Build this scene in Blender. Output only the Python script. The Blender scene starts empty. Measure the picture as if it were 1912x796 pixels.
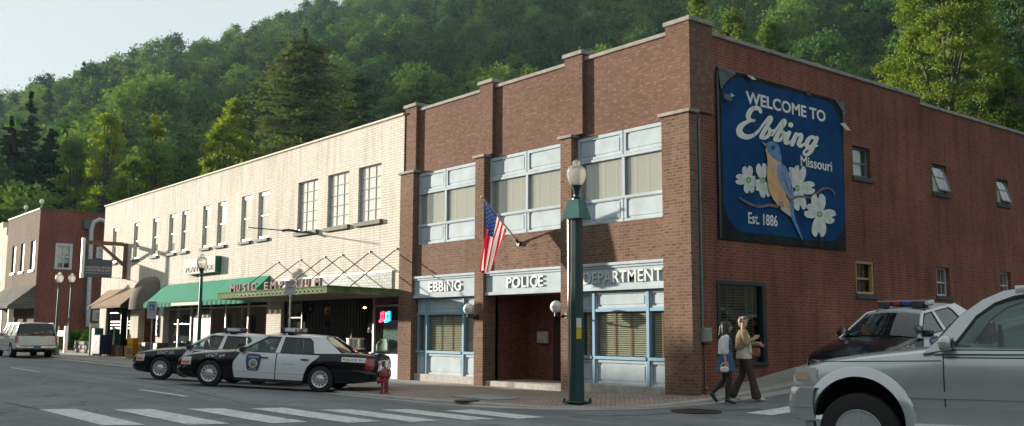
import bpy, math, random
import numpy as np
from mathutils import Vector, Matrix, noise
random.seed(7)
SC = bpy.context.scene
COL = SC.collection
PI = math.pi
R = math.radians

# ------------------------------------------------------------------ camera model (also used to read plane positions)
FPX, YAW, PIT, ROL, CZ = 1813.56, 0.88552696, -0.12083023, 0.0040791, 1.41
def _rot():
    cy, sy, cp, sp, cr, sr = math.cos(YAW), math.sin(YAW), math.cos(PIT), math.sin(PIT), math.cos(ROL), math.sin(ROL)
    A = np.array([[1, 0, 0], [0, 0, -1], [0, 1, 0]], float)
    Y = np.array([[cy, sy, 0], [-sy, cy, 0], [0, 0, 1]])
    P = np.array([[1, 0, 0], [0, cp, -sp], [0, sp, cp]])
    Q = np.array([[cr, -sr, 0], [sr, cr, 0], [0, 0, 1]])
    return Q @ P @ A @ Y
CM = _rot()
def ray(px, py): return CM.T @ np.array([(px - 956) / FPX, (py - 398) / FPX, 1.0])
def ony(px, py, Y):
    d = ray(px, py); t = Y / d[1]; return Vector((d[0] * t, Y, CZ + d[2] * t))
def onx(px, py, X):
    d = ray(px, py); t = X / d[0]; return Vector((X, d[1] * t, CZ + d[2] * t))
def onz(px, py, z=0.0):
    d = ray(px, py); t = (z - CZ) / d[2]; return Vector((d[0] * t, d[1] * t, z))
def sst(a, b, x):
    t = min(1, max(0, (x - a) / (b - a))); return t * t * (3 - 2 * t)
def lerp(a, b, t): return a + (b - a) * t
def interp(tab, x):
    if x <= tab[0][0]: return tab[0][1]
    for (a, va), (b, vb) in zip(tab, tab[1:]):
        if x <= b: return va + (vb - va) * (x - a) / (b - a)
    return tab[-1][1]

# ------------------------------------------------------------------ ground heights
FY = 16.94                     # front plane of the brick piers
def z_road(x, y):
    zm = interp([(8, .035), (10.1, -.035), (12.1, -.16), (12.7, -.20), (30, -.20)], y)
    zm += .004 * max(0, -x - 32) if x < -32 else 0
    s = y - 16.3
    side = .145 * (s + math.sqrt(s * s + .6)) / 2 if x > -14.2 else 0
    k = sst(-14.6, -12.9, x)
    ss = lerp(zm, -.11, sst(12.5, 16, y)) + side
    return lerp(zm, ss, k)
def z_walk(x, y):
    a = -.125 + .1 * math.exp(-((x + 14.3) / 2.4) ** 2) * sst(14.6, 16.9, y)
    a += .004 * max(0, -x - 32) if x < -32 else 0
    s = y - 17.1
    if x > -15.5: a = a + .15 * (s + math.sqrt(s * s + .15)) / 2
    return a
KERB = [(-170, 14.1), (-60, 14.1), (-24.4, 14.1), (-23.6, 13.6), (-23.1, 12.8), (-22.5, 12.45), (-21.5, 12.38), (-20, 12.42), (-18.2, 12.6),
        (-16.9, 13.0), (-15.7, 13.7), (-14.8, 14.6), (-14.1, 15.5), (-13.5, 16.5), (-13.0, 17.5), (-12.7, 18.4), (-12.6, 20), (-12.6, 70)]
def on_ground(px, py, f):
    lo, hi = 2.0, 160.0; d = ray(px, py); h = math.hypot(d[0], d[1])
    n = 4000; prev = None
    for i in range(n):
        t = lo + (hi - lo) * i / n
        x, y, z = d[0] / h * t, d[1] / h * t, CZ + d[2] / h * t
        if z <= f(x, y): return Vector((x, y, f(x, y)))
    return Vector((x, y, z))

# ------------------------------------------------------------------ scene helpers
def tag(o, label=None, cat=None, group=None, kind=None):
    if label: o['label'] = label
    if cat: o['category'] = cat
    if group: o['group'] = group
    if kind: o['kind'] = kind
    return o
def thing(name, label, cat, loc=(0, 0, 0), rz=0, group=None):
    o = bpy.data.objects.new(name, None); COL.objects.link(o)
    o.location = loc; o.rotation_euler = (0, 0, rz); o.empty_display_size = .3
    return tag(o, label, cat, group)
class MB:
    def __init__(s): s.v = []; s.f = []; s.m = []; s.cm = 0
    def add(s, vs, fs):
        b = len(s.v); s.v += [tuple(p) for p in vs]
        for f in fs: s.f.append([b + i for i in f]); s.m.append(s.cm)
        return s
    def mat(s, i): s.cm = i; return s
    def box(s, x0, x1, y0, y1, z0, z1, bev=0):
        if x0 > x1: x0, x1 = x1, x0
        if y0 > y1: y0, y1 = y1, y0
        if z0 > z1: z0, z1 = z1, z0
        if bev:
            b = min(bev, (x1 - x0) / 2.1, (y1 - y0) / 2.1, (z1 - z0) / 2.1)
            X = ((x0, x1), (x0 + b, x1 - b)); Y = ((y0, y1), (y0 + b, y1 - b)); Z = ((z0, z1), (z0 + b, z1 - b))
            vs = []
            for k in range(3):
                for i in range(2):
                    for j in range(2):
                        for l in range(2):
                            vs.append((X[k != 0][i], Y[k != 1][j], Z[k != 2][l]))
            idx = lambda k, i, j, l: k * 8 + i * 4 + j * 2 + l
            fs = []
            for i in (0, 1):
                q = [idx(0, i, 0, 0), idx(0, i, 1, 0), idx(0, i, 1, 1), idx(0, i, 0, 1)]; fs.append(q if i else q[::-1])
                q = [idx(1, 0, i, 0), idx(1, 0, i, 1), idx(1, 1, i, 1), idx(1, 1, i, 0)]; fs.append(q if i else q[::-1])
                q = [idx(2, 0, 0, i), idx(2, 1, 0, i), idx(2, 1, 1, i), idx(2, 0, 1, i)]; fs.append(q if i else q[::-1])
            for i in (0, 1):
                for j in (0, 1):
                    q = [idx(0, i, j, 0), idx(0, i, j, 1), idx(1, i, j, 1), idx(1, i, j, 0)]; fs.append(q)
                    q = [idx(0, i, 0, j), idx(0, i, 1, j), idx(2, i, 1, j), idx(2, i, 0, j)]; fs.append(q)
                    q = [idx(1, 0, i, j), idx(1, 1, i, j), idx(2, 1, i, j), idx(2, 0, i, j)]; fs.append(q)
                    for l in (0, 1): fs.append([idx(0, i, j, l), idx(1, i, j, l), idx(2, i, j, l)])
            return s.add(vs, fs)
        vs = [(x, y, z) for x in (x0, x1) for y in (y0, y1) for z in (z0, z1)]
        return s.add(vs, [(0, 1, 3, 2), (4, 6, 7, 5), (0, 4, 5, 1), (2, 3, 7, 6), (0, 2, 6, 4), (1, 5, 7, 3)])
    def quad(s, a, b, c, d): return s.add([a, b, c, d], [(0, 1, 2, 3)])
    def prism(s, poly, off):
        n = len(poly); off = Vector(off); P = [Vector(p) for p in poly]
        return s.add(P + [p + off for p in P], [list(range(n))[::-1], list(range(n, 2 * n))] + [(i, (i + 1) % n, n + (i + 1) % n, n + i) for i in range(n)])
    def tube(s, pts, r, n=8, cap=True):
        P = [Vector(p) for p in pts]; rs = r if isinstance(r, (list, tuple)) else [r] * len(P)
        vs = []; up = None
        for i, p in enumerate(P):
            t = (P[min(i + 1, len(P) - 1)] - P[max(i - 1, 0)])
            if t.length < 1e-9: t = Vector((0, 0, 1))
            t.normalize()
            if up is None: up = Vector((0, 0, 1)) if abs(t.z) < .9 else Vector((1, 0, 0))
            a = t.cross(up); a = a.normalized() if a.length > 1e-6 else Vector((1, 0, 0)); b = a.cross(t).normalized(); up = b
            for k in range(n):
                th = 2 * PI * k / n; vs.append(p + a * math.cos(th) * rs[i] + b * math.sin(th) * rs[i])
        fs = [(i * n + k, i * n + (k + 1) % n, (i + 1) * n + (k + 1) % n, (i + 1) * n + k) for i in range(len(P) - 1) for k in range(n)]
        if cap: fs += [list(range(n))[::-1], [(len(P) - 1) * n + k for k in range(n)]]
        return s.add(vs, fs)
    def lathe(s, prof, c=(0, 0, 0), n=20, axis='z', a0=0.0, sx=1, sy=1):
        vs = []; c = Vector(c)
        for r, h in prof:
            for k in range(n):
                th = a0 + 2 * PI * k / n; u, w = r * math.cos(th) * sx, r * math.sin(th) * sy
                p = {'z': (u, w, h), 'y': (u, h, w), 'x': (h, u, w)}[axis]; vs.append(c + Vector(p))
        fs = [(i * n + k, i * n + (k + 1) % n, (i + 1) * n + (k + 1) % n, (i + 1) * n + k) for i in range(len(prof) - 1) for k in range(n)]
        fs += [list(range(n))[::-1], [(len(prof) - 1) * n + k for k in range(n)]]
        return s.add(vs, fs)
    def grid(s, fn, nu, nv, close=False):
        vs = [fn(i / nu, j / nv) for j in range(nv + 1) for i in range(nu + 1)]
        return s.add(vs, [(j * (nu + 1) + i, j * (nu + 1) + i + 1, (j + 1) * (nu + 1) + i + 1, (j + 1) * (nu + 1) + i) for j in range(nv) for i in range(nu)])
    def build(s, name, mats, parent=None, smooth=False, angle=None, loc=None, fix=True):
        me = bpy.data.meshes.new(name)
        off = Vector((0, 0, 0))
        if parent is not None and parent.get('abs'): off = Vector(parent['org'])
        me.from_pydata([tuple(Vector(p) - off) for p in s.v], [], s.f)
        if not isinstance(mats, (list, tuple)): mats = [mats]
        for m in mats: me.materials.append(m)
        if len(mats) > 1: me.polygons.foreach_set('material_index', s.m)
        if fix:
            import bmesh
            bm = bmesh.new(); bm.from_mesh(me); bmesh.ops.recalc_face_normals(bm, faces=bm.faces); bm.to_mesh(me); bm.free()
        if smooth:
            me.polygons.foreach_set('use_smooth', [True] * len(me.polygons))
            me.set_sharp_from_angle(angle=R(angle or 40))
        me.update()
        o = bpy.data.objects.new(name, me); COL.objects.link(o)
        if parent is not None: o.parent = parent; o['pabs'] = 1
        if loc is not None: o.location = loc
        return o
def athing(name, label, cat, loc, group=None):
    """an Empty whose children are written in world coordinates"""
    o = thing(name, label, cat, loc, 0, group); o['abs'] = 1; o['org'] = tuple(loc); return o
def sub(name, mb, mats, parent_part, **k):
    """sub-part of an absolute-coordinate part"""
    root = parent_part.parent if parent_part.parent else parent_part
    o = mb.build(name, mats, root, **k); o.parent = parent_part; return o
def clean():
    for o in SC.objects:
        for k in ('abs', 'org', 'pabs'):
            if k in o: del o[k]

def eval_mesh(o, name):
    dg = bpy.context.evaluated_depsgraph_get(); dg.update()
    me = bpy.data.meshes.new_from_object(o.evaluated_get(dg), depsgraph=dg); me.name = name
    return me
def text_mesh(s, ext=0.0, bold=0.0, spacing=1.0, bevel=0.0):
    """text mesh data as (verts, faces) in its own plane, baseline at 0, plus width and cap height"""
    cu = bpy.data.curves.new('t', 'FONT'); cu.body = s; cu.size = 1; cu.extrude = ext; cu.offset = bold; cu.space_character = spacing
    cu.resolution_u = 3; cu.bevel_depth = bevel
    o = bpy.data.objects.new('t', cu); COL.objects.link(o)
    me = eval_mesh(o, 't')
    vs = [v.co.copy() for v in me.vertices]; fs = [list(p.vertices) for p in me.polygons]
    bpy.data.objects.remove(o); bpy.data.meshes.remove(me); bpy.data.curves.remove(cu)
    return vs, fs
def text_on(mb, s, A, B, h, nrm, depth=.01, bold=.01, spacing=1.0, up=Vector((0, 0, 1)), fn=None, cap=.73, shear=0):
    """write s from A to B (baseline ends), cap height h, standing off along nrm"""
    vs, fs = text_mesh(s, ext=.5, bold=bold, spacing=spacing)
    x0 = min(v.x for v in vs); x1 = max(v.x for v in vs)
    A = Vector(A); B = Vector(B); U = (B - A); nrm = Vector(nrm)
    out = []
    for v in vs:
        yy = v.y / cap * h
        p = A + U * ((v.x - x0) / (x1 - x0)) + up * yy + nrm * ((v.z + .5) * depth)
        if shear: p += U.normalized() * yy * shear
        out.append(fn(p) if fn else p)
    mb.add(out, fs); return mb

# ------------------------------------------------------------------ materials
MATS = {}
def nt(name):
    m = bpy.data.materials.new(name); m.use_nodes = True; t = m.node_tree
    return m, t, t.nodes['Principled BSDF']
def N(t, kind, **kw):
    n = t.nodes.new(kind)
    for k, v in kw.items():
        if k.startswith('i_'): n.inputs[k[2:].replace('_', ' ')].default_value = v
        else: setattr(n, k, v)
    return n
def col4(c): return (c[0], c[1], c[2], 1)
def mixc(t, fac, a, b, mode='MIX'):
    n = t.nodes.new('ShaderNodeMix'); n.data_type = 'RGBA'; n.blend_type = mode
    for s, v in ((0, fac), (6, a), (7, b)):
        if hasattr(v, 'links') or hasattr(v, 'is_output'): t.links.new(v, n.inputs[s])
        elif s == 0: n.inputs[0].default_value = v
        else: n.inputs[s].default_value = col4(v)
    return n.outputs[2]
def ramp(t, src, stops):
    n = t.nodes.new('ShaderNodeValToRGB'); e = n.color_ramp.elements
    while len(e) < len(stops): e.new(.5)
    for el, (p, c) in zip(e, stops):
        el.position = p; el.color = col4(c) if isinstance(c, (tuple, list)) else (c, c, c, 1)
    t.links.new(src, n.inputs[0]); return n.outputs[0]
def noise_tex(t, scale, detail=4, rough=.55, vec=None, dist=0):
    n = N(t, 'ShaderNodeTexNoise'); n.inputs['Scale'].default_value = scale; n.inputs['Detail'].default_value = detail
    n.inputs['Roughness'].default_value = rough; n.inputs['Distortion'].default_value = dist
    if vec is None:
        g = N(t, 'ShaderNodeNewGeometry'); vec = g.outputs['Position']
    t.links.new(vec, n.inputs['Vector']); return n.outputs['Fac']
def bump(t, b, h, strength=.3, dist=.01):
    n = N(t, 'ShaderNodeBump'); n.inputs['Strength'].default_value = strength; n.inputs['Distance'].default_value = dist
    t.links.new(h, n.inputs['Height']); t.links.new(n.outputs[0], b.inputs['Normal'])
def plain(name, c, rough=.6, metal=0, var=.25, scale=6, spec=.5, bmp=0, coat=0, c2=None, emit=None, es=1):
    if name in MATS: return MATS[name]
    m, t, b = nt(name)
    b.inputs['Roughness'].default_value = rough; b.inputs['Metallic'].default_value = metal
    b.inputs['Specular IOR Level'].default_value = spec; b.inputs['Coat Weight'].default_value = coat
    b.inputs['Coat Roughness'].default_value = .06
    if var:
        f = noise_tex(t, scale, 5)
        lo = c2 if c2 else tuple(k * (1 - var) for k in c); hi = tuple(min(1, k * (1 + var * .6)) for k in c)
        c_ = ramp(t, f, [(.3, lo), (.7, hi)]); t.links.new(c_, b.inputs['Base Color'])
        if rough > .2:
            r_ = N(t, 'ShaderNodeMapRange'); r_.inputs[3].default_value = rough * .85; r_.inputs[4].default_value = min(1, rough * 1.15)
            t.links.new(f, r_.inputs[0]); t.links.new(r_.outputs[0], b.inputs['Roughness'])
        if bmp: bump(t, b, f, bmp, .01)
    else: b.inputs['Base Color'].default_value = col4(c)
    if emit: b.inputs['Emission Color'].default_value = col4(emit); b.inputs['Emission Strength'].default_value = es
    MATS[name] = m; return m
def uvpos(t):
    """wall coordinates: (x+y, z) works on every upright wall that follows the street grid"""
    g = N(t, 'ShaderNodeNewGeometry'); s = N(t, 'ShaderNodeSeparateXYZ'); t.links.new(g.outputs['Position'], s.inputs[0])
    a = N(t, 'ShaderNodeMath', operation='ADD'); t.links.new(s.outputs[0], a.inputs[0]); t.links.new(s.outputs[1], a.inputs[1])
    c = N(t, 'ShaderNodeCombineXYZ'); t.links.new(a.outputs[0], c.inputs[0]); t.links.new(s.outputs[2], c.inputs[1])
    return c.outputs[0], g.outputs['Position'], s
def brick(name, c1, c2, mortar, bw=.21, bh=.073, ms=.010, patch=(.75, 1.15), stain=.3, offset=.5, c3=None, third=.5, streak=0.0, bstr=.5, big=.35):
    if name in MATS: return MATS[name]
    m, t, b = nt(name); vec, pos, sep = uvpos(t)
    n = N(t, 'ShaderNodeTexBrick'); n.offset = offset
    t.links.new(vec, n.inputs['Vector'])
    n.inputs['Color1'].default_value = col4(c1); n.inputs['Color2'].default_value = col4(c2); n.inputs['Mortar'].default_value = col4(mortar)
    n.inputs['Scale'].default_value = 1; n.inputs['Mortar Size'].default_value = ms; n.inputs['Mortar Smooth'].default_value = .15
    n.inputs['Brick Width'].default_value = bw; n.inputs['Row Height'].default_value = bh; n.inputs['Bias'].default_value = 0
    c = n.outputs['Color']
    if c3:   # odd bricks of a third colour
        mp = N(t, 'ShaderNodeVectorMath', operation='MULTIPLY'); mp.inputs[1].default_value = (1 / bw * 1.37, 1 / bh * .93, 1)
        t.links.new(vec, mp.inputs[0]); wn = N(t, 'ShaderNodeTexNoise'); wn.inputs['Scale'].default_value = 1.0; wn.inputs['Detail'].default_value = 1
        t.links.new(mp.outputs[0], wn.inputs['Vector'])
        k = ramp(t, wn.outputs['Fac'], [(third, 0.), (third + .1, 1.)])
        inv = N(t, 'ShaderNodeMath', operation='SUBTRACT'); inv.inputs[0].default_value = 1; t.links.new(n.outputs['Fac'], inv.inputs[1])
        mu = N(t, 'ShaderNodeMath', operation='MULTIPLY'); t.links.new(inv.outputs[0], mu.inputs[0]); t.links.new(k, mu.inputs[1])
        c = mixc(t, mu.outputs[0], c, c3)
    f = noise_tex(t, big, 6, .6); v = ramp(t, f, [(.3, patch[0]), (.7, patch[1])]); c = mixc(t, 1, c, v, 'MULTIPLY')
    if streak:
        mp2 = N(t, 'ShaderNodeVectorMath', operation='MULTIPLY'); mp2.inputs[1].default_value = (3, .35, 1); t.links.new(vec, mp2.inputs[0])
        f2 = noise_tex(t, 1.2, 5, .6, mp2.outputs[0]); v2 = ramp(t, f2, [(.45, 1.), (.75, 1 - streak)]); c = mixc(t, 1, c, v2, 'MULTIPLY')
    t.links.new(c, b.inputs['Base Color']); b.inputs['Roughness'].default_value = .9; b.inputs['Specular IOR Level'].default_value = .08
    iv = N(t, 'ShaderNodeMath', operation='SUBTRACT'); iv.inputs[0].default_value = 1; t.links.new(n.outputs['Fac'], iv.inputs[1])
    bump(t, b, iv.outputs[0], bstr, .012)
    MATS[name] = m; return m
def glass(name, tint=(.5, .6, .6), refl=1.0, rough=.03, opac=0.0, base=(.02, .03, .03)):
    if name in MATS: return MATS[name]
    m = bpy.data.materials.new(name); m.use_nodes = True; t = m.node_tree; t.nodes.clear()
    o = N(t, 'ShaderNodeOutputMaterial'); tr = N(t, 'ShaderNodeBsdfTransparent'); tr.inputs[0].default_value = col4(tint)
    gl = N(t, 'ShaderNodeBsdfGlossy'); gl.inputs['Roughness'].default_value = rough; gl.inputs[0].default_value = (refl, refl, refl, 1)
    df = N(t, 'ShaderNodeBsdfDiffuse'); df.inputs[0].default_value = col4(base)
    mx = N(t, 'ShaderNodeMixShader'); mx.inputs[0].default_value = opac; t.links.new(tr.outputs[0], mx.inputs[1]); t.links.new(df.outputs[0], mx.inputs[2])
    fr = N(t, 'ShaderNodeLayerWeight'); fr.inputs[0].default_value = .5; pw = N(t, 'ShaderNodeMath', operation='POWER'); pw.inputs[1].default_value = 3.2; t.links.new(fr.outputs['Facing'], pw.inputs[0])
    mr = N(t, 'ShaderNodeMapRange'); mr.inputs[3].default_value = .05; mr.inputs[4].default_value = .95; t.links.new(pw.outputs[0], mr.inputs[0])
    wob = noise_tex(t, 1.3, 2); bp = N(t, 'ShaderNodeBump'); bp.inputs['Strength'].default_value = .08; bp.inputs['Distance'].default_value = .05
    t.links.new(wob, bp.inputs['Height']); t.links.new(bp.outputs[0], gl.inputs['Normal'])
    m2 = N(t, 'ShaderNodeMixShader'); t.links.new(mr.outputs[0], m2.inputs[0]); t.links.new(mx.outputs[0], m2.inputs[1]); t.links.new(gl.outputs[0], m2.inputs[2])
    t.links.new(m2.outputs[0], o.inputs[0]); MATS[name] = m; return m
def leafmat(name, dark, light, trans=.35, scale=.35):
    if name in MATS: return MATS[name]
    m = bpy.data.materials.new(name); m.use_nodes = True; t = m.node_tree; t.nodes.clear()
    o = N(t, 'ShaderNodeOutputMaterial'); f = noise_tex(t, scale, 4)
    oi = N(t, 'ShaderNodeObjectInfo')
    ad = N(t, 'ShaderNodeMath', operation='MULTIPLY_ADD'); ad.inputs[1].default_value = .5; t.links.new(oi.outputs['Random'], ad.inputs[0])
    sb = N(t, 'ShaderNodeMath', operation='SUBTRACT'); sb.inputs[1].default_value = .25; t.links.new(f, sb.inputs[0]); t.links.new(sb.outputs[0], ad.inputs[2])
    c = ramp(t, ad.outputs[0], [(.2, dark), (.8, light)])
    df = N(t, 'ShaderNodeBsdfDiffuse'); tl = N(t, 'ShaderNodeBsdfTranslucent'); mx = N(t, 'ShaderNodeMixShader'); mx.inputs[0].default_value = trans
    c2 = mixc(t, 1, c, (1.25, 1.15, .45), 'MULTIPLY')
    t.links.new(c, df.inputs[0]); t.links.new(c2, tl.inputs[0]); t.links.new(df.outputs[0], mx.inputs[1]); t.links.new(tl.outputs[0], mx.inputs[2])
    t.links.new(mx.outputs[0], o.inputs[0]); MATS[name] = m; return m
def wall_holes(mb, mp, us, vs, holes, depth, skip=None):
    """front face cut by rectangular holes with reveals. mp(u,v,d) -> point"""
    U = sorted(set([us[0], us[1]] + [h[i] for h in holes for i in (0, 1)] + ([s[i] for s in skip for i in (0, 1)] if skip else [])))
    V = sorted(set([vs[0], vs[1]] + [h[i] for h in holes for i in (2, 3)] + ([s[i] for s in skip for i in (2, 3)] if skip else [])))
    U = [u for u in U if us[0] <= u <= us[1]]; V = [v for v in V if vs[0] <= v <= vs[1]]
    al = holes + (skip or [])
    for a, b in zip(U, U[1:]):
        for c, d in zip(V, V[1:]):
            mu, mv = (a + b) / 2, (c + d) / 2
            if any(h[0] < mu < h[1] and h[2] < mv < h[3] for h in al): continue
            mb.quad(mp(a, c, 0), mp(b, c, 0), mp(b, d, 0), mp(a, d, 0))
    for a, b, c, d in holes:
        for (p, q) in (((a, c), (b, c)), ((b, c), (b, d)), ((b, d), (a, d)), ((a, d), (a, c))):
            mb.quad(mp(*p, 0), mp(*q, 0), mp(*q, depth), mp(*p, depth))
    return mb
SKYS, SUNS, EXPO, HAZE = .112, 4.2, 1.45, .00013
# ------------------------------------------------------------------ material library
M_RED = brick('brick_front_upper', (.155, .080, .058), (.200, .110, .078), (.125, .095, .075), c3=(.245, .150, .110), third=.56, patch=(.86, 1.12), ms=.009)
M_TAN = brick('brick_front_lower', (.165, .094, .066), (.22, .132, .092), (.21, .16, .12), c3=(.120, .066, .050), third=.55, patch=(.8, 1.12), streak=.2)
M_SIDE = brick('brick_side', (.200, .068, .046), (.250, .090, .062), (.24, .15, .115), ms=.010, patch=(.66, 1.16), streak=.38, c3=(.20, .05, .032), third=.56)
M_CREAM = brick('brick_cream', (.72, .68, .60), (.67, .63, .55), (.48, .44, .37), bw=.40, bh=.088, ms=.011, patch=(.9, 1.06), c3=(.77, .73, .65), third=.55, streak=.28, big=.25)
M_BROWNB = brick('brick_far_front', (.17, .12, .08), (.23, .17, .115), (.15, .12, .09), c3=(.11, .075, .05), patch=(.75, 1.15), streak=.25)
M_FARRED = brick('brick_far_side', (.19, .065, .05), (.25, .09, .065), (.16, .09, .075), c3=(.13, .045, .035), patch=(.75, 1.2), streak=.25)
M_WHITEB = brick('brick_white', (.72, .66, .54), (.66, .6, .48), (.5, .44, .34), patch=(.85, 1.08))
M_CONC = plain('coping_stone', (.29, .27, .235), .9, var=.35, scale=3, bmp=.3)
M_STONE = plain('plinth_stone', (.40, .38, .34), .9, var=.3, scale=7, bmp=.3)
M_PANEL = plain('panel_blue_paint', (.42, .50, .535), .85, var=.2, scale=2.2, bmp=.08, spec=.3)
M_BLUE = plain('trim_blue_paint', (.21, .37, .48), .75, var=.10, scale=3, spec=.3)
M_LETTER = plain('letter_cream', (.50, .54, .53), .6, var=.08)
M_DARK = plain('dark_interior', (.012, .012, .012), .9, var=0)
M_DKWOOD = plain('dark_wood', (.05, .03, .02), .6)
M_SLAT = plain('blind_slat', (.62, .55, .38), .6, var=.08)
M_SLATW = plain('blind_slat_white', (.70, .70, .62), .6, var=.06)
M_TAPE = plain('blind_tape', (.42, .22, .12), .8, var=.05)
M_TAPEW = plain('blind_tape_pale', (.72, .62, .5), .8, var=.05)
M_GLASS = glass('window_glass', (.90, .94, .93))
M_GLASSW = glass('sky_white_glass', (.9, .92, .9), base=(.80, .80, .76), opac=.72)  # opaque white share stands in for bright sky mirrored in the panes
M_GLASSP = glass('brightened_glass', (.92, .94, .92), base=(.60, .60, .52), opac=.30)  # pale share brightens the panes in place of mirrored sky and lit blinds
M_GLASSD = glass('shop_glass', (.62, .70, .68))
M_BLACK = plain('black_metal', (.012, .013, .013), .4, var=.1)
M_GREEN = plain('lamp_green', (.008, .045, .042), .38, var=.18, scale=3, coat=.2)
M_GREENL = plain('hood_green', (.02, .13, .12), .42, var=.2, scale=4)
M_GLOBE = None
M_WHITE = plain('white_paint', (.78, .77, .72), .5, var=.07)
M_GALV = plain('galvanised', (.42, .43, .42), .42, metal=.6, var=.15)
M_SCREEN = plain('grey_paint', (.35, .36, .36), .5)

def asphalt():
    m, t, b = nt('asphalt'); 
    f1 = noise_tex(t, 55, 3, .7); f2 = noise_tex(t, .35, 5, .6); f3 = noise_tex(t, 3.1, 5, .6)
    c = ramp(t, f1, [(.3, (.132, .147, .152)), (.7, (.195, .215, .221))])  # teal cast of the street's shade put into the asphalt colour
    v = ramp(t, f2, [(.3, (.74, .74, .74)), (.7, (1.16, 1.16, 1.16))]); c = mixc(t, 1, c, v, 'MULTIPLY')
    v = ramp(t, f3, [(.35, .84), (.65, 1.08)]); c = mixc(t, 1, c, v, 'MULTIPLY')
    # worn wheel tracks along the street
    g = N(t, 'ShaderNodeNewGeometry'); mp = N(t, 'ShaderNodeVectorMath', operation='MULTIPLY'); mp.inputs[1].default_value = (.03, 1.1, 1); t.links.new(g.outputs['Position'], mp.inputs[0])
    f4 = noise_tex(t, .7, 3, .5, mp.outputs[0]); v = ramp(t, f4, [(.35, .76), (.65, 1.10)]); c = mixc(t, 1, c, v, 'MULTIPLY')
    f5 = noise_tex(t, 1.1, 3, .5, None, 1.2); v = ramp(t, f5, [(.60, 1.), (.70, .72)]); c = mixc(t, 1, c, v, 'MULTIPLY')
    # dark crack lines
    vo = N(t, 'ShaderNodeTexVoronoi'); vo.feature = 'DISTANCE_TO_EDGE'; vo.inputs['Scale'].default_value = .16
    nz = N(t, 'ShaderNodeTexNoise'); nz.inputs['Scale'].default_value = .8; nz.inputs['Detail'].default_value = 5; t.links.new(g.outputs['Position'], nz.inputs['Vector'])
    ms = N(t, 'ShaderNodeVectorMath', operation='SCALE'); ms.inputs['Scale'].default_value = 2.2; t.links.new(nz.outputs['Color'], ms.inputs[0])
    ad = N(t, 'ShaderNodeVectorMath', operation='ADD'); t.links.new(g.outputs['Position'], ad.inputs[0]); t.links.new(ms.outputs[0], ad.inputs[1]); t.links.new(ad.outputs[0], vo.inputs['Vector'])
    v = ramp(t, vo.outputs['Distance'], [(.0, .30), (.009, 1.)]); c = mixc(t, .8, c, mixc(t, 1, c, v, 'MULTIPLY'))
    t.links.new(c, b.inputs['Base Color']); b.inputs['Roughness'].default_value = .82
    bump(t, b, f1, .5, .006); return m
def concrete(name, c, sc=.5, joint=1.5, jdark=.5):
    m, t, b = nt(name); f1 = noise_tex(t, 30, 4, .7); f2 = noise_tex(t, sc, 5, .6)
    cc = ramp(t, f1, [(.3, tuple(k * .82 for k in c)), (.7, tuple(k * 1.1 for k in c))])
    v = ramp(t, f2, [(.3, .72), (.7, 1.12)]); cc = mixc(t, 1, cc, v, 'MULTIPLY')
    if joint:
        g = N(t, 'ShaderNodeNewGeometry'); n = N(t, 'ShaderNodeTexBrick'); n.offset = 0; t.links.new(g.outputs['Position'], n.inputs['Vector'])
        n.inputs['Color1'].default_value = n.inputs['Color2'].default_value = (1, 1, 1, 1); n.inputs['Mortar'].default_value = (jdark, jdark, jdark, 1)
        n.inputs['Scale'].default_value = 1; n.inputs['Mortar Size'].default_value = .012; n.inputs['Brick Width'].default_value = joint; n.inputs['Row Height'].default_value = joint
        cc = mixc(t, 1, cc, n.outputs['Color'], 'MULTIPLY')
    t.links.new(cc, b.inputs['Base Color']); b.inputs['Roughness'].default_value = .88; bump(t, b, f1, .3, .004); return m
def pavers():
    m, t, b = nt('brick_pavers'); g = N(t, 'ShaderNodeNewGeometry')
    rt = N(t, 'ShaderNodeVectorRotate'); rt.inputs['Angle'].default_value = R(45); t.links.new(g.outputs['Position'], rt.inputs['Vector'])
    n = N(t, 'ShaderNodeTexBrick'); t.links.new(rt.outputs[0], n.inputs['Vector'])
    n.inputs['Color1'].default_value = (.27, .21, .175, 1); n.inputs['Color2'].default_value = (.34, .275, .225, 1); n.inputs['Mortar'].default_value = (.16, .13, .11, 1)
    n.inputs['Scale'].default_value = 1; n.inputs['Mortar Size'].default_value = .007; n.inputs['Brick Width'].default_value = .21; n.inputs['Row Height'].default_value = .105
    f2 = noise_tex(t, .8, 5, .6); v = ramp(t, f2, [(.3, .75), (.7, 1.12)]); c = mixc(t, 1, n.outputs['Color'], v, 'MULTIPLY')
    t.links.new(c, b.inputs['Base Color']); b.inputs['Roughness'].default_value = .85
    iv = N(t, 'ShaderNodeMath', operation='SUBTRACT'); iv.inputs[0].default_value = 1; t.links.new(n.outputs['Fac'], iv.inputs[1]); bump(t, b, iv.outputs[0], .4, .006)
    return m
M_ASPH = asphalt(); M_WALK = concrete('sidewalk_concrete', (.34, .33, .30)); M_KERB = concrete('kerb_concrete', (.40, .39, .36), 1.2, 0)
M_PAVE = pavers()
def worn_paint():
    m, t, b = nt('road_paint'); f = noise_tex(t, 9, 6, .75); f2 = noise_tex(t, 1.2, 4)
    c = ramp(t, f, [(.33, (.20, .21, .21)), (.46, (.55, .56, .55)), (.7, (.70, .71, .69))]); v = ramp(t, f2, [(.3, .84), (.7, 1.06)])
    t.links.new(mixc(t, 1, c, v, 'MULTIPLY'), b.inputs['Base Color']); b.inputs['Roughness'].default_value = .75; return m
M_PAINT = worn_paint()

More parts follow.
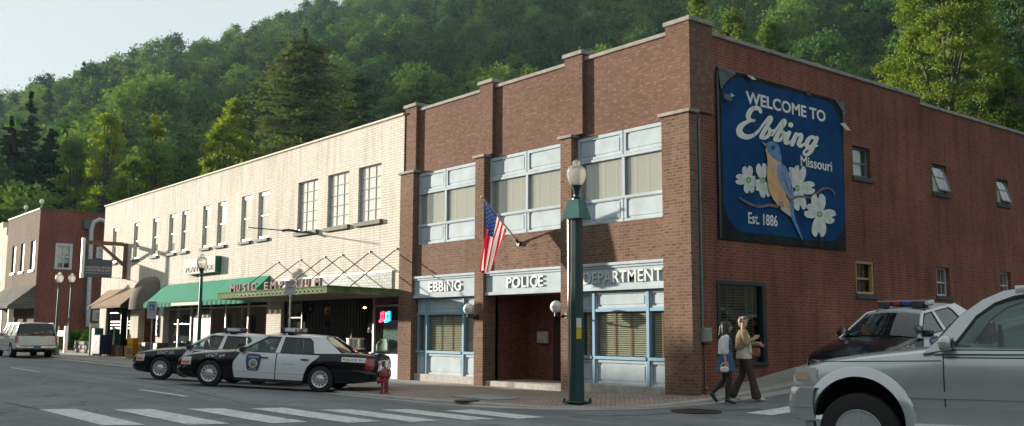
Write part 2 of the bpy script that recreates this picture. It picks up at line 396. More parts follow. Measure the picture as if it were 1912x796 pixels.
# ------------------------------------------------------------------ ground, road, pavements
def frange(a, b, st):
    n = max(1, int(round((b - a) / st))); return [a + (b - a) * i / n for i in range(n + 1)]
def sheet(mb, xs, ys, fn, keep=None, dz=0):
    idx = {}; vs = []
    for i, x in enumerate(xs):
        for j, y in enumerate(ys):
            idx[i, j] = len(vs); vs.append((x, y, fn(x, y) + dz))
    fs = [(idx[i, j], idx[i + 1, j], idx[i + 1, j + 1], idx[i, j + 1]) for i in range(len(xs) - 1) for j in range(len(ys) - 1)
          if keep is None or keep((xs[i] + xs[i + 1]) / 2, (ys[j] + ys[j + 1]) / 2)]
    mb.add(vs, fs)
# kerb line: y of the kerb for x < -14.1, x of the kerb beyond
def kerb_y(x):
    pts = [p for p in KERB if p[0] <= -12.65]
    return interp(sorted(pts), x)
xs = frange(-170, -60, 5) + frange(-59, -26, 1)[0:] + frange(-25.6, -9, .4) + frange(-8, 60, 2)
ys = frange(-30, 6, 3) + frange(6.5, 26, .5) + frange(27, 75, 3)
mb = MB(); sheet(mb, xs, ys, z_road, keep=lambda x, y: not (y > 17 and x < -15) and not (x < -26 and y > 15.2) and not (x > -4 and y > 20))
tag(mb.build('road', M_ASPH, smooth=True), kind='structure')

def offset_line(P, d):
    out = []
    for i, p in enumerate(P):
        a = Vector(P[max(i - 1, 0)] + (0,)); b = Vector(P[min(i + 1, len(P) - 1)] + (0,)); t = (b - a).normalized(); n = Vector((-t.y, t.x, 0))
        out.append((p[0] + n.x * d, p[1] + n.y * d))
    return out
def dense(P, st=.5, far=3):
    out = []
    for a, b in zip(P, P[1:]):
        L = math.hypot(b[0] - a[0], b[1] - a[1]); n = max(1, int(L / (st if -30 < a[0] and a[1] < 25 else far)))
        out += [(a[0] + (b[0] - a[0]) * i / n, a[1] + (b[1] - a[1]) * i / n) for i in range(n)]
    return out + [P[-1]]
K0 = dense(KERB); K1 = offset_line(K0, .16)
def kerb_top(x, y):
    drop = math.exp(-(((x + 15.0) / 1.9) ** 2 + ((y - 14.2) / 1.9) ** 2) ** 2)       # dropped kerb at the crossing corner
    return lerp(max(z_walk(x, y), z_road(x, y) + .09) if x > -15 else z_walk(x, y), z_road(x, y) + .025, drop * .85)
mb = MB()
vs = []
for (a, b), (c, d) in zip(K0, K1):
    zt = kerb_top(a, b); zr = z_road(a, b) - .15
    nx, ny = (c - a) / .16, (d - b) / .16
    vs += [(a - nx * .015, b - ny * .015, zr), (a, b, zt - .02), (a + nx * .02, b + ny * .02, zt), (c, d, zt + .002), (c, d, zr)]
n = len(K0)
mb.add(vs, [(i * 5 + k, i * 5 + k + 1, i * 5 + 6 + k, i * 5 + 5 + k) for i in range(n - 1) for k in range(4)])
tag(mb.build('kerb', M_KERB, smooth=True, angle=35), kind='structure')
# gutter apron of paler concrete
mb = MB(); G0 = offset_line(K0, -.42)
vs = []
for (a, b), (c, d) in zip(K0, G0): vs += [(a, b, z_road(a, b) + .008), ((a + c) / 2, (b + d) / 2, z_road((a + c) / 2, (b + d) / 2) + .006), (c, d, z_road(c, d) + .004)]
mb.add(vs, [(i * 3 + k, i * 3 + k + 1, i * 3 + 4 + k, i * 3 + 3 + k) for i in range(n - 1) for k in (0, 1)])
tag(mb.build('gutter', M_KERB, smooth=True), kind='structure')
# pavement: strips from the kerb back to the wall line
def back_of(x, y):
    if x < -14.44: return (x, 18.0)
    return (-15.2, max(y, 16.6) )
mb = MB(); vs = []; NB = 14; fs = []; cols = []
for i, (a, b) in enumerate(K1):
    if x_far := a < -14.44: e = (a, 18.4)
    else: e = (-15.4, lerp(18.4, b, sst(15.5, 20, b)) if b < 20 else b)
    for k in range(NB + 1):
        t = k / NB; x, y = a + (e[0] - a) * t, b + (e[1] - b) * t
        z = lerp(kerb_top(a, b) + .0, z_walk(x, y), sst(0, .35, t)); vs.append((x, y, z))
    if i:
        for k in range(NB):
            fs.append(((i - 1) * (NB + 1) + k, (i - 1) * (NB + 1) + k + 1, i * (NB + 1) + k + 1, i * (NB + 1) + k)); cols.append(1 if -23.4 < a < -13.2 and b < 17.2 else 0)
mb.v = [tuple(v) for v in vs]; mb.f = fs; mb.m = cols
tag(mb.build('sidewalk', [M_WALK, M_PAVE], smooth=True), kind='structure')
# opposite pavement and the round end of its kerb
mb = MB()
isl = on_ground(6, 750, z_road)
prof = [(-170, 4.6), (-60, 4.6), (isl.x - 1.2, 4.6), (isl.x - .3, 4.5), (isl.x + .05, 4.1), (isl.x + .1, 3.0), (isl.x - 2, 1.6), (isl.x - 3, -1), (isl.x - 3, -30)]
prof = [(x, y + isl.y - 4.55) for x, y in prof]
top = [(x, y, z_road(x, 4) + .12) for x, y in prof]
mb.add(top + [(-170, -30, z_road(-170, 4) + .12)] + [(x, y, z - .3) for x, y, z in top], [list(range(len(top) + 1))] + [(i, i + 1, len(top) + 2 + i, len(top) + 1 + i) for i in range(len(top) - 1)])
tag(mb.build('opposite_sidewalk', M_WALK), kind='structure')

# painted markings (sheets 4 mm above the asphalt)
mk = MB()
def marking(P, dz=.006):
    P = [Vector(p) for p in P]; a, b, c, d = P
    def fn(u, v):
        p = a.lerp(b, u).lerp(d.lerp(c, u), v); return (p.x, p.y, z_road(p.x, p.y) + dz)
    mk.grid(fn, 14, 3)
def gp(px, py): return on_ground(px, py, z_road)
ZB = [((85, 765), (150, 764), (262, 795), (175, 796)), ((222, 765), (290, 764), (421, 793), (339, 795)), ((357, 764), (425, 763), (566, 789), (497, 792)),
      ((483, 763), (548, 762), (692, 789), (632, 792)), ((597, 766), (660, 765), (818, 786), (768, 789)), ((705, 766), (758, 765), (930, 783), (876, 785)), ((808, 767), (866, 765), (1035, 780), (988, 783))]
for a, b, c, d in ZB:
    A, B, Cc, D = [gp(*q) for q in (a, b, c, d)]
    y0 = (A.y + D.y) / 2; y1 = (B.y + Cc.y) / 2
    marking([(A.x, y0, 0), (D.x, y0, 0), (Cc.x, y1, 0), (B.x, y1, 0)])
tag(mk.build('crosswalk_marking', M_PAINT), kind='structure')
mk = MB()
for k in range(4):
    A = gp(1391, 772); 
    x0 = A.x + k * 1.25; marking([(x0, A.y, 0), (x0 + .05, A.y + 2.6, 0), (x0 + .62, A.y + 2.6, 0), (x0 + .6, A.y, 0)])
tag(mk.build('side_crosswalk_marking', M_PAINT), kind='structure')
mk = MB()
for (a, b) in (((262, 728), (348, 741)), ((25, 687), (70, 695))):
    A, B = gp(*a), gp(*b); ym = (A.y + B.y) / 2; marking([(A.x, ym - .06, 0), (B.x, ym - .06, 0), (B.x, ym + .06, 0), (A.x, ym + .06, 0)])
for xx in (-70, -88, -106): marking([(xx, 9.2, 0), (xx + 4, 9.2, 0), (xx + 4, 9.32, 0), (xx, 9.32, 0)])
tag(mk.build('lane_marking', M_PAINT), kind='structure')
# tar seams across the asphalt
mk = MB()
def seam(P, w):
    Q = [gp(*p) for p in P]
    for i in range(len(Q) - 1):
        for k in range(8):
            a = Q[i].lerp(Q[i + 1], k / 8); b = Q[i].lerp(Q[i + 1], (k + 1) / 8); j = lambda p: Vector((p.x + .05 * noise.noise((p.x * 3, p.y * 3, 1)), p.y + .07 * noise.noise((p.x * 2, p.y * 2, 5)), 0))
            a, b = j(a), j(b); n_ = Vector((-(b - a).y, (b - a).x, 0)).normalized() * w / 2; mk.add([(q.x, q.y, z_road(q.x, q.y) + .0045) for q in (a - n_, b - n_, b + n_, a + n_)], [(0, 1, 2, 3)])
seam([(14, 752), (60, 762), (90, 768), (130, 774)], .10); seam([(70, 716), (120, 714), (190, 718), (260, 722)], .05); seam([(120, 690), (330, 724), (470, 757), (620, 765)], .05); seam([(640, 750), (900, 768), (1200, 776), (1420, 764)], .05); seam([(1060, 779), (1180, 790), (1250, 795)], .06)
tag(mk.build('tar_seam', plain('tar', (.035, .037, .038), .6, var=.2), fix=False), kind='structure')
# covers
M_IRON = plain('cast_iron', (.06, .045, .035), .6, metal=.5, var=.4, scale=12, bmp=.5)
M_SLABC = plain('cover_slab', (.30, .31, .30), .8, var=.2, scale=5)
c = on_ground(1300, 769, z_road); mb = MB(); mb.lathe([(.42, 0), (.42, .012), (.36, .016), (.0, .016)], (0, 0, .004), 28)
for k in range(-3, 4): mb.box(-.3, .3, k * .09 - .015, k * .09 + .015, .018, .024)
o = mb.build('manhole_cover', M_IRON); o.location = c; o.rotation_euler = (R(2), 0, 0); o.scale = (1.3, .9, 1)
tag(o, 'rusty round iron manhole cover in the road near the dropped kerb', 'manhole cover')
for (px, py, lab, r) in ((895, 743, 'pale grey utility slab set in the brick pavers', .55), (862, 749, 'small round rusty lid in the brick pavers', .28)):
    c = on_ground(px + 10, py, z_walk); mb = MB()
    if r > .4: mb.box(-.75, .75, -.45, .45, 0, .012, .01); o = mb.build('utility_cover', M_SLABC)
    else: mb.lathe([(r, 0), (r, .012), (0, .014)], (0, 0, 0), 20); o = mb.build('valve_lid', M_IRON)
    o.location = (c.x, c.y, c.z + .006); tag(o, lab, 'utility cover')
# ------------------------------------------------------------------ brick building (the corner building)
D = FY; W = D + .25
bb = athing('police_station', 'two storey red brick corner building with pale blue window panels', 'building', (-20, D, 0))
SX = -14.44; BX0 = -26.45
ZP = 8.45
def FM(Y):
    return lambda u, v, d=0: (u, Y + d, v)
def SM(u, v, d=0): return (SX - d, u, v)
BAYS = [(-25.7, -22.43), (-22.01, -18.72), (-18.3, -15.18)]
PIERS = [(-26.45, -25.7), (-22.43, -22.01), (-18.72, -18.3), (-15.18, -14.37)]
# walls of the front
mb = MB()
mb.box(-26.30, SX - .02, W, W + .35, 6.40, ZP)                # upper brick field
mb.build('upper_front_wall', M_RED, bb)
mb = MB()
for a, b in BAYS: mb.box(a - .02, b + .02, D + .13, W + .3, 3.10, 4.085)
mb.build('spandrel_wall', M_TAN, bb)
# side wall with holes, stepped parapet
Y_ = lambda px, py: onx(px, py, SX)
def hole(x0, y0, x1, y1):
    a = Y_(x0, y0); b = Y_(x1, y1); return (a.y, b.y, b.z, a.z)
SWH = [hole(1591, 271, 1626.5, 334), hole(1739.5, 305, 1768.5, 362.5), hole(1860, 332.5, 1883.6, 382),
       hole(1597.5, 487, 1633, 550), hole(1747.5, 498.5, 1775, 553.5), hole(1867, 507, 1890, 557), hole(1341.5, 527, 1431, 677)]
SWH = [(h[0], h[1], h[2], h[3]) for h in SWH]
YS = Y_(1718, 190).y; YE = 44.0
mb = MB(); mb.mat(0)
wall_holes(mb, SM, (D + .29, YE), (-.6, 8.42), SWH, .22, skip=[(YS, YE, 8.22, 8.42)])
mb.box(SX - 3, SX - .3, YS + .05, YE - .1, 3, 3.1)
mb.quad((SX, YS, 8.22), (SX - .3, YS, 8.22), (SX - .3, YS, 8.42), (SX, YS, 8.42))
mb.build('side_wall', M_SIDE, bb, fix=False)
mb = MB(); mb.quad((BX0, W + .36, -.6), (BX0, YE, -.6), (BX0, YE, 8.1), (BX0, W + .36, 8.1)); mb.quad((BX0, YE, -.6), (SX, YE, -.6), (SX, YE, 8.2), (BX0, YE, 8.2))
mb.build('rear_wall', M_SIDE, bb)
mb = MB(); mb.box(BX0 + .3, SX - .3, W + .36, YE - .3, 7.7, 7.9); mb.build('roof', plain('roof_felt', (.05, .05, .05), .9), bb)
# coping
mb = MB()
for a, b in ((-25.72, -22.4), (-21.75, -18.72), (-18.0, -15.12)): mb.box(a, b, W - .05, W + .4, 8.45, 8.55, .012)
mb.box(SX - .36, SX + .05, D + .95, YS + .02, 8.421, 8.52, .012); mb.box(SX - .36, SX + .05, YS - .05, YE, 8.222, 8.32, .012)
mb.build('coping', M_CONC, bb)
# piers: lower buttress, cap, upper pier, top cap
UP = [(-26.42, -25.78), (-22.42, -21.80), (-18.69, -18.01), (-15.11, -14.38)]
for k, ((a, b), (c, d)) in enumerate(zip(PIERS, UP)):
    last = k == 3
    mb = MB()
    if last: mb.box(a, SX + .10, D, D + .28, -.5, 6.42)
    else: mb.box(a, b, D, W + .3, -.5, 6.42)
    pr = mb.build('pier', M_TAN, bb)
    mb = MB()
    if last: mb.box(a - .08, SX + .17, D - .06, D + .30, 6.42, 6.50, .01)
    else: mb.box(a - .08, b + (.06 if k else .1), D - .06, W + .02, 6.42, 6.50, .01)
    sub('cap_stone', mb, M_CONC, pr)
    mb = MB()
    if last: mb.box(c, SX + .06, W - .14, D + .95, 6.50, 8.62)
    else: mb.box(c, d, W - .12, W + .3, 6.50, 8.62)
    pu = mb.build('upper_pier', M_RED if not last else M_RED, bb)
    mb = MB(); mb.box(c - .05, (SX + .11) if last else d + .04, W - .18, (D + 1.0) if last else W + .4, 8.62, 8.73, .012)
    sub('cap_stone', mb, M_CONC, pu)
# toothed brick quoin beside the corner pier on the side wall
mb = MB()
z = -.2; k = 0
while z < 6.3: mb.box(SX + .001, SX + .012, D + .28, D + .5 + .11 * (k % 2), z, z + .073 * 2.95); z += .073 * 3; k += 1
mb.build('corner_quoin', M_SIDE, bb)

def framed_panel(mb, x0, x1, z0, z1, Y, rail=.10, deep=.035, bar=.0):
    """flat panel with raised rails round it"""
    mb.box(x0, x1, Y, Y + .12, z0, z1)
    y0 = Y - deep
    mb.box(x0, x1, y0, Y + .001, z1 - rail, z1, .006); mb.box(x0, x1, y0, Y + .001, z0, z0 + rail * .7, .006)
    mb.box(x0, x0 + rail, y0, Y + .001, z0 + rail * .7 + .002, z1 - rail - .002, .006); mb.box(x1 - rail, x1, y0, Y + .001, z0 + rail * .7 + .002, z1 - rail - .002, .006)
    i = rail + .05
    mb.box(x0 + i, x1 - i, Y - .012, Y + .001, z0 + i * .8, z1 - i, .01)
def blind(par, x0, x1, z0, z1, Y, slat, tape, tapes, pitch=.05, name='blind', full=.7):
    mb = MB(); z = z0 + .02; mb.mat(0)
    while z < z1 - .01:
        mb.add([(x0, Y, z), (x1, Y, z), (x1, Y + .022, z + pitch * full), (x0, Y + .022, z + pitch * full)], [(0, 1, 2, 3)]); z += pitch
    mb.mat(1)
    for t in tapes: mb.box(t - .03, t + .03, Y - .006, Y - .002, z0, z1)
    return sub(name, mb, [slat, tape], par, fix=False)
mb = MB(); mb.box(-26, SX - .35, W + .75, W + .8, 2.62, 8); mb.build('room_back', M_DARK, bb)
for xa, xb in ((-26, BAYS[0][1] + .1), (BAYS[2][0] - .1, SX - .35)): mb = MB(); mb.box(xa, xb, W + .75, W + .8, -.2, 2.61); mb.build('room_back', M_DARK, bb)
# upper windows
for k, (a, b) in enumerate(BAYS):
    m_ = {0: -24.21, 1: -20.34, 2: -16.64}[k]
    for (p, q) in ((a, m_), (m_, b)):
        mb = MB(); framed_panel(mb, p + .012, q - .012, 5.78, 6.385, W, .09); mb.build('window_panel', M_PANEL, bb)
        mb = MB(); framed_panel(mb, p + .012, q - .012, 4.10, 4.74, W, .09); mb.build('window_panel', M_PANEL, bb)
    mb = MB(); mb.box(a, b, W - .05, W + .1, 5.70, 5.775, .01); mb.box(a, b, W - .05, W + .1, 4.665, 4.735, .01)
    mb.box(m_ - .045, m_ + .045, W - .035, W + .1, 4.736, 5.699); mb.box(a, a + .09, W - .02, W + .1, 4.736, 5.699); mb.box(b - .06, b, W - .02, W + .1, 4.736, 5.699)
    fr = mb.build('window', M_PANEL, bb)
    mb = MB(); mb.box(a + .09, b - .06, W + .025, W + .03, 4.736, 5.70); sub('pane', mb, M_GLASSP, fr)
    for (p, q) in ((a + .2, m_ - .05), (m_ + .12, b - .07)):
        blind(fr, p, q, 4.74, 5.68, W + .045, M_SLATW, M_TAPEW, [p + (q - p) * t for t in (.18, .5, .82)], .034, full=1.05)
# sign panels with letters
for k, (a, b) in enumerate(BAYS):
    mb = MB(); Y0 = W - .14
    mb.box(a, b, Y0, Y0 + .3, 2.44, 3.10)
    mb.box(a, b, Y0 - .07, Y0, 3.02, 3.095, .01); mb.box(a, b, Y0 - .035, Y0, 2.96, 3.015, .01); mb.box(a, b, Y0 - .05, Y0, 2.41, 2.50, .01)
    sp = mb.build('sign_panel', M_PANEL, bb)
    tx = ['EBBING', 'POLICE', 'DEPARTMENT'][k]
    px = [((802, 545), (862, 539)), ((948, 535), (1016, 529)), ((1091, 527), (1238, 518))][k]
    A = ony(*px[0], Y0); B = ony(*px[1], Y0); zz = 2.60
    mb = MB(); text_on(mb, tx, (A.x, Y0, zz), (min(B.x, b - .02), Y0, zz), .30, (0, -1, 0), .04, .012, 1.05)
    sub('lettering', mb, M_LETTER, sp)
# shop fronts of bays 1 and 3
for k in (0, 2):
    a, b = BAYS[k]; ml, mr = ((-25.16, -23.24) if k == 0 else (-17.72, -15.88))
    for p, q in ((a, ml), (ml, mr), (mr, b)):
        mb = MB(); framed_panel(mb, p + .03, q - .03, 1.97, 2.40, W + .02, .07); mb.build('shopfront_panel', M_PANEL, bb)
        mb = MB(); framed_panel(mb, p + .03, q - .03, .08 if k == 0 else .12, .72, W + .02, .08); mb.build('shopfront_panel', M_PANEL, bb)
    mb = MB()
    for x in (ml, mr): mb.box(x - .05, x + .05, W - .05, W + .14, (.08 if k == 0 else .12), 2.40, .008)
    for p, q in ((a, ml - .052), (ml + .052, mr - .052), (mr + .052, b)): mb.box(p, q, W - .04, W + .14, 1.89, 1.97, .008); mb.box(p, q, W - .07, W + .14, .72, .80, .01)
    mb.box(a, a + .10, W - .01, W + .13, .801, 1.889); mb.box(b - .05, b, W - .01, W + .13, .801, 1.889)
    fr = mb.build('window', M_BLUE, bb)
    mb = MB()
    for p, q in ((a + .1, ml - .06), (ml + .06, mr - .06), (mr + .06, b - .05)): mb.box(p, q, W + .035, W + .04, .80, 1.89)
    sub('pane', mb, M_GLASS, fr)
    for p, q, n in ((a + .22, ml - .06, 1), (ml + .12, mr - .07, 3), (mr + .12, b - .05, 1)):
        blind(fr, p, q, .80, 1.88, W + .06, M_SLAT, M_TAPE, [p + (q - p) * (i + .5) / n for i in range(n)] if n < 3 else [p + .02, p + (q - p) * .33, p + (q - p) * .66, q - .02], .052)
    mb = MB(); mb.box(a, b, W - .12, W + .2, -.4, .085 if k == 0 else .12, .01); mb.build('plinth', M_STONE, bb)
# entrance recess of bay 2
a, b = BAYS[1]; RD = 1.45
mb = MB()
mb.quad((a, W + .2, -.3), (a, W + RD, -.3), (a, W + RD, 2.6), (a, W + .2, 2.6)); mb.quad((b, W + .2, -.3), (b, W + RD, -.3), (b, W + RD, 2.6), (b, W + .2, 2.6))
mb.quad((a, W + RD, -.3), (-20.9, W + RD, -.3), (-20.9, W + RD, 2.6), (a, W + RD, 2.6)); mb.box(-20.9, b, W + RD, W + RD + .1, 2.2, 2.6)
mb.build('recess_wall', M_FARRED, bb)
mb = MB(); mb.box(a, b, W + .1, W + RD, 2.44, 2.5); mb.build('recess_ceiling', plain('soffit', (.12, .1, .08), .9), bb)
mb = MB(); mb.box(a, b, W - .16, W + RD + .2, -.4, .015, .012); mb.build('entrance_step', M_STONE, bb)
mb = MB(); Yd = W + RD
mb.box(-20.9, b, Yd - .02, Yd + .05, 1.66, 1.74); mb.box(-20.9, b, Yd - .02, Yd + .05, 2.13, 2.2); mb.box(-20.9, b, Yd + .02, Yd + .05, .02, 1.66)
for x in (-20.9, -20.0, -19.1): mb.box(x, x + .06, Yd - .02, Yd + .05, 1.74, 2.13)
mb.box(-20.9, b + .1, Yd + .25, Yd + .3, 1.5, 2.3)  # dark backing added behind the transom so it looks unlit
dr = mb.build('door', plain('door_brown', (.05, .025, .018), .5), bb)
mb = MB(); mb.box(-20.84, b, Yd + .03, Yd + .035, 1.74, 2.13); sub('transom_pane', mb, M_GLASS, dr)
mb = MB(); mb.box(-20.0, -19.93, Yd - .07, Yd - .02, .9, 1.05); sub('handle', mb, M_GALV, dr)
# windows of the side wall
M_WFR = plain('frame_greygreen', (.16, .22, .22), .5); M_WFY = plain('frame_yellow', (.42, .31, .13), .55); M_SILLD = plain('sill_slate', (.05, .06, .06), .8)
def rot_pane(mb, y0, y1, z0, z1, th, t=.03):
    """top hung sash swung outwards by th about its head"""
    def p(y, z, d=0):
        h = z1 - z; return (SX - .12 + math.sin(th) * h + d * math.cos(th), y, z1 - math.cos(th) * h + d * math.sin(th))
    def bar(ya, yb, za, zb): mb.add([p(ya, za), p(yb, za), p(yb, zb), p(ya, zb), p(ya, za, t), p(yb, za, t), p(yb, zb, t), p(ya, zb, t)], [(0, 1, 2, 3), (7, 6, 5, 4), (0, 4, 5, 1), (1, 5, 6, 2), (2, 6, 7, 3), (3, 7, 4, 0)])
    return p, bar
for k, (y0, y1, z0, z1) in enumerate(SWH):
    if k == 6: continue
    mb = MB(); Xf = SX - .12; w = .06
    fm = M_WFY if k == 3 else (plain('frame_white_old', (.5, .52, .5), .5) if k >= 3 else M_WFR)
    xo = .1 if k == 3 else 0
    Xf2 = SX - .02 if k == 3 else Xf
    mb.box(Xf2 - .1, Xf2, y0 - xo * .3, y0 + w, z0, z1 + xo * .2); mb.box(Xf2 - .1, Xf2, y1 - w, y1 + xo * .3, z0, z1 + xo * .2)
    mb.box(Xf2 - .1, Xf2, y0 + w, y1 - w, z1 - w, z1); mb.box(Xf2 - .1, Xf2, y0 + w, y1 - w, z0, z0 + w)
    fr = mb.build('window', fm, bb)
    tilt = {1: R(17), 2: R(17)}.get(k, 0)
    if tilt:
        mb = MB(); p, bar = rot_pane(mb, y0, y1, z0, z1, tilt); y0i, y1i, zm = y0 + .05, y1 - .05, (z0 + z1) / 2
        bar(y0i, y0i + .05, z0, z1); bar(y1i - .05, y1i, z0, z1); bar(y0i, y1i, z1 - .05, z1); bar(y0i, y1i, z0, z0 + .05); bar(y0i, y1i, zm - .02, zm + .02)
        sa = sub('sash', mb, M_WFR, fr)
        mb = MB(); mb.add([p(y0i, z0, .015), p(y1i, z0, .015), p(y1i, z1, .015), p(y0i, z1, .015)], [(0, 1, 2, 3)]); sub('pane', mb, M_GLASS, fr)
    else:
        mb = MB(); X2 = Xf - .04; zm = lerp(z0, z1, .48)
        mb.box(X2 - .02, X2 + .03, y0 + w, y1 - w, zm - .025, zm + .025)
        if k >= 4:
            for s in (.35, .68): yy = lerp(y0, y1, s); mb.box(X2 - .01, X2 + .015, yy - .012, yy + .012, z0 + w, z1 - w)
        sub('sash', mb, fm, fr)
        mb = MB(); mb.quad((X2, y0 + w, z0 + w), (X2, y1 - w, z0 + w), (X2, y1 - w, z1 - w), (X2, y0 + w, z1 - w)); sub('pane', mb, M_GLASSD, fr)
    mb = MB(); mb.box(SX - .18, SX + .05, y0 - .05, y1 + .08, z0 - .14, z0 - .005, .01); sub('sill', mb, M_SILLD, fr)
    mb = MB()
    X3 = SX - .24
    if k >= 3:
        for s in (.3, .6, .85): yy = lerp(y0, y1, s); mb.box(X3, X3 + .01, yy - .02, yy + .02, z0, z1)
    else: mb.quad((X3, y0 + (y1 - y0) * .45, z0), (X3, y1, z0), (X3, y1, z1), (X3, y0 + (y1 - y0) * .45, z1))
    sub('curtain', mb, M_TAPE if k >= 3 else M_SLATW, fr)
# big ground floor window of the side wall with wooden blinds
y0, y1, z0, z1 = SWH[6]
mb = MB(); Xf = SX - .03
mb.box(Xf - .16, Xf + .06, y0 - .08, y1 + .02, z1 - .05, z1 + .05, .01); mb.box(Xf - .16, Xf + .06, y0 - .08, y0 + .03, z0, z1 - .051); mb.box(Xf - .16, Xf + .06, y1 - .12, y1 + .02, z0, z1 - .051); mb.box(Xf - .16, Xf + .08, y0 - .08, y1 + .04, z0 - .08, z0 - .001, .01)
fr = mb.build('window', plain('frame_dark_teal', (.008, .018, .018), .45), bb)
mb = MB(); mb.quad((SX - .06, y0 + .03, z0), (SX - .06, y1 - .12, z0), (SX - .06, y1 - .12, z1 - .05), (SX - .06, y0 + .03, z1 - .05)); sub('pane', mb, M_GLASSD, fr)
mb = MB(); z = z0 + .02; mb.mat(0)
while z < z1 - .07: mb.add([(SX - .14, y0 + .03, z), (SX - .14, y1 - .25, z), (SX - .17, y1 - .25, z + .045), (SX - .17, y0 + .03, z + .045)], [(0, 1, 2, 3)]); z += .066
mb.mat(1)
for s in (.02, .28, .52, .78, .97): yy = lerp(y0 + .05, y1 - .28, s); mb.box(SX - .13, SX - .125, yy - .02, yy + .02, z0, z1 - .05)
sub('blind', mb, [plain('wood_slat', (.13, .085, .06), .5), plain('wood_tape', (.24, .12, .07), .8)], fr, fix=False)
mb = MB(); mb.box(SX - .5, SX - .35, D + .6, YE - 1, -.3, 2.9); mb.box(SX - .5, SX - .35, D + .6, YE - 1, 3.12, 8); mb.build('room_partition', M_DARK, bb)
# conduit pipe, junction box on the pier's side
mb = MB(); p0 = onx(1303, 226, SX + .05); p1 = onx(1305.5, 616, SX + .05)
mb.tube([(SX + .05, D + .40, 6.35), (SX + .05, D + .40, 1.5)], .028, 8)
cp = athing('electric_conduit', 'thin green conduit pipe running down the brick corner to a grey box', 'pipe', (SX + .05, D + .4, 1.2))
mb.build('pipe', plain('copper_green', (.10, .24, .20), .6), cp)
mb = MB(); mb.box(SX + .02, SX + .20, D + .28, D + .56, 1.18, 1.50, .012); mb.box(SX + .2, SX + .21, D + .30, D + .54, 1.2, 1.48, .004); mb.build('junction_box', plain('box_grey', (.25, .27, .24), .5), cp)
mb = MB(); mb.tube([(SX + .06, D + .42, 1.2), (SX + .06, D + .42, .1)], .012, 6); mb.build('ground_wire', M_BLACK, cp)
mb = MB(); mb.tube([(SX + .14, D + .38, .0), (SX + .14, D + .38, .13)], .05, 10); mb.lathe([(.05, 0), (.07, .02), (.03, .06)], (SX + .14, D + .38, .13), 10)
o = mb.build('standpipe', plain('brass_old', (.25, .12, .04), .45, metal=.6)); tag(o, 'small orange brass pipe fitting at the foot of the brick corner', 'pipe fitting')
# ------------------------------------------------------------------ cream building
C = 17.04
cb = athing('cream_building', 'long two storey cream brick building with a row of tall narrow windows', 'building', (-42, C, 0))
SW = [(-56.28, -55.36), (-52.72, -51.82), (-49.86, -48.96), (-47.53, -46.57), (-45.86, -44.95), (-43.25, -42.29), (-41.56, -40.60), (-39.03, -38.04), (-37.36, -36.35)]
BWN = [(-33.84, -32.25), (-31.50, -29.95), (-29.30, -27.80)]
CL = -57.9; CR = -26.42
g0 = -.6
HO = [(a, b, 5.10, 7.03) for a, b in SW + BWN]
GO = [(-56.75, -52.6, g0, 2.62), (-51.36, -48.7, g0, 2.62), (-47.75, -36.26, g0, 2.62), (-34.98, -26.55, g0, 2.62)]
mb = MB(); wall_holes(mb, FM(C), (CL, CR), (g0, 8.42), HO + GO, .34)
mb.quad((CL, C, g0), (CL, C + 22, g0), (CL, C + 22, 8.42), (CL, C, 8.42)); mb.quad((CL, C + 22, g0), (CR, C + 22, g0), (CR, C + 22, 8.42), (CL, C + 22, 8.42))
mb.build('wall', M_CREAM, cb, fix=False)
mb = MB(); mb.box(CL - .06, CR + .02, C - .07, C + .35, 8.422, 8.50, .02); mb.build('coping', plain('coping_cream', (.62, .56, .46), .8, var=.2), cb)
mb = MB(); mb.box(CL + .05, CR - .05, C + .3, C + 21.9, 7.8, 7.9); mb.build('roof', MATS['roof_felt'], cb)
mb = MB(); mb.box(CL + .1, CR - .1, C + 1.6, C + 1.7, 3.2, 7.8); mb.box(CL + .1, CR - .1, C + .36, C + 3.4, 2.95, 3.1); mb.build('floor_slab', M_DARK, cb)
M_SILL = plain('sill_grey', (.10, .10, .075), .8, var=.2)
M_DFR = plain('frame_dark_green', (.03, .045, .035), .5); M_CURT = plain('curtain', (.82, .80, .73), .9, var=.12, scale=9)
for k, (a, b) in enumerate(SW):
    Y = C + .07; mb = MB()
    mb.box(a, a + .07, Y, Y + .1, 5.10, 7.03); mb.box(b - .05, b, Y, Y + .1, 5.10, 7.03); mb.box(a + .07, b - .05, Y, Y + .1, 6.88, 7.03); mb.box(a + .07, b - .05, Y - .03, Y + .1, 5.10, 5.2); mb.box(a + .07, b - .05, Y + .0, Y + .08, 6.04, 6.08)
    fr = mb.build('window', M_WHITE, cb)
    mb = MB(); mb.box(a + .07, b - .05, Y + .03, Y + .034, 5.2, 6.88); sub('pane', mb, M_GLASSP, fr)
    lo = [5.2, 5.2, 5.2, 5.2, 5.2, 5.2, 6.1, 5.2, 5.2][k]; mb = MB(); mb.box(a + .09, b - .06, Y + .055, Y + .07, lo, 6.9)
    if k not in (6,): mb.box(a + .3, a + .34, Y + .05, Y + .054, 5.2, 6.9)
    sub('curtain', mb, M_WHITE if k in (6,) else M_CURT, fr)
    mb = MB(); mb.box(a - .08, b + .10, C - .10, C + .25, 4.97, 5.098, .012); sub('sill', mb, M_SILL, fr)
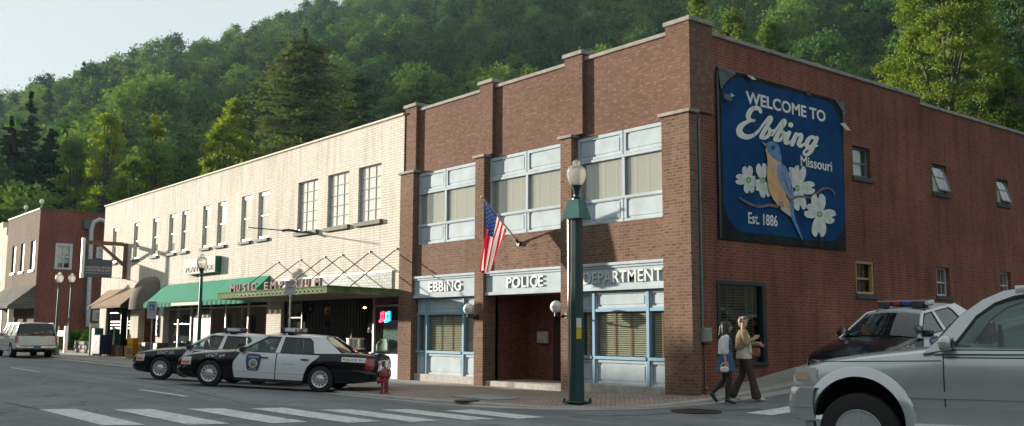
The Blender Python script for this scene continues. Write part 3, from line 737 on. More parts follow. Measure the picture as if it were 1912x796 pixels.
for k, (a, b) in enumerate(BWN):
    Y = C + .08; mb = MB()
    mb.box(a, a + .06, Y, Y + .08, 5.10, 7.03); mb.box(b - .04, b, Y, Y + .08, 5.10, 7.03); mb.box(a + .06, b - .04, Y, Y + .08, 6.99, 7.03); mb.box(a + .06, b - .04, Y, Y + .08, 5.10, 5.15)
    for i in (1, 2): x = lerp(a + .04, b - .02, i / 3); mb.box(x - .009, x + .009, Y + .01, Y + .06, 5.151, 6.989)
    for i in range(1, 5): z = 5.12 + i * .376; mb.box(a + .06, b - .04, Y + .005, Y + .055, z - .009, z + .009)
    fr = mb.build('window', plain('frame_grey_white', (.42, .43, .42), .9, spec=.1), cb)
    mb = MB(); mb.box(a + .05, b - .03, Y + .03, Y + .034, 5.12, 7.0); sub('pane', mb, M_GLASSW, fr)
    mb = MB()
    def cur(u, v, a=a, b=b, Y=Y, k=k):
        return (lerp(a + .02, b - .02, u), Y + .075 + .012 * math.sin(u * 17 + k) * (1 - v * .5) + .008 * noise.noise((u * 6, v * 5, k)), lerp(5.1, 7.03, v))
    mb.grid(cur, 24, 12); sub('curtain', mb, plain('sheet_white', (.88, .88, .85), .9, var=.15, scale=2.5), fr, smooth=True)
    mb = MB(); mb.box(a - .10, b + .14, C - .12, C + .28, 4.95, 5.098, .012); sub('sill', mb, M_SILL, fr)

def inner_box(name, x0, x1, yb, parent, mat, ztop=2.6, front=0):
    mb = MB(); mb.quad((x0, C + .33, -.15), (x1, C + .33, -.15), (x1, yb, -.15), (x0, yb, -.15)); mb.quad((x0, C + .33, ztop), (x1, C + .33, ztop), (x1, yb, ztop), (x0, yb, ztop))
    mb.quad((x0, yb, -.2), (x1, yb, -.2), (x1, yb, ztop), (x0, yb, ztop)); mb.quad((x0, C + .33, -.2), (x0, yb, -.2), (x0, yb, ztop), (x0, C + .33, ztop)); mb.quad((x1, C + .33, -.2), (x1, yb, -.2), (x1, yb, ztop), (x1, C + .33, ztop))
    return mb.build(name, mat, parent, fix=False)
# -- law office front (brown awning)
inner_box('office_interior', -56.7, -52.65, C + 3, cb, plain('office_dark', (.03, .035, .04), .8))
zb = on_ground(230, 664, z_walk).z
mb = MB(); mb.box(-56.75, -54.5, C + .02, C + .3, -.5, .55); mb.box(-54.5, -53.4, C + .6, C + .8, -.5, .55); mb.box(-53.4, -52.6, C + .02, C + .3, -.5, .55); mb.build('bulkhead', brick('brick_tan_low', (.36, .24, .14), (.42, .29, .18), (.25, .18, .12)), cb)
mb = MB()
for x in (-56.7, -54.55): mb.box(x, x + .07, C + .12, C + .2, .55, 2.6)
for x in (-53.45, -52.67): mb.box(x, x + .07, C + .12, C + .2, .55, 2.6)
mb.box(-56.63, -54.55, C + .12, C + .2, 2.28, 2.34); mb.box(-53.38, -52.67, C + .12, C + .2, 2.28, 2.34)
fr = mb.build('shop_window', M_BLACK, cb)
mb = MB(); mb.box(-56.63, -54.55, C + .16, C + .165, .55, 2.28); mb.box(-53.38, -52.67, C + .16, C + .165, .55, 2.28); sub('pane', mb, M_GLASSD, fr)
mb = MB()
for x0, x1 in ((-56.4, -54.75), (-53.3, -52.75)):
    for i, z in enumerate((1.78, 1.60, 1.42)): mb = MB(); mb.box(x0, x1, C + .15, C + .154, z, z + .09); sub('window_decal', mb, plain('decal_pale', (.45, .52, .55), .5, var=0), fr)
mb = MB(); mb.grid(lambda u, v: (lerp(-54.4, -53.5, u), C + .75 + .05 * math.sin(u * 40), lerp(.1, 2.5, v)), 50, 1); mb.build('curtain', plain('curtain_grey', (.30, .36, .36), .9, var=.1), cb, smooth=True)
# -- door bay beside it
mb = MB(); mb.quad((-51.36, C + .9, g0), (-48.7, C + .9, g0), (-48.7, C + .9, 2.62), (-51.36, C + .9, 2.62)); mb.quad((-51.36, C + .33, g0), (-51.36, C + .9, g0), (-51.36, C + .9, 2.62), (-51.36, C + .33, 2.62)); mb.quad((-48.7, C + .33, g0), (-48.7, C + .9, g0), (-48.7, C + .9, 2.62), (-48.7, C + .33, 2.62)); mb.build('recess_wall', M_FARRED, cb, fix=False)
mb = MB(); mb.box(-50.6, -49.5, C + .83, C + .9, -.1, 2.15, .01); mb.box(-50.4, -49.7, C + .81, C + .832, 1.2, 1.95); dr = mb.build('door', plain('door_dark_red', (.10, .035, .025), .4), cb)
# -- plant shop front
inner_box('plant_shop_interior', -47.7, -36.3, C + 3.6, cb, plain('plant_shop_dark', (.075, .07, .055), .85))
G = C + .26
MX = [ony(p, 600, G).x for p in (305, 333, 357, 393, 421.5, 463.5, 494)]
mb = MB(); mb.box(-47.75, -36.26, G - .1, G + .08, -.5, .36, .01); mb.build('bulkhead', plain('bulk_tan', (.50, .42, .30), .7), cb)
mb = MB()
for i, x in enumerate(MX[:-1] + [-36.3]): mb.box(x - .045, x + .045, G - .03, G + .06, .361, 2.6)
mb.box(-47.7, -36.3, G - .035, G + .055, 2.36, 2.42)
fr = mb.build('shop_window', plain('alu_pale', (.62, .58, .50), .4, metal=.2, var=.05), cb)
mb = MB(); mb.box(-47.7, MX[2], G + .01, G + .016, .36, 2.36); mb.box(MX[3], -36.3, G + .01, G + .016, .36, 2.36); sub('pane', mb, M_GLASSD, fr)
mb = MB(); mb.box(MX[2] + .1, MX[3] - .1, G + .05, G + .09, -.1, 2.3); mb.box(MX[2] + .25, MX[3] - .25, G + .03, G + .049, .5, 2.1); mb.build('door', plain('door_brown2', (.10, .065, .04), .5), cb)
mb = MB()
for (a, b, lo, hi) in ((MX[0] + .1, MX[0] + .9, .4, 2.1), (MX[3] + .1, MX[3] + .55, .4, 2.2), (MX[3] + 1.0, MX[4], .4, 2.2)):
    mb.grid(lambda u, v: (lerp(a, b, u), G + .5 + .06 * math.sin(u * 30), lerp(lo, hi, v)), 30, 1)
mb.build('curtain', plain('curtain_sage', (.36, .42, .38), .9, var=.2), cb, smooth=True)
# plants in the window
rp = random.Random(3)
for k, (x, s) in enumerate(((MX[0] + .75, .5), (MX[1] + .5, .45), (MX[4] + .7, .8), (MX[5] + .7, .7))):
    mb = MB(); mb.mat(0)
    for i in range(260):
        c = Vector((rp.gauss(0, .28) * s, rp.gauss(0, .2) * s, abs(rp.gauss(.5, .35)) * s)); d = Vector((rp.uniform(-1, 1), rp.uniform(-1, 1), rp.uniform(-1, 1))).normalized() * .06; e = d.orthogonal().normalized() * .03
        mb.quad(c - d, c - e, c + d, c + e)
    mb.mat(1); mb.lathe([(.12, -.2), (.17, .05), (.18, .07), (0, .07)], (0, 0, 0), 14)
    o = mb.build('potted_plant', [leafmat('leaf_pot', (.02, .06, .02), (.08, .16, .05)), plain('terracotta', (.35, .15, .08), .8)], fix=False)
    o.location = (x, G + .6, .65); tag(o, ['small leafy pot plant at the left end of the plant shop window', 'low pot plant beside the plant shop door', 'tall leafy pot plant behind the middle shop pane', 'leafy pot plant in the right hand shop pane under the awning'][k], 'pot plant', 'pot plants in the shop window')
mb = MB(); mb.box(-.55, .55, -.3, .3, .62, .70); mb.box(-.55, .55, -.3, .3, .45, .5)
for x in (-.5, .5):
    for y in (-.25, .25): mb.box(x - .03, x + .03, y - .03, y + .03, 0, .62)
for i in range(5): mb.lathe([(.0, .70), (.12, .71), (.13, .80), (.05, .86), (0, .87)], (-.4 + i * .2, 0, 0), 10)
o = mb.build('display_table', M_WHITE); o.location = (MX[1] - .25, G + .62, -.1); tag(o, 'white slatted display table with rounded white pots in the plant shop window', 'table')
mb = MB(); mb.lathe([(0, 0), (.11, .0), (.16, .06), (.16, .9), (.11, 1.02), (0, 1.06)], (0, 0, 0), 16, sy=.25)
o = mb.build('number_plaque', M_BLACK); x = ony(296, 600, C).x; o.location = (x, C - .05, 1.05); tag(o, 'black arched house number plaque on the cream brick pier', 'plaque')
mb = MB()
for i_, d_ in enumerate('224'): text_on(mb, d_, (-.06, -.045, .68 - i_ * .24), (.06, -.045, .68 - i_ * .24), .17, (0, -1, 0), .01, .01)
n_ = mb.build('numerals', M_WHITE, o)
# -- music shop front
mb = MB()
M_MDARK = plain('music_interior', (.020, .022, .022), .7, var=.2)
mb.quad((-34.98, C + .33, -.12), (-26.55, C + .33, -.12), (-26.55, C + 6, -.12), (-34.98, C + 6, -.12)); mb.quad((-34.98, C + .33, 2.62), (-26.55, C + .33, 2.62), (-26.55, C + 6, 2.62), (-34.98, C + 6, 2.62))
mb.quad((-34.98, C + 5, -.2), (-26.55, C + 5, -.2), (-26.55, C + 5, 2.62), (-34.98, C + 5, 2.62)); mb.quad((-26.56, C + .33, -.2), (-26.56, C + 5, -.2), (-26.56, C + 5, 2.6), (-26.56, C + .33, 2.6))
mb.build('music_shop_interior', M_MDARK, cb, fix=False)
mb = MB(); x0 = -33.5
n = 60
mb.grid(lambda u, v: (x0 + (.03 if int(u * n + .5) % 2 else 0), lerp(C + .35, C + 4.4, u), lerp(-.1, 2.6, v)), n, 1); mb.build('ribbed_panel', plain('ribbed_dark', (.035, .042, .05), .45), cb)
mb = MB(); mb.box(-34.98, -33.5, C + .1, C + .25, -.5, .45); mb.build('bulkhead', M_WHITE, cb)
mb = MB(); 
for x in (-34.98, -33.56): mb.box(x, x + .06, C + .14, C + .22, .451, 2.6)
mb.box(-34.92, -33.56, C + .15, C + .21, 1.86, 1.90)
fr = mb.build('shop_window', M_BLACK, cb)
mb = MB(); mb.box(-34.92, -33.56, C + .17, C + .175, .45, 2.6); sub('pane', mb, M_GLASSD, fr)
mb = MB(); mb.box(-34.9, -33.6, C + .30, C + .33, .45, 1.72); mb.build('display_board', plain('board_sage', (.42, .48, .44), .8, var=.12), cb)
# right display bay
xr0 = ony(697, 600, C + .15).x
mb = MB(); mb.box(xr0, -26.55, C + .08, C + .3, -.5, .62, .01); mb.box(xr0 + .05, -26.6, C + .05, C + .081, .58, .64); mb.build('bulkhead', M_WHITE, cb)
mb = MB()
for x in (xr0, -26.66): mb.box(x, x + .08, C + .12, C + .2, .641, 2.6)
mb.box(xr0 + .08, -26.66, C + .13, C + .19, 2.2, 2.25)
fr = mb.build('shop_window', plain('alu_grey', (.40, .43, .40), .4, metal=.3, var=.05), cb)
mb = MB(); mb.box(xr0 + .08, -26.66, C + .155, C + .16, .64, 2.6); sub('pane', mb, M_GLASSD, fr)
mb = MB(); mb.box(xr0, -26.6, C + .55, C + .58, .6, 1.75); mb.build('display_board', plain('board_sage', (.42, .48, .44), .8, var=.12), cb)
mb = MB(); mb.quad((xr0 + .05, C + .2, -.1), (xr0 + .05, C + 2.5, -.1), (xr0 + .05, C + 2.5, 2.5), (xr0 + .05, C + .2, 2.5)); mb.build('return_pane', M_GLASSD, cb)
# neon notes
def note(name, px, mat, lab):
    c = ony(px, 592, C + .12); mb = MB()
    for dx, dz in ((-.09, -.14), (.07, -.10)): mb.tube([(c.x + dx + .045 * math.cos(t), c.y, c.z + dz + .035 * math.sin(t)) for t in [i * PI / 5 for i in range(11)]], .016, 6)
    mb.tube([(c.x - .045, c.y, c.z - .14), (c.x - .045, c.y, c.z + .14), (c.x + .115, c.y, c.z + .18), (c.x + .115, c.y, c.z - .10)], .016, 6); mb.tube([(c.x - .045, c.y, c.z + .09), (c.x + .115, c.y, c.z + .13)], .016, 6)
    tag(mb.build(name, mat), lab, 'neon sign', 'neon music notes in the music shop window')
note('neon_note', 712.5, plain('neon_red', (.6, .02, .05), .4, var=0, emit=(1, .03, .08), es=3.5), 'red neon music note glowing in the shop window')
note('neon_note', 722.5, plain('neon_blue', (.02, .3, .6), .4, var=0, emit=(.03, .45, 1), es=3.5), 'blue neon music note glowing in the shop window')
# ceiling lamps
M_BULB = plain('bulb_warm', (1, .7, .4), .5, var=0, emit=(1, .55, .22), es=14)
M_SHADE = plain('shade_brass', (.25, .16, .08), .4, metal=.5, var=0)
for k, (px, py, Y, lab) in enumerate(((590, 571, C + 2.4, 'small warm lamp hanging furthest left inside the music shop'), (639, 569, C + 2.2, 'bright warm lamp hanging in the middle of the music shop ceiling'), (681, 572, C + 1.9, 'orange lamp hanging nearest the neon notes in the music shop'))):
    c = ony(px, py, Y); t = thing('pendant_lamp', lab, 'lamp', c, 0, 'warm lamps in the music shop')
    mb = MB(); mb.lathe([(.13, -.04), (.10, .03), (.03, .08), (.0, .09)], (0, 0, 0), 14); mb.tube([(0, 0, .08), (0, 0, max(.1, 2.6 - c.z))], .008, 5); mb.build('lamp_shade', M_SHADE, t)
    mb = MB(); mb.lathe([(0, -.09), (.05, -.07), (.06, -.03), (0, -.01)], (0, 0, 0), 10); mb.build('bulb', M_BULB, t)
# records on the ribbed wall
for k, (px, py, r) in enumerate(((579, 577, .17), (612, 581, .17), (612, 604, .11), (640, 585, .14))):
    c = onx(px, py, x0 + .04) if px < 627 else ony(px, py, C + 4.9); t = thing('vinyl_record', ['black record hung highest left on the ribbed wall of the music shop', 'black record on the ribbed wall right of the first', 'small record low on the ribbed wall of the music shop', 'dark record on the back wall of the music shop'][k], 'record', c, 0, 'records on the music shop wall')
    ax = 'x' if px < 627 else 'y'; sgn = 1 if px < 627 else -1
    mb = MB(); mb.lathe([(r, 0), (r, .012 * sgn), (0, .012 * sgn)], (0, 0, 0), 24, ax); mb.build('disc', plain('vinyl', (.008, .008, .009), .25, var=0), t)
    mb = MB(); mb.lathe([(r * .36, .012 * sgn), (r * .36, .016 * sgn), (0, .016 * sgn)], (0, 0, 0), 16, ax); mb.build('disc_label', plain('record_label', (.10, .16, .16), .6, var=0), t)
def guitar(c, lab, colr, rz=0, s=1, lean=.12):
    t = thing('guitar', lab, 'guitar', c, rz, 'guitars in the music shop')
    out = [(0, 0), (.13, .01), (.19, .09), (.18, .18), (.12, .27), (.14, .36), (.11, .45), (.03, .49)]
    pts = [(x * s, z * s) for x, z in out] + [(-x * s, z * s) for x, z in out[::-1][:-1]]
    mb = MB(); mb.prism([(x, 0, z) for x, z in pts], (0, .09 * s, 0)); mb.build('guitar_body', colr, t, smooth=True, angle=50)
    mb = MB(); mb.box(-.03 * s, .03 * s, -.012, .02, .4 * s, .85 * s); mb.box(-.04 * s, .04 * s, -.012, .015, .85 * s, .98 * s); mb.build('neck', M_DKWOOD, t)
    mb = MB(); mb.lathe([(.05 * s, 0), (.05 * s, -.004), (0, -.004)], (0, 0, .30 * s), 16, 'y'); mb.build('sound_hole', M_BLACK, t)
    t.rotation_euler = (-lean, 0, rz)
M_GUI = plain('guitar_honey', (.42, .22, .07), .3, var=.15, coat=.3); M_GUIR = plain('guitar_red', (.28, .07, .03), .3, coat=.3)
c = ony(651, 664, C + .9); guitar(c, 'honey coloured acoustic guitar leaning low inside the music shop doorway', M_GUI, s=1.05)
c = ony(690, 622, C + 1.3); guitar(c, 'reddish guitar standing high behind the music shop door pane', M_GUIR, s=.85)
c = ony(592, 628, C + 1.6); guitar(c, 'dull brown guitar on the dark left side of the music shop', plain('guitar_dull', (.13, .08, .05), .4), s=.8)
# snare drum and white chair back
c = ony(668, 668, C + .35); t = thing('drum', 'silver and white drum standing outside the music shop behind the patrol car trunk', 'drum', (c.x, c.y - .1, .0))
c0 = .78
mb = MB(); mb.lathe([(.34, 0), (.34, .34)], (0, 0, c0 - .0), 28, sy=.9); sh = mb.build('shell', plain('drum_silver', (.72, .70, .64), .22, metal=.7, var=.1), t, smooth=True)
mb = MB(); mb.lathe([(.355, .32), (.36, .36), (.34, .365), (0, .37)], (0, 0, c0), 28, sy=.9); mb.lathe([(.36, -.02), (.36, .03), (.33, .03)], (0, 0, c0), 28, sy=.9); mb.build('hoop', M_WHITE, t, smooth=True)
mb = MB()
for a in (0, 2.1, 4.2): mb.tube([(0, 0, c0 - .05), (.3 * math.cos(a), .3 * math.sin(a), -.12)], .012, 6)
mb.tube([(0, 0, c0 - .1), (0, 0, c0)], .02, 6); mb.build('stand', M_GALV, t); t.rotation_euler = (0, R(0), 0)
c = ony(715, 668, C + .38); t = thing('chair', 'white round backed chair behind the right hand music shop window', 'chair', (c.x, c.y, .1))
mb = MB()
mb.grid(lambda u, v: ((u - .5) * .8 * (1 - .25 * max(0, v - .5) ** 2 * 4 * abs(u - .5) * 2), .1 * math.cos((u - .5) * 3), .62 + v * .42 - .1 * abs(u - .5) ** 3 * 8 * v), 16, 6); b_ = mb.build('backrest', M_WHITE, t, smooth=True); m_ = b_.modifiers.new('s', 'SOLIDIFY'); m_.thickness = .05
mb = MB(); mb.box(-.36, .36, -.45, .1, .42, .48, .02); mb.build('seat', M_WHITE, t)
for x in (-.32, .32):
    for y in (-.4, .08): mb = MB(); mb.tube([(x, y, .43), (x * 1.05, y, 0)], .02, 6); mb.build('leg', M_WHITE, t)
# white glazed tile band over the marquee
xl, xr = -34.9, -26.95
mb = MB(); mb.box(xl, xr, C - .05, C, 2.76, 3.30)
tb = mb.build('tile_band', brick('tile_white', (.60, .62, .60), (.72, .73, .70), (.40, .40, .36), bw=.2, bh=.1, ms=.012, c3=(.45, .49, .48), third=.55, bstr=.2), cb)
mb = MB(); mb.box(xl - .02, xr + .02, C - .07, C + .01, 3.301, 3.36, .008); sub('trim', mb, M_WHITE, tb)

# ------------------------------------------------------------------ marquee of the music shop
mq = athing('marquee', 'green canopy over the music shop with a row of standing pink letters', 'marquee', (-30, 15, 2.6))
M_MQ = plain('marquee_green', (.14, .20, .09), .95, spec=.08, var=.3, scale=5, c2=(.07, .10, .045)); M_MQD = plain('marquee_soffit', (.12, .10, .07), .8)
TZ = lambda y: .03 * (C - y)
P = [(-35.75, 14.78), (-27.2, 14.78), (-27.02, 14.95), (-26.52, C - .002), (-35.9, C - .002)]
mb = MB(); mb.prism([(x, y, 2.50 + TZ(y)) for x, y in P], (0, 0, .2)); mb.build('fascia', M_MQ, mq)
mb = MB(); mb.prism([(x, y, 2.702 + TZ(y)) for x, y in [(-35.8, 14.75), (-27.18, 14.75), (-26.98, 14.94), (-26.5, C - .002), (-35.95, C - .002)]], (0, 0, .03)); mb.build('roof_edge', plain('marquee_edge', (.10, .16, .09), .95, spec=.08), mq)
mb = MB(); mb.prism([(x, y, 2.49 + TZ(y)) for x, y in [(-35.7, 14.83), (-27.25, 14.83), (-27.1, 15.0), (-26.6, C - .01), (-35.8, C - .01)]], (0, 0, .009)); mb.build('soffit', M_MQD, mq)
for (pa, pb, n, m_, amp) in ((444, 480, 5, plain('zigzag_white', (.8, .82, .78), .5, var=0), .032), (482, 600, 16, plain('zigzag_green', (.45, .56, .36), .5, var=0), .03)):
    xa, xb = ony(pa, 548, 14.77).x, ony(pb, 544, 14.77).x; mb = MB()
    mb.tube([(lerp(xa, xb, i / (n * 4)), 14.765, 2.67 + amp * math.sin(i * PI / 2)) for i in range(n * 4 + 1)], .014, 5); mb.build('zigzag_trim', m_, mq)
LT = [('M', 432, 440.4), ('U', 444, 450), ('S', 455.5, 460.7), ('I', 465, 467), ('C', 472, 479.6), ('E', 495.4, 502), ('M', 507.5, 516.5), ('P', 524, 529.5), ('O', 538, 545), ('R', 551.5, 557.5), ('I', 565, 567), ('U', 573, 579), ('M', 589, 599.5)]
M_LP = plain('letter_face', (.36, .26, .235), .9, spec=.1, var=.1); 
for ch, a, b in LT:
    A = ony(a, 540, 14.86); B = ony(b, 540, 14.86); mb = MB(); text_on(mb, ch, (A.x, 14.9, 2.80), (B.x, 14.9, 2.80), .28, (0, -1, 0), .09, .012)
    mb.build('letter', M_LP, mq)
for px, py in ((520, 487.5), (561.7, 483.6), (607, 478.3), (639.6, 474.3), (691.6, 468.3), (744, 463.8)):
    x = ony(px, py, C).x; x = min(x, -26.75); mb = MB(); mb.tube([(x, C, 4.05), (x, 15.35, 2.78)], .018, 6); mb.tube([(x, C, 4.05), (x, C - .05, 4.05)], .04, 8); mb.build('support_rod', M_BLACK, mq)

# ------------------------------------------------------------------ awnings
def awning(name, lab, x0, x1, zt, Yf, zf, val, mat, open_r=None, scal=True, ribs=0, seam=1.2):
    t = athing(name, lab, 'awning', ((x0 + x1) / 2, C, zt)); mb = MB()
    def fn(u, v):
        s = math.sin(v * PI) * .035; rib = .012 * abs(math.sin(u * PI * (x1 - x0) / seam)) ** .4
        return (lerp(x0, x1, u), lerp(C - .01, Yf, v), lerp(zt, zf, v) - s + rib)
    nu = int((x1 - x0) * 5); mb.grid(fn, nu, 6)
    mb.build('canopy', mat, t, smooth=True, angle=60)
    mb = MB(); nv = int((x1 - x0) / .07)
    for i in range(nv):
        a, b = x0 + (x1 - x0) * i / nv, x0 + (x1 - x0) * (i + 1) / nv; w = .012 * math.sin(i * .9)
        d = val * (1 if not scal else (.90 + .1 * (i % 3 != 0)))
        mb.quad((a, Yf - .004 + w, zf), (b, Yf - .004 + w, zf), (b, Yf - .01 + w, zf - d), (a, Yf - .01 + w, zf - d))
    mb.build('valance', mat, t, fix=False)
    for x in (x0, x1):
        mb = MB(); mb.add([(x, C - .01, zt), (x, Yf, zf), (x, Yf, zf - val), (x, C - .01, zf - val * .6)], [(0, 1, 2, 3)]); mb.build('side_panel', mat if open_r is None else open_r, t, fix=False)
    mb = MB(); mb.tube([(x0 + .02, Yf + .03, zf - .02), (x1 - .02, Yf + .03, zf - .02)], .02, 6)
    for i in range(4): x = lerp(x0 + .03, x1 - .03, i / 3); mb.tube([(x, Yf + .03, zf - .02), (x, C, zf - .02)], .015, 6)
    mb.build('awning_frame', M_GALV, t)
    return t
M_AWG = plain('awning_green', (.04, .235, .15), .95, spec=.1, var=.12, scale=1.5); M_AWB = plain('awning_brown', (.27, .19, .12), .95, spec=.1, var=.15, scale=2)
aw = awning('awning', 'long green fabric awning with a scalloped edge over the plant shop', -47.74, -36.05, 3.56, 16.05, 2.64, .20, M_AWG, seam=1.3)
A = ony(320, 570, 16.0); B = ony(374, 565, 16.0)
mb = MB(); mb.box(A.x, B.x, 16.0 - .015, 16.0 - .004 + .02, 2.47, 2.6); mb.build('faded_strip', plain('faded_strip', (.52, .44, .34), .8, var=.3, scale=10), aw)
awning('awning', 'brown fabric awning over the law office window at the far end', -56.6, -50.99, 3.57, 15.98, 2.64, .12, M_AWB, open_r=plain('awning_inner_shade', (.02, .02, .018), .9), scal=False, seam=1.0)  # near-black sheet over the open ends stands in for the shaded inside
t = athing('dome_awning', 'small grey brown domed awning over a doorway between the brown and green awnings', 'awning', (-49.5, C, 2.6))
mb = MB(); mb.grid(lambda u, v: (-49.6 + 1.28 * math.cos(PI * u) * -1, C - 1.0 * math.sin(PI * u) * math.cos(v * PI / 2), 2.62 + 1.45 * math.sin(v * PI / 2) * (math.sin(PI * u) ** .25 if True else 1)), 18, 8)
mb.grid(lambda u, v: (-49.6 + 1.28 * math.cos(PI * u) * -1, C - 1.0 * math.sin(PI * u), 2.62 - .22 * v), 18, 1)
mb.build('canopy', plain('awning_taupe', (.17, .15, .125), .95, spec=.08, var=.15), t, smooth=True, fix=False)

# ------------------------------------------------------------------ projecting sign of the law office
XS = -53.64; t = athing('projecting_sign', 'slate blue law office board hanging from a rust brown timber bracket', 'sign', (XS, C, 4))
M_TIM = plain('timber_brown', (.16, .075, .035), .7, var=.2)
mb = MB(); mb.box(XS - .08, XS + .08, C - .24, C - .02, onx(227, 518, XS).z - .1, 6.02, .01); mb.box(XS - .08, XS + .08, 14.85, C - .24, 5.86, 6.06, .01)
mb.prism([(XS - .07, C - .20, 4.75), (XS - .07, C - .20, 4.98), (XS - .07, 15.75, 5.86), (XS - .07, 15.55, 5.86)], (.14, 0, 0)); mb.build('bracket', M_TIM, t)
mb = MB(); mb.box(XS - .09, XS + .09, 14.70, 14.85, 4.08, 6.18, .01); mb.build('end_post', M_WHITE, t)
a_, b_ = onx(156, 484, XS), onx(208, 519, XS); Y0, Y1 = 14.87, b_.y; Z1, Z0 = onx(180, 485, XS).z, onx(180, 518, XS).z
M_SLT = plain('sign_slate', (.07, .085, .11), .6, var=.45, scale=1.3)
mb = MB(); mb.box(XS - .03, XS + .03, Y0, Y1, Z0, Z1, .008); bd = mb.build('board', M_SLT, t)
mb = MB(); mb.tube([(XS, 14.9, Z1), (XS, C, Z1)], .015, 6); mb.tube([(XS, 14.9, Z0), (XS, C, Z0)], .015, 6); mb.build('stay', M_BLACK, t)
mb = MB(); H = Z1 - Z0; L = Y1 - Y0
for s, zf, h, y_a, y_b in (('HARWOOD, MOORE', .50, .085, .05, .95), ('CARPENTER & GUY', .34, .085, .05, .95), ('ATTORNEYS AT LAW', .20, .045, .05, .95)):
    text_on(mb, s, (XS + .031, Y0 + L * y_a, Z0 + H * zf), (XS + .031, Y0 + L * y_b, Z0 + H * zf), h * 1.3, (1, 0, 0), .008, .012)
sub('lettering', mb, plain('letter_silver', (.5, .5, .5), .5, var=0), bd)
# plant shop sign
xa, xb = ony(345, 500, C - .28).x, ony(401.5, 500, C - .28).x; za, zc = 3.92, 4.62
t = athing('shop_sign', 'white box sign with green sides above the green awning', 'sign', (xa, C, 4))
mb = MB(); mb.box(xa, xb, C - .27, C - .005, za, zc); mb.build('case', plain('sign_green', (.01, .12, .08), .4), t)
mb = MB(); mb.box(xa + .0, xb - .0, C - .29, C - .272, za, zc); fc = mb.build('face', plain('sign_white', (.62, .62, .58), .9, var=.03, spec=.1), t)
mb = MB(); mb.box(lerp(xa, xb, .2), lerp(xa, xb, .8), C - .296, C - .2901, za + .45, za + .54); sub('faded_line', mb, plain('sign_faint', (.62, .6, .5), .5, var=0), fc)
mb = MB(); text_on(mb, 'PLANTIQUE', (lerp(xa, xb, .05), C - .29, za + .10), (lerp(xa, xb, .95), C - .29, za + .10), .24, (0, -1, 0), .03, .0); sub('lettering', mb, plain('sign_letter', (.45, .42, .34), .8, var=0), fc)
# bare banner rod on the cream wall
t = athing('banner_rod', 'dark bare metal rod sticking out of the cream wall below the big windows', 'rod', (-33.58, C, 5.1))
mb = MB(); mb.tube([(-33.58, C, 5.12), (-33.58, 14.92, 5.14)], .022, 6); mb.build('rod', M_BLACK, t)
mb = MB(); mb.tube([(-33.58, C - .02, 5.12), (-33.55, C - .5, 5.16), (-33.6, C - .75, 5.11)], .05, 8); mb.tube([(-33.58, C, 5.12), (-33.58, C - .04, 5.12)], .09, 10); mb.build('collar', M_BLACK, t)

# ------------------------------------------------------------------ far brick building and its white neighbour
XB = -72.0
cY = onx(76, 391, XB).y; ZT = onx(76, 391, XB).z
fb = athing('brick_shop', 'brown and red brick shop at the far end of the street with a shingled awning', 'building', (XB, cY, 0))
def fh(x0, y0, x1, y1):
    a, b = ony(x0, y0, cY), ony(x1, y1, cY); return (a.x, b.x, b.z, a.z)
FW = [(ony(95, 460, cY).x, ony(119, 460, cY).x)]
cr = lambda x: x / 3.98; cry = lambda y: 380 + y / 3.98
FW = []
for (x0, x1, yt, yb) in ((94, 120, 318, 518), (158, 184, 298, 508), (232, 265, 278, 495)):
    a = ony(cr(x0), cry(yt), cY); b = ony(cr(x1), cry(yt), cY); c_ = ony(cr(x0), cry(yb), cY); FW.append((a.x, b.x, c_.z, (a.z + b.z) / 2))
XL = ony(17, 408, cY).x
mb = MB(); wall_holes(mb, FM(cY), (XL, XB), (-.6, ZT), FW, .15); mb.build('front_wall', M_BROWNB, fb, fix=False)
def sh(x0, y0, x1, y1):
    a, b = onx(x0, y0, XB), onx(x1, y1, XB); return (a.y, b.y, b.z, a.z)
SH = [sh(104, 454, 133, 504), sh(180, 461, 194, 483), sh(173, 579, 189, 600)]
mb = MB(); wall_holes(mb, lambda u, v, d=0: (XB - d, u, v), (cY, cY + 26), (-.6, ZT), SH, .1); mb.build('side_wall', M_FARRED, fb, fix=False)
mb = MB(); mb.box(XL, XB + .05, cY - .06, cY + .3, ZT, ZT + .1); mb.box(XB - .3, XB + .05, cY + .3, cY + 26, ZT, ZT + .08); mb.build('coping', plain('tin_dark', (.08, .06, .05), .7), fb)
mb = MB(); mb.box(XL + .1, XB - .2, cY + .3, cY + 25, ZT - .6, ZT - .5); mb.build('roof', MATS['roof_felt'], fb)
for (a, b, c_, d) in FW:
    mb = MB(); mb.box(a, b, cY + .1, cY + .14, c_, d); fr = mb.build('window', plain('frame_lilac', (.14, .15, .22), .6), fb)
    mb = MB(); mb.box(b - (b - a) * .3, b, cY + .06, cY + .099, c_ + (d - c_) * .45, d); sub('curtain', mb, M_WHITE, fr); mb = MB(); mb.box(a - .1, b + .1, cY - .08, cY + .1, c_ - .15, c_); sub('sill', mb, M_WHITE, fr)
M_FBL = plain('frame_pale_blue', (.42, .50, .54), .6)
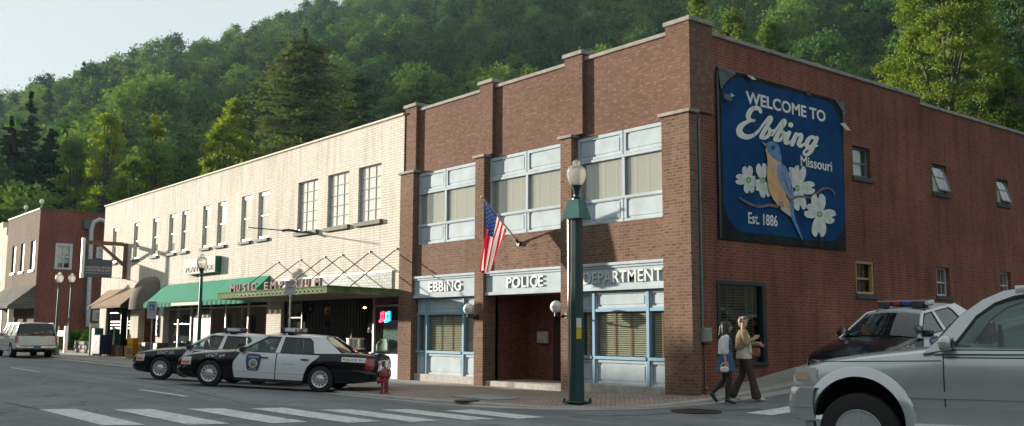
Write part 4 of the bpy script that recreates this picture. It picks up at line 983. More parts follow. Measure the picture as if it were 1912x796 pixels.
for k, (a, b, c_, d) in enumerate(SH):
    mb = MB(); w = .18; X = XB
    mb.box(X - .05, X + .06, a, a + w, c_, d); mb.box(X - .05, X + .06, b - w, b, c_, d); mb.box(X - .05, X + .06, a + w, b - w, d - w, d); mb.box(X - .05, X + .06, a + w, b - w, c_, c_ + w * .7)
    m_ = lerp(c_, d, .48); mb.box(X - .05, X + .02, a + w, b - w, m_ - .05, m_ + .05); mb.box(X - .05, X + .0, (a + b) / 2 - .04, (a + b) / 2 + .04, c_, d)
    fr = mb.build('window', M_FBL, fb)
    mb = MB(); mb.quad((X - .06, a, c_), (X - .06, b, c_), (X - .06, b, d), (X - .06, a, d)); sub('pane', mb, M_GLASSD, fr)
    mb = MB(); mb.quad((X - .09, a, lerp(c_, d, .25)), (X - .09, b, lerp(c_, d, .25)), (X - .09, b, d), (X - .09, a, d)); sub('curtain', mb, M_CURT, fr)
# shingled pent roof and columns
zt_, zf_ = ony(40, 536, cY).z, 3.0
M_SHIN = brick('shingle', (.10, .10, .085), (.15, .15, .12), (.05, .05, .04), bw=.3, bh=.18, ms=.015, patch=(.7, 1.2))
xw = ony(60, 535, cY).x; mb = MB(); yf = cY - 1.7; zf = onx(60, 572, XB).z
mb.add([(XL, cY, zt_), (XB + .0, cY, zt_), (XB + .0, yf, zf), (XL, yf, zf), (XL, yf, zf - .15), (XB, yf, zf - .15), (XB, cY, zf - .15), (XL, cY, zf - .15)], [(0, 1, 2, 3), (3, 2, 5, 4), (2, 1, 6, 5), (4, 5, 6, 7), (0, 3, 4, 7)])
mb.build('pent_roof', M_SHIN, fb, fix=False)
mb = MB()
for x in (XL + .6, XL + 3.2, XB - .5): mb.box(x - .15, x + .15, yf + .2, yf + .5, -.3, zf - .15)
mb.build('column', plain('column_cream', (.5, .46, .36), .7), fb)
# vent pipe with crooked head
t = athing('vent_pipe', 'tall white vent pipe with a hooked top on the far brick side wall', 'pipe', (XB, 20, 3))
pa = onx(164, 610, XB + .35); pb = onx(171, 428, XB + .35); hk = [(pb.y + .0, pb.z), (pb.y + .12, pb.z + .5), (pb.y + .5, pb.z + .72), (pb.y + .95, pb.z + .62), (pb.y + 1.1, pb.z + .2)]
mb = MB(); mb.tube([(XB + .35, pa.y, pa.z)] + [(XB + .35, y, z) for y, z in hk], .15, 10); mb.build('pipe', plain('pipe_grey', (.42, .45, .47), .5), t, smooth=True)
t = athing('downpipe', 'dark downpipe running up beside the hooked vent pipe', 'pipe', (XB, 20, 3)); mb = MB(); pa = onx(160, 590, XB + .15); pb = onx(166, 425, XB + .15); mb.tube([tuple(pa), tuple(pb)], .13, 8); mb.build('pipe', plain('pipe_slate', (.05, .07, .08), .5), t)
mb = MB(); mb.box(XB, XB + .4, pb.y - .4, pb.y + .4, pb.z - .1, pb.z + .5); mb.build('hopper', plain('pipe_slate', (.05, .07, .08), .5), t)
# small white roof lamps
for k, (px, py) in enumerate(((48, 389), (77, 384))):
    c = ony(px, py, cY + .2); base = ZT + .1; t = thing('roof_lamp', ['white floodlight on the middle of the far shop parapet', 'white floodlight on the corner of the far shop parapet'][k], 'floodlight', (c.x, c.y, base), 0, 'floodlights on the far parapet')
    mb = MB(); mb.tube([(0, 0, 0), (.1, 0, .36)], .04, 6); mb.build('bracket', M_WHITE, t)
    mb = MB(); mb.lathe([(.06, 0), (.14, .08), (.15, .22), (.10, .32), (0, .35)], (.1, 0, .35), 12); mb.build('lamp_head', M_WHITE, t)
# white neighbour with stepped parapet
wY = cY + .3
wb = athing('white_shop', 'pale cream shop with a stepped parapet at the left edge of the street', 'building', (XL - 4, wY, 0))
x1 = XL - .02; x2 = ony(8, 500, wY).x; zA = ony(14, 437, wY).z; zB = ony(4, 427, wY).z
mb = MB(); mb.box(XL - 9, x1, wY, wY + 20, -.6, zA - .1); mb.box(XL - 9, x2, wY + .001, wY + .4, zA - .1, zB); mb.box(XL - 9, x2 - 1.4, wY + .001, wY + .4, zB, zB + .5); mb.build('wall', M_WHITEB, wb)
mb = MB(); mb.box(x2 - 2.2, x2 - 1.0, wY - .03, wY, 4.8, 7.0); mb.build('window', plain('frame_maroon', (.12, .03, .04), .5), wb)
mb = MB(); mb.box(XL - 9, x1, wY - .25, wY, 3.3, 3.55, .02); mb.box(XL - 9, x1, wY - .04, wY, 3.55, 4.1); mb.build('cornice', plain('column_cream', (.5, .46, .36), .7), wb)
mb = MB()
for x in (XL - .6, XL - 3.0, XL - 5.5): mb.box(x - .3, x + .3, wY - .3, wY - .001, -.3, 3.3, .03)
mb.build('pilaster', plain('stone_pale', (.62, .58, .48), .7), wb)
mb = MB()
for x in (XL - 1.8, XL - 4.3): mb.box(x - .8, x + .8, wY - .04, wY - .002, .2, 2.9)
mb.build('door', plain('door_dim', (.08, .07, .05), .5), wb)

# ------------------------------------------------------------------ buildings across the street (behind the camera's left), they keep the road in shade
for k, (x0, x1, h, mt, lab) in enumerate(((-170, -112, 6.2, M_WHITEB, 'pale brick row across the street'), (-111.9, -82, 6.0, M_BROWNB, 'brown brick shop across the street'), (-81.9, -62.5, 5.85, M_RED, 'low red brick shop across the street'), (-62.4, -59.2, 6.95, M_CREAM, 'cream brick shop across the street'), (-59.1, -32, 7.7, M_FARRED, 'dark red two storey shop across the street'))):
    t = athing('street_shop', lab, 'building', ((x0 + x1) / 2, 0, 0)); y1 = .9
    zg = z_road(x0, 4); mb = MB()
    n = max(2, int((x1 - x0) / 4)); hs = [(lerp(x0, x1, (i + .25) / n), lerp(x0, x1, (i + .75) / n), 1.0, 2.7) for i in range(n)]
    if h > 7: hs += [(a, b, 4.3, 6.0) for a, b, _, _ in hs]
    wall_holes(mb, lambda u, v, d=0: (u, y1 - d, v), (x0, x1), (-.5, h), hs, .25)
    mb.quad((x0, y1, -.5), (x0, -14, -.5), (x0, -14, h), (x0, y1, h)); mb.quad((x1, y1, -.5), (x1, -14, -.5), (x1, -14, h), (x1, y1, h)); mb.quad((x0, -14, -.5), (x1, -14, -.5), (x1, -14, h), (x0, -14, h)); mb.quad((x0, y1, h - .3), (x1, y1, h - .3), (x1, -14, h - .3), (x0, -14, h - .3))
    mb.build('wall', mt, t, fix=False)
    mb = MB(); mb.box(x0, x1, y1 - .3, y1 + .06, h, h + .12); mb.build('coping', M_CONC, t)
    for a, b, c_, d in hs: mb = MB(); mb.box(a, b, y1 - .25, y1 - .2, c_, d); mb.build('window', plain('dark_glass', (.02, .025, .03), .08, var=0), t)
for k, (x0, x1, y1, h, mt, lab) in enumerate(((-31, -14, -11, 7.5, M_FARRED, 'dark red brick shop behind the viewpoint'), (-13.5, 8, -12, 8.5, M_TAN, 'tan brick block behind the viewpoint'), (8.5, 34, -12, 7, M_SIDE, 'red brick block behind the viewpoint'))):
    t = athing('street_shop', lab, 'building', ((x0 + x1) / 2, y1, 0)); mb = MB(); n = int((x1 - x0) / 3.5)
    hs = [(lerp(x0, x1, (i + .25) / n), lerp(x0, x1, (i + .75) / n), a, b) for i in range(n) for a, b in ((.8, 2.8), (4.4, 6.1))]
    wall_holes(mb, lambda u, v, d=0: (u, y1 - d, v), (x0, x1), (-.5, h), hs, .25)
    mb.quad((x0, y1, -.5), (x0, y1 - 14, -.5), (x0, y1 - 14, h), (x0, y1, h)); mb.quad((x1, y1, -.5), (x1, y1 - 14, -.5), (x1, y1 - 14, h), (x1, y1, h)); mb.quad((x0, y1 - 14, -.5), (x1, y1 - 14, -.5), (x1, y1 - 14, h), (x0, y1 - 14, h)); mb.quad((x0, y1, h - .3), (x1, y1, h - .3), (x1, y1 - 14, h - .3), (x0, y1 - 14, h - .3))
    mb.build('wall', mt, t, fix=False); mb = MB(); mb.box(x0, x1, y1 - .3, y1 + .06, h, h + .12); mb.build('coping', M_CONC, t)
    for a, b, c_, d in hs: mb = MB(); mb.box(a, b, y1 - .25, y1 - .2, c_, d); mb.build('window', MATS['dark_glass'], t)
# ------------------------------------------------------------------ vehicles (x forward, y to the left, origin on the ground under the front axle)
M_TYRE = plain('tyre', (.018, .018, .018), .85, var=.15); M_LINER = plain('wheel_well', (.008, .008, .008), .9, var=0)
M_CHROME = plain('chrome', (.6, .6, .6), .15, metal=1, var=0); M_RIM = plain('hubcap', (.55, .57, .58), .3, metal=.5, var=.05)
M_CARGL = glass('car_glass', (.50, .66, .63), base=(.01, .02, .02), opac=.04); M_CARGLD = glass('car_glass_dark', (.10, .13, .13), base=(.01, .012, .012), opac=.45)
M_PBLK = plain('paint_black', (.006, .007, .008), .2, var=0, coat=.35, spec=.25); M_PWHT = plain('paint_white', (.62, .66, .68), .3, var=.03, scale=2, coat=.6)
M_SEAT = plain('seat_grey', (.05, .05, .055), .9); M_RED_L = plain('lamp_red', (.35, .01, .01), .2, var=0, coat=1); M_AMB = plain('lamp_amber', (.75, .16, .02), .25, var=0, coat=1)
M_CLEAR = plain('lamp_clear', (.55, .57, .56), .15, var=0, coat=1); M_TRIM = plain('trim_black', (.015, .015, .016), .5, var=0)
def interp_rows(T, x):
    T = sorted(T)
    if x <= T[0][0]: return T[0][1:]
    for a, b in zip(T, T[1:]):
        if x <= b[0]:
            t = (x - a[0]) / (b[0] - a[0]); return tuple(lerp(p, q, t) for p, q in zip(a[1:], b[1:]))
    return T[-1][1:]
class Shape:
    """T rows: (x, zb, zs, hw, crown, tumble)  side profile and half width of the lower body"""
    def __init__(s, T): s.T = sorted(T)
    def sec(s, x):
        zb, zs, hw, c, tb = interp_rows(s.T, x); H = zs - zb
        return [(0, zb), (.78 * hw, zb), (.93 * hw, zb + .03), (.975 * hw, zb + .10 * H), (.995 * hw, zb + .3 * H), (hw, zb + .52 * H), (.992 * hw, zb + .66 * H), (hw * .975, zb + .80 * H),
                (hw * (.955 - tb * .3), zb + .92 * H), (hw * (.925 - tb * .6), zb + .985 * H), (hw * (.86 - tb), zs + c * .25), (hw * .6, zs + c * .75), (hw * .3, zs + c * .96), (0, zs + c)]
    def y(s, x, z):
        S = s.sec(x)[3:11]
        for (y0, z0), (y1, z1) in zip(S, S[1:]):
            if z <= z1: return lerp(y0, y1, max(0, min(1, (z - z0) / max(1e-6, z1 - z0))))
        return S[-1][0]
    def z(s, x, y):
        S = s.sec(x)[9:]
        for (y0, z0), (y1, z1) in zip(S, S[1:]):
            if abs(y) >= y1: return lerp(z0, z1, min(1, max(0, (y0 - abs(y)) / max(1e-6, y0 - y1))))
        return S[-1][1]
def car_body(name, shape, mats, arches, parent, n=70, matfn=None):
    x0, x1 = shape.T[0][0], shape.T[-1][0]; X = sorted(set([lerp(x0, x1, i / n) for i in range(n + 1)] + [r[0] for r in shape.T]))
    vs = []; m = None
    for x in X:
        h = shape.sec(x); ring = [(x, -y, z) for y, z in h] + [(x, y, z) for y, z in h[::-1][1:-1]]
        m = len(ring); vs += ring
    fs = []; mi = []
    for i in range(len(X) - 1):
        for k in range(m): 
            fs.append((i * m + k, (i + 1) * m + k, (i + 1) * m + (k + 1) % m, i * m + (k + 1) % m))
    fs += [tuple(range(m)), tuple(reversed([(len(X) - 1) * m + k for k in range(m)]))]
    mb = MB(); mb.add(vs, fs); b = mb.build(name, mats + [M_LINER], None)
    cut = MB()
    for ax, r, w in arches:
        for s in (1, -1):
            hw = shape.y(ax, .5); a, c = (hw - w, hw + .3); a, c = (a, c) if s > 0 else (-c, -a)
            cut.lathe([(r, a), (r, c)], (ax, 0, ARCZ), 40, 'y')
    c = cut.build('cut', [M_LINER]); 
    md = b.modifiers.new('b', 'BOOLEAN'); md.operation = 'DIFFERENCE'; md.object = c; md.solver = 'EXACT'; md.material_mode = 'TRANSFER'
    me = eval_mesh(b, name)
    bpy.data.objects.remove(c); bpy.data.objects.remove(b)
    if matfn:
        for p in me.polygons:
            if me.materials[p.material_index] != M_LINER:
                k = matfn(p.center)
                if k: p.material_index = k
    me.polygons.foreach_set('use_smooth', [True] * len(me.polygons)); me.set_sharp_from_angle(angle=R(32))
    o = bpy.data.objects.new(name, me); COL.objects.link(o); o.parent = parent; return o
def patch(mb, shape, xl, xr, z0, z1, s, off=.007, nu=14, nv=8, zt=None):
    """panel laid on the body side; xl(z), xr(z) are its edges, s=+1 left side"""
    def fn(u, v):
        zz0 = z0; zz1 = z1
        z = lerp(zz0, zz1, v); x = lerp(xl(z), xr(z), u); return (x, s * (shape.y(x, z) + off), z)
    mb.grid(fn, nu, nv)
    # thin rim so the panel has an edge
    def rim(pts): 
        mb.add([p for p in pts] + [(x, y - s * off * 1.5, z) for x, y, z in pts], [(i, i + 1, len(pts) + i + 1, len(pts) + i) for i in range(len(pts) - 1)])
    rim([fn(i / nu, 0) for i in range(nu + 1)]); rim([fn(i / nu, 1) for i in range(nu + 1)]); rim([fn(0, j / nv) for j in range(nv + 1)]); rim([fn(1, j / nv) for j in range(nv + 1)])
def wheel(parent, x, y, r, w, rimr, style='steel', left=True, steer=0):
    t = bpy.data.objects.new('wheel', None)
    mb = MB(); s = 1 if y > 0 else -1
    mb.lathe([(rimr, -w / 2), (r * .9, -w / 2), (r * .985, -w / 2 + .02), (r, -w / 2 + .05), (r, w / 2 - .05), (r * .985, w / 2 - .02), (r * .9, w / 2), (rimr, w / 2), (rimr, w / 2 - .02)], (0, 0, 0), 40, 'y')
    ty = mb.build('wheel', M_TYRE, parent, smooth=True, angle=50); ty.location = (x, y, r * .985); ty.rotation_euler = (0, 0, steer)
    mb = MB(); o = w / 2 * s
    if style == 'steel':
        mb.mat(0); mb.lathe([(rimr * 1.02, o - .0 * s), (rimr, o + .012 * s), (rimr * .92, o + .002 * s), (rimr * .5, o + .0 * s), (rimr * .42, o + .025 * s), (rimr * .3, o + .04 * s), (0, o + .042 * s)], (0, 0, 0), 36, 'y')
        mb.mat(1)
        for k in range(12):
            a = 2 * PI * k / 12; u = Vector((math.cos(a), 0, math.sin(a))); v = Vector((-math.sin(a), 0, math.cos(a)))
            P = [u * rimr * .60 - v * rimr * .035, u * rimr * .86 - v * rimr * .085, u * rimr * .86 + v * rimr * .085, u * rimr * .60 + v * rimr * .035]
            mb.add([(p.x, o + .006 * s, p.z) for p in P], [(0, 1, 2, 3)])
    else:
        mb.mat(0); mb.lathe([(rimr * 1.02, o), (rimr * .98, o + .012 * s), (rimr * .90, o - .01 * s), (rimr * .88, o - .05 * s)], (0, 0, 0), 36, 'y'); 
        mb.mat(1); mb.lathe([(rimr * .93, o - .06 * s), (0, o - .06 * s)], (0, 0, 0), 30, 'y'); mb.mat(0)
        for k in range(5):
            a = 2 * PI * k / 5 + .3; u = Vector((math.cos(a), 0, math.sin(a))); v = Vector((-math.sin(a), 0, math.cos(a)))
            P = [u * rimr * .1 - v * rimr * .13, u * rimr * .90 - v * rimr * .13, u * rimr * .97 - v * rimr * .20, u * rimr * .97 + v * rimr * .20, u * rimr * .90 + v * rimr * .13, u * rimr * .1 + v * rimr * .13]
            mb.prism([(p.x, o - .03 * s, p.z) for p in P], (0, .035 * s, 0))
        mb.lathe([(rimr * .28, o), (rimr * .24, o + .02 * s), (0, o + .02 * s)], (0, 0, 0), 20, 'y')
    rm = mb.build('rim', [M_RIM, M_LINER], ty, smooth=True, angle=35); return ty
def side_fn(cab):
    """greenhouse side plane: belt height/half width to roof edge"""
    zb, yb, zt, yt = cab
    return lambda x, z, s, off=0: (x, s * (lerp(yb, yt, (z - zb) / (zt - zb)) + off), z)
def plate(mb, pts, n_off, th):
    """thin slab from a 3d polygon pushed along n_off"""
    n = Vector(n_off).normalized() * th; mb.prism([Vector(p) for p in pts], n)
def egg(mb, c, rx, ry, rz, n=16):
    mb.v += []; v0 = len(mb.v); mb.lathe([(math.sin(a), -math.cos(a)) for a in [PI * i / 10 for i in range(11)]], (0, 0, 0), n)
    for i in range(v0, len(mb.v)): x, y, z = mb.v[i]; q = lambda k: math.copysign(abs(k) ** .7, k); mb.v[i] = (c[0] + q(x) * rx, c[1] + q(y) * ry, c[2] + q(z) * rz)
def mirror(parent, x, y, z, mat, s, big=1):
    mb = MB(); egg(mb, (0, 0, 0), .07 * big, .11 * big, .075 * big); mb.box(-.02, .05, -.2 * s - .02, -.08 * s, -.05, -.0, .01)
    mb.mat(1); mb.box(-.075 * big, -.071 * big, -.09 * big, .09 * big, -.05 * big, .06 * big)
    o = mb.build('mirror', [mat, M_CHROME], parent, smooth=True, angle=40); o.location = (x, y + s * .11 * big, z); return o
def seats(parent, rows, z=.62, w=.38):
    for x in rows:
        for y in (-w, w):
            mb = MB(); mb.box(x - .1, x + .42, y - .24, y + .24, z - .25, z, .05); mb.box(x - .22, x - .06, y - .23, y + .23, z - .1, z + .5, .05); mb.box(x - .2, x - .1, y - .12, y + .12, z + .52, z + .68, .03); mb.build('seat', M_SEAT, parent, smooth=True)

ARCZ = .335
SEDAN = [(.985, .36, .47, .56, .01, 0), (.96, .30, .56, .70, .02, 0), (.90, .25, .66, .80, .025, 0), (.78, .21, .735, .88, .035, 0), (.55, .19, .79, .945, .055, 0), (.2, .18, .84, .972, .065, 0), (-.3, .18, .885, .985, .065, 0),
         (-.75, .18, .935, .99, .045, .0), (-1.3, .18, .955, .995, .0, 0), (-2.1, .18, .965, .995, .0, 0), (-2.8, .19, .98, .99, 0, 0), (-3.35, .22, 1.0, .98, .02, 0), (-3.8, .26, 1.005, .955, .035, 0), (-4.15, .31, .985, .91, .03, 0), (-4.30, .35, .94, .86, .015, 0), (-4.36, .40, .86, .80, .0, 0)]
def police_car(label, unit, loc, rz, pitch=0, roll=0, group='black and white patrol cars'):
    t = thing('police_car', label, 'police car', loc, rz, group); t.rotation_euler = (roll, pitch, rz)
    S = Shape(SEDAN)
    car_body('body', S, [M_PBLK], [(0, .385, .30), (-2.91, .385, .30)], t)
    for x in (0, -2.91):
        for s in (1, -1): wheel(t, x, s * .835, .338, .22, .212)
    # doors and white upper body sides
    zt = .93
    fl = lambda z: -.62 - .16 * sst(.62, .95, z) - .05 * (1 - sst(.25, .55, z)); fr = lambda z: -1.735
    rl = lambda z: -1.755; rr = lambda z: interp([(.28, -2.46), (.45, -2.50), (.62, -2.56), (.75, -2.68), (.86, -2.82), (.94, -2.88)], z)
    for s in (1, -1):
        for (xl, xr) in ((fl, fr), (rl, rr)):
            mb = MB(); patch(mb, S, xl, xr, .27, .925, s); d = mb.build('door', M_PWHT, t, smooth=True, angle=50)
            mb = MB(); mb.tube([(xl(z), s * (S.y(xl(z), z) + .007), z) for z in [.27 + i * .0655 for i in range(11)]], .007, 5); mb.build('door_gap', M_TRIM, d)
            mb = MB(); xh = xr(.8) + .30 if xr is fr else xr(.8) + .25; yh = S.y(xh, .80) + .012
            mb.lathe([(0, -.11), (.02, -.10), (.024, 0), (.02, .10), (0, .11)], (xh, s * yh, .80), 10, 'x', sy=.9); mb.build('handle', M_TRIM, d, smooth=True)
            if xr is fr and s == 1 or xr is fr:
                pass
        mb = MB(); patch(mb, S, lambda z: -.68, lambda z: -2.46, .20, .262, s, .004, 10, 2); mb.build('sill_trim', M_TRIM, t, smooth=True)
        # moulding on the doors
        mb = MB(); patch(mb, S, lambda z: -.70, lambda z: -2.46, .435, .455, s, .016, 14, 1); mb.build('moulding', M_PWHT, t, smooth=True)
    # greenhouse
    sf = side_fn((.93, .895, 1.36, .63))
    zb = .93
    A0, A1 = (-.72, zb), (-1.42, 1.345); R0, R1 = (-3.42, .985), (-2.82, 1.35)
    mb = MB()
    def roof(u, v):
        x = lerp(-1.36, -2.88, u); y = (v - .5) * 2; yy = y * (.655 - .03 * abs(2 * u - 1) ** 3)
        return (x, yy, 1.352 + .085 * (1 - abs(y) ** 2.4) * (1 - .35 * abs(2 * u - 1) ** 3) - .0)
    mb.grid(roof, 18, 16)
    mb.grid(lambda u, v: (lambda p: (p[0], p[1] * .985, p[2] - .035))(roof(u, v)), 18, 16)
    for v in (0, 1): mb.grid(lambda u, w, v=v: (roof(u, v)[0], roof(u, v)[1] * (1 - .015 * w), roof(u, v)[2] - .035 * w), 18, 1)
    for u0 in (0, 1): mb.grid(lambda u, w, u0=u0: (roof(u0, u)[0], roof(u0, u)[1], roof(u0, u)[2] - .035 * w), 16, 1)
    mb.build('roof', M_PWHT, t, smooth=True, angle=50)
    for s in (1, -1):
        def P(x, z, off=0): return sf(x, z, s, off)
        nrm = (0, s, .55)
        mb = MB()
        plate(mb, [P(-.60, .915), P(-.74, .93), P(-1.46, 1.36), P(-1.36, 1.365)], nrm, .03)             # A pillar
        plate(mb, [P(-1.38, 1.33), P(-2.86, 1.33), P(-2.84, 1.372), P(-1.38, 1.372)], nrm, .03)        # roof rail
        plate(mb, [P(-1.70, .925), P(-1.82, .925), P(-1.86, 1.335), P(-1.77, 1.335)], nrm, .032)       # B pillar
        plate(mb, [P(-2.72, .93), P(-3.44, .97), P(-2.88, 1.372), P(-2.44, 1.372), P(-2.52, 1.335), P(-2.62, 1.25)], nrm, .032)    # C pillar
        plate(mb, [P(-.66, .90), P(-2.80, .90), P(-2.80, .945), P(-.74, .945)], nrm, .02)            # belt
        mb.build('pillar', M_PWHT, t)
        for poly in ([(-.78, .945), (-1.70, .945), (-1.77, 1.33), (-1.47, 1.335)], [(-1.82, .945), (-2.715, .945), (-2.62, 1.25), (-2.52, 1.33), (-1.86, 1.33)]):
            mb = MB(); mb.add([P(x, z, .012) for x, z in poly], [tuple(range(len(poly)))]); mb.build('window', M_CARGL, t, fix=False)
            mb = MB(); q = [Vector(P(x, z, .02)) for x, z in poly]; mb.tube([tuple(p) for p in q + [q[0]]], .011, 5); mb.build('window_seal', M_TRIM, t)
        mirror(t, -.86, s * .90, .99, M_TRIM, s)
        # a-pillar spotlight
        mb = MB(); mb.lathe([(0, -.06), (.05, -.05), (.085, 0), (.088, .05), (0, .055)], (0, 0, 0), 16, 'x'); mb.mat(1); mb.lathe([(.078, .056), (0, .062)], (0, 0, 0), 16, 'x'); mb.mat(0); mb.tube([(0, 0, 0), (-.08, -.1 * s, -.08)], .014, 6)
        o = mb.build('spotlight', [M_TRIM, M_CHROME], t, smooth=True, angle=50); o.location = (-.78, s * .88, 1.09)
    def wsh(x0, y0, z0, x1, y1, z1, bow):
        return lambda u, v: (lerp(x0, x1, v) + bow * (1 - (2 * u - 1) ** 2), (2 * u - 1) * lerp(y0, y1, v), lerp(z0, z1, v) + .03 * (1 - (2 * u - 1) ** 2) * v + .02 * math.sin(v * PI))
    mb = MB(); mb.grid(wsh(-.70, .86, .93, -1.40, .62, 1.355, .12), 12, 8); mb.build('windshield', M_CARGL, t, smooth=True, fix=False)
    mb = MB(); mb.grid(wsh(-3.46, .80, 1.0, -2.84, .60, 1.355, -.10), 12, 8); mb.build('rear_window', M_CARGLD, t, smooth=True, fix=False)
    mb = MB(); mb.grid(lambda u, v: (lerp(-.60, -.80, v), (2 * u - 1) * .84, S.z(-.7, (2 * u - 1) * .84) + .008 - .02 * v), 12, 2); mb.build('cowl', M_TRIM, t, smooth=True)
    mb = MB(); mb.box(-2.9, -.95, -.80, .80, .70, .925); mb.build('cabin_floor', M_SEAT, t)
    seats(t, (-1.55,), .90, .38); mb = MB(); mb.box(-2.75, -2.6, -.7, .7, .8, 1.15, .06); mb.build('rear_bench', M_SEAT, t, smooth=True)
    mb = MB(); mb.lathe([(.17, 0), (.19, .015), (.17, .03)], (-1.13, .38, 1.0), 18, 'x'); mb.build('steering_wheel', M_TRIM, t)
    # nose
    mb = MB(); mb.box(.90, .955, -.36, .36, .50, .66, .015); mb.mat(1)
    for k in range(9): mb.box(.93, .962, -.35, .35, .515 + k * .016, .520 + k * .016)
    mb.build('grille', [M_CHROME, M_TRIM], t)
    mb = MB(); mb.lathe([(.05, .966), (0, .968)], (0, 0, .59), 14, 'x', sx=1, sy=.8); mb.build('emblem', M_CHROME, t)
    for s in (1, -1):
        mb = MB(); mb.mat(0)
        def hl(u, v, s=s):
            x = lerp(.90, .52, u ** 1.5) ; y = lerp(.40, S.y(.62, .64) + .008, min(1, u * 1.7)); z = lerp(.50 + .03 * u, .665 + .07 * u, v)
            if u > .58: x = lerp(.80, .50, (u - .58) / .42); y = S.y(x, z) + .010
            else: x = .935 - .16 * (u / .58) ** 2; y = lerp(.38, S.y(.80, .6) + .01, u / .58)
            return (x, s * y, z)
        mb.grid(hl, 20, 5); mb.build('headlight', M_CLEAR, t, smooth=True, fix=False)
        mb = MB(); mb.grid(lambda u, v: (lambda x, z: (x, s * (S.y(x, z) + .018), z))(lerp(.76, .55, u), lerp(.565, .62, v)), 6, 2); mb.build('turn_signal', M_AMB, t, smooth=True, fix=False)
    mb = MB()
    def fb(u, v):
        a = (u - .5) * 2; z = lerp(.27, .50, v); b = .045 * math.sin(PI * v)
        if abs(a) < .62: x = 1.0 - .10 * (a / .62) ** 2; y = a / .62 * .74
        else:
            k = (abs(a) - .62) / .38; x = .90 - .52 * k ** .9; y = math.copysign(lerp(.74, S.y(.4, .4) + .012, min(1, k * 2.2) ** .6), a)
        return (x + b, y * (1 + b * .3), z)
    mb.grid(fb, 40, 8); mb.build('front_bumper', M_PBLK, t, smooth=True)
    mb = MB()
    def rb(u, v):
        a = (u - .5) * 2; z = lerp(.33, .60, v); b = .05 * math.sin(PI * v) ** .5
        if abs(a) < .66: x = -4.40 + .06 * (a / .66) ** 2; y = a / .66 * .78
        else:
            k = (abs(a) - .66) / .34; x = -4.34 + .62 * k; y = math.copysign(lerp(.78, S.y(-3.8, .45) + .012, min(1, k * 2.0) ** .6), a)
        return (x - b, y * (1 + b * .25), z)
    mb.grid(rb, 40, 8); mb.build('rear_bumper', M_PBLK, t, smooth=True)
    for s in (1, -1):
        mb = MB(); mb.mat(0)
        mb.grid(lambda u, v: (lambda x, z: (x, s * (S.y(x, z) + .010), z))(lerp(-4.27, -4.05, u), lerp(.63, .90 - .0 * u, v)), 6, 5); mb.mat(0)
        mb.grid(lambda u, v: (-4.375 + .03 * v * 0 - .02 * math.sin(PI * u) + .10 * v ** 3, s * lerp(.82, .42, u), lerp(.63, .90, v)), 8, 4)
        mb.mat(1); mb.grid(lambda u, v: (-4.385 + .09 * v ** 3, s * lerp(.60, .44, u), lerp(.66, .86, v)), 4, 4)
        mb.build('tail_light', [M_RED_L, M_CLEAR], t, smooth=True, fix=False)
    mb = MB(); mb.box(-4.42, -4.39, -.16, .16, .68, .83, .005); mb.build('number_plate', M_PWHT, t)
    mb = MB(); mb.tube([(-3.5, -.02, 1.03), (-3.55, -.02, 1.3)], .006, 5); mb.tube([(-3.9, .3, 1.03), (-4.0, .3, 1.45)], .005, 5); mb.build('antenna', M_TRIM, t)
    # lightbar
    mb = MB(); mb.box(-2.05, -1.80, -.60, .60, 1.455, 1.475, .01)
    for y in (-.45, .45): mb.box(-2.0, -1.85, y - .04, y + .04, 1.40, 1.456)
    lb = mb.build('lightbar', M_TRIM, t)
    Mlb = plain('lamp_blue', (.01, .05, .30), .2, var=0, coat=1); Mlr = plain('lamp_red_dark', (.28, .01, .02), .2, var=0, coat=1); Mw = plain('lens_white', (.65, .68, .68), .25, var=0, coat=1)
    segs = [(-.62, -.46, Mlr), (-.455, -.36, Mw), (-.355, -.06, Mlr), (-.055, .20, Mlb), (.205, .30, Mw), (.305, .50, Mlb), (.505, .62, Mw)]
    for a, b, m in segs:
        mb = MB(); mb.box(-2.055, -1.795, a, b, 1.476, 1.565, .02); mb.build('lens', m, lb, smooth=True, angle=40)
    mb = MB(); mb.box(-2.05, -1.80, -.61, .61, 1.566, 1.575, .004); mb.build('lightbar_cap', M_CLEAR, lb)
    # writing: UNIT #n on the wings, POLICE 911 on the rear quarters, door shields
    ML = plain('decal_white', (.88, .88, .86), .5, var=0); MB_ = plain('shield_blue', (.015, .045, .22), .5, var=0); MG = plain('shield_gold', (.55, .47, .28), .5, var=0); MT = plain('shield_teal', (.10, .38, .36), .5, var=0); MBR = plain('shield_brown', (.25, .12, .06), .5, var=0); MTX = plain('decal_dark', (.05, .06, .08), .5, var=0)
    for s in (1, -1):
        on = lambda p, o=.012: (p.x, s * (S.y(p.x, p.z) + o + abs(p.y) * 0), p.z)
        xa, xb = ((.12, -.38) if s > 0 else (-.38, .12))
        mb = MB(); text_on(mb, 'UNIT #%d' % unit, (xa, 0, .745), (xb, 0, .765), .085, (0, 0, 0), 0, .016, fn=lambda p: on(p, .005)); mb.build('unit_number', ML, t, fix=False)
        xa, xb = ((-3.47, -4.03) if s > 0 else (-4.03, -3.47))
        mb = MB(); mb.grid(lambda u, v: (lambda x, z: (x, s * (S.y(x, z) + .006), z))(lerp(-3.44, -4.06, u), lerp(.80, .915, v)), 12, 3); pl = mb.build('quarter_plate', ML, t, fix=False)
        mb = MB(); text_on(mb, 'POLICE 911', (xa, 0, .828), (xb, 0, .828), .062, (0, 0, 0), 0, .008, fn=lambda p: on(p, .010)); mb.build('lettering', MTX, pl, fix=False)
        cx, cz = -1.16, .665
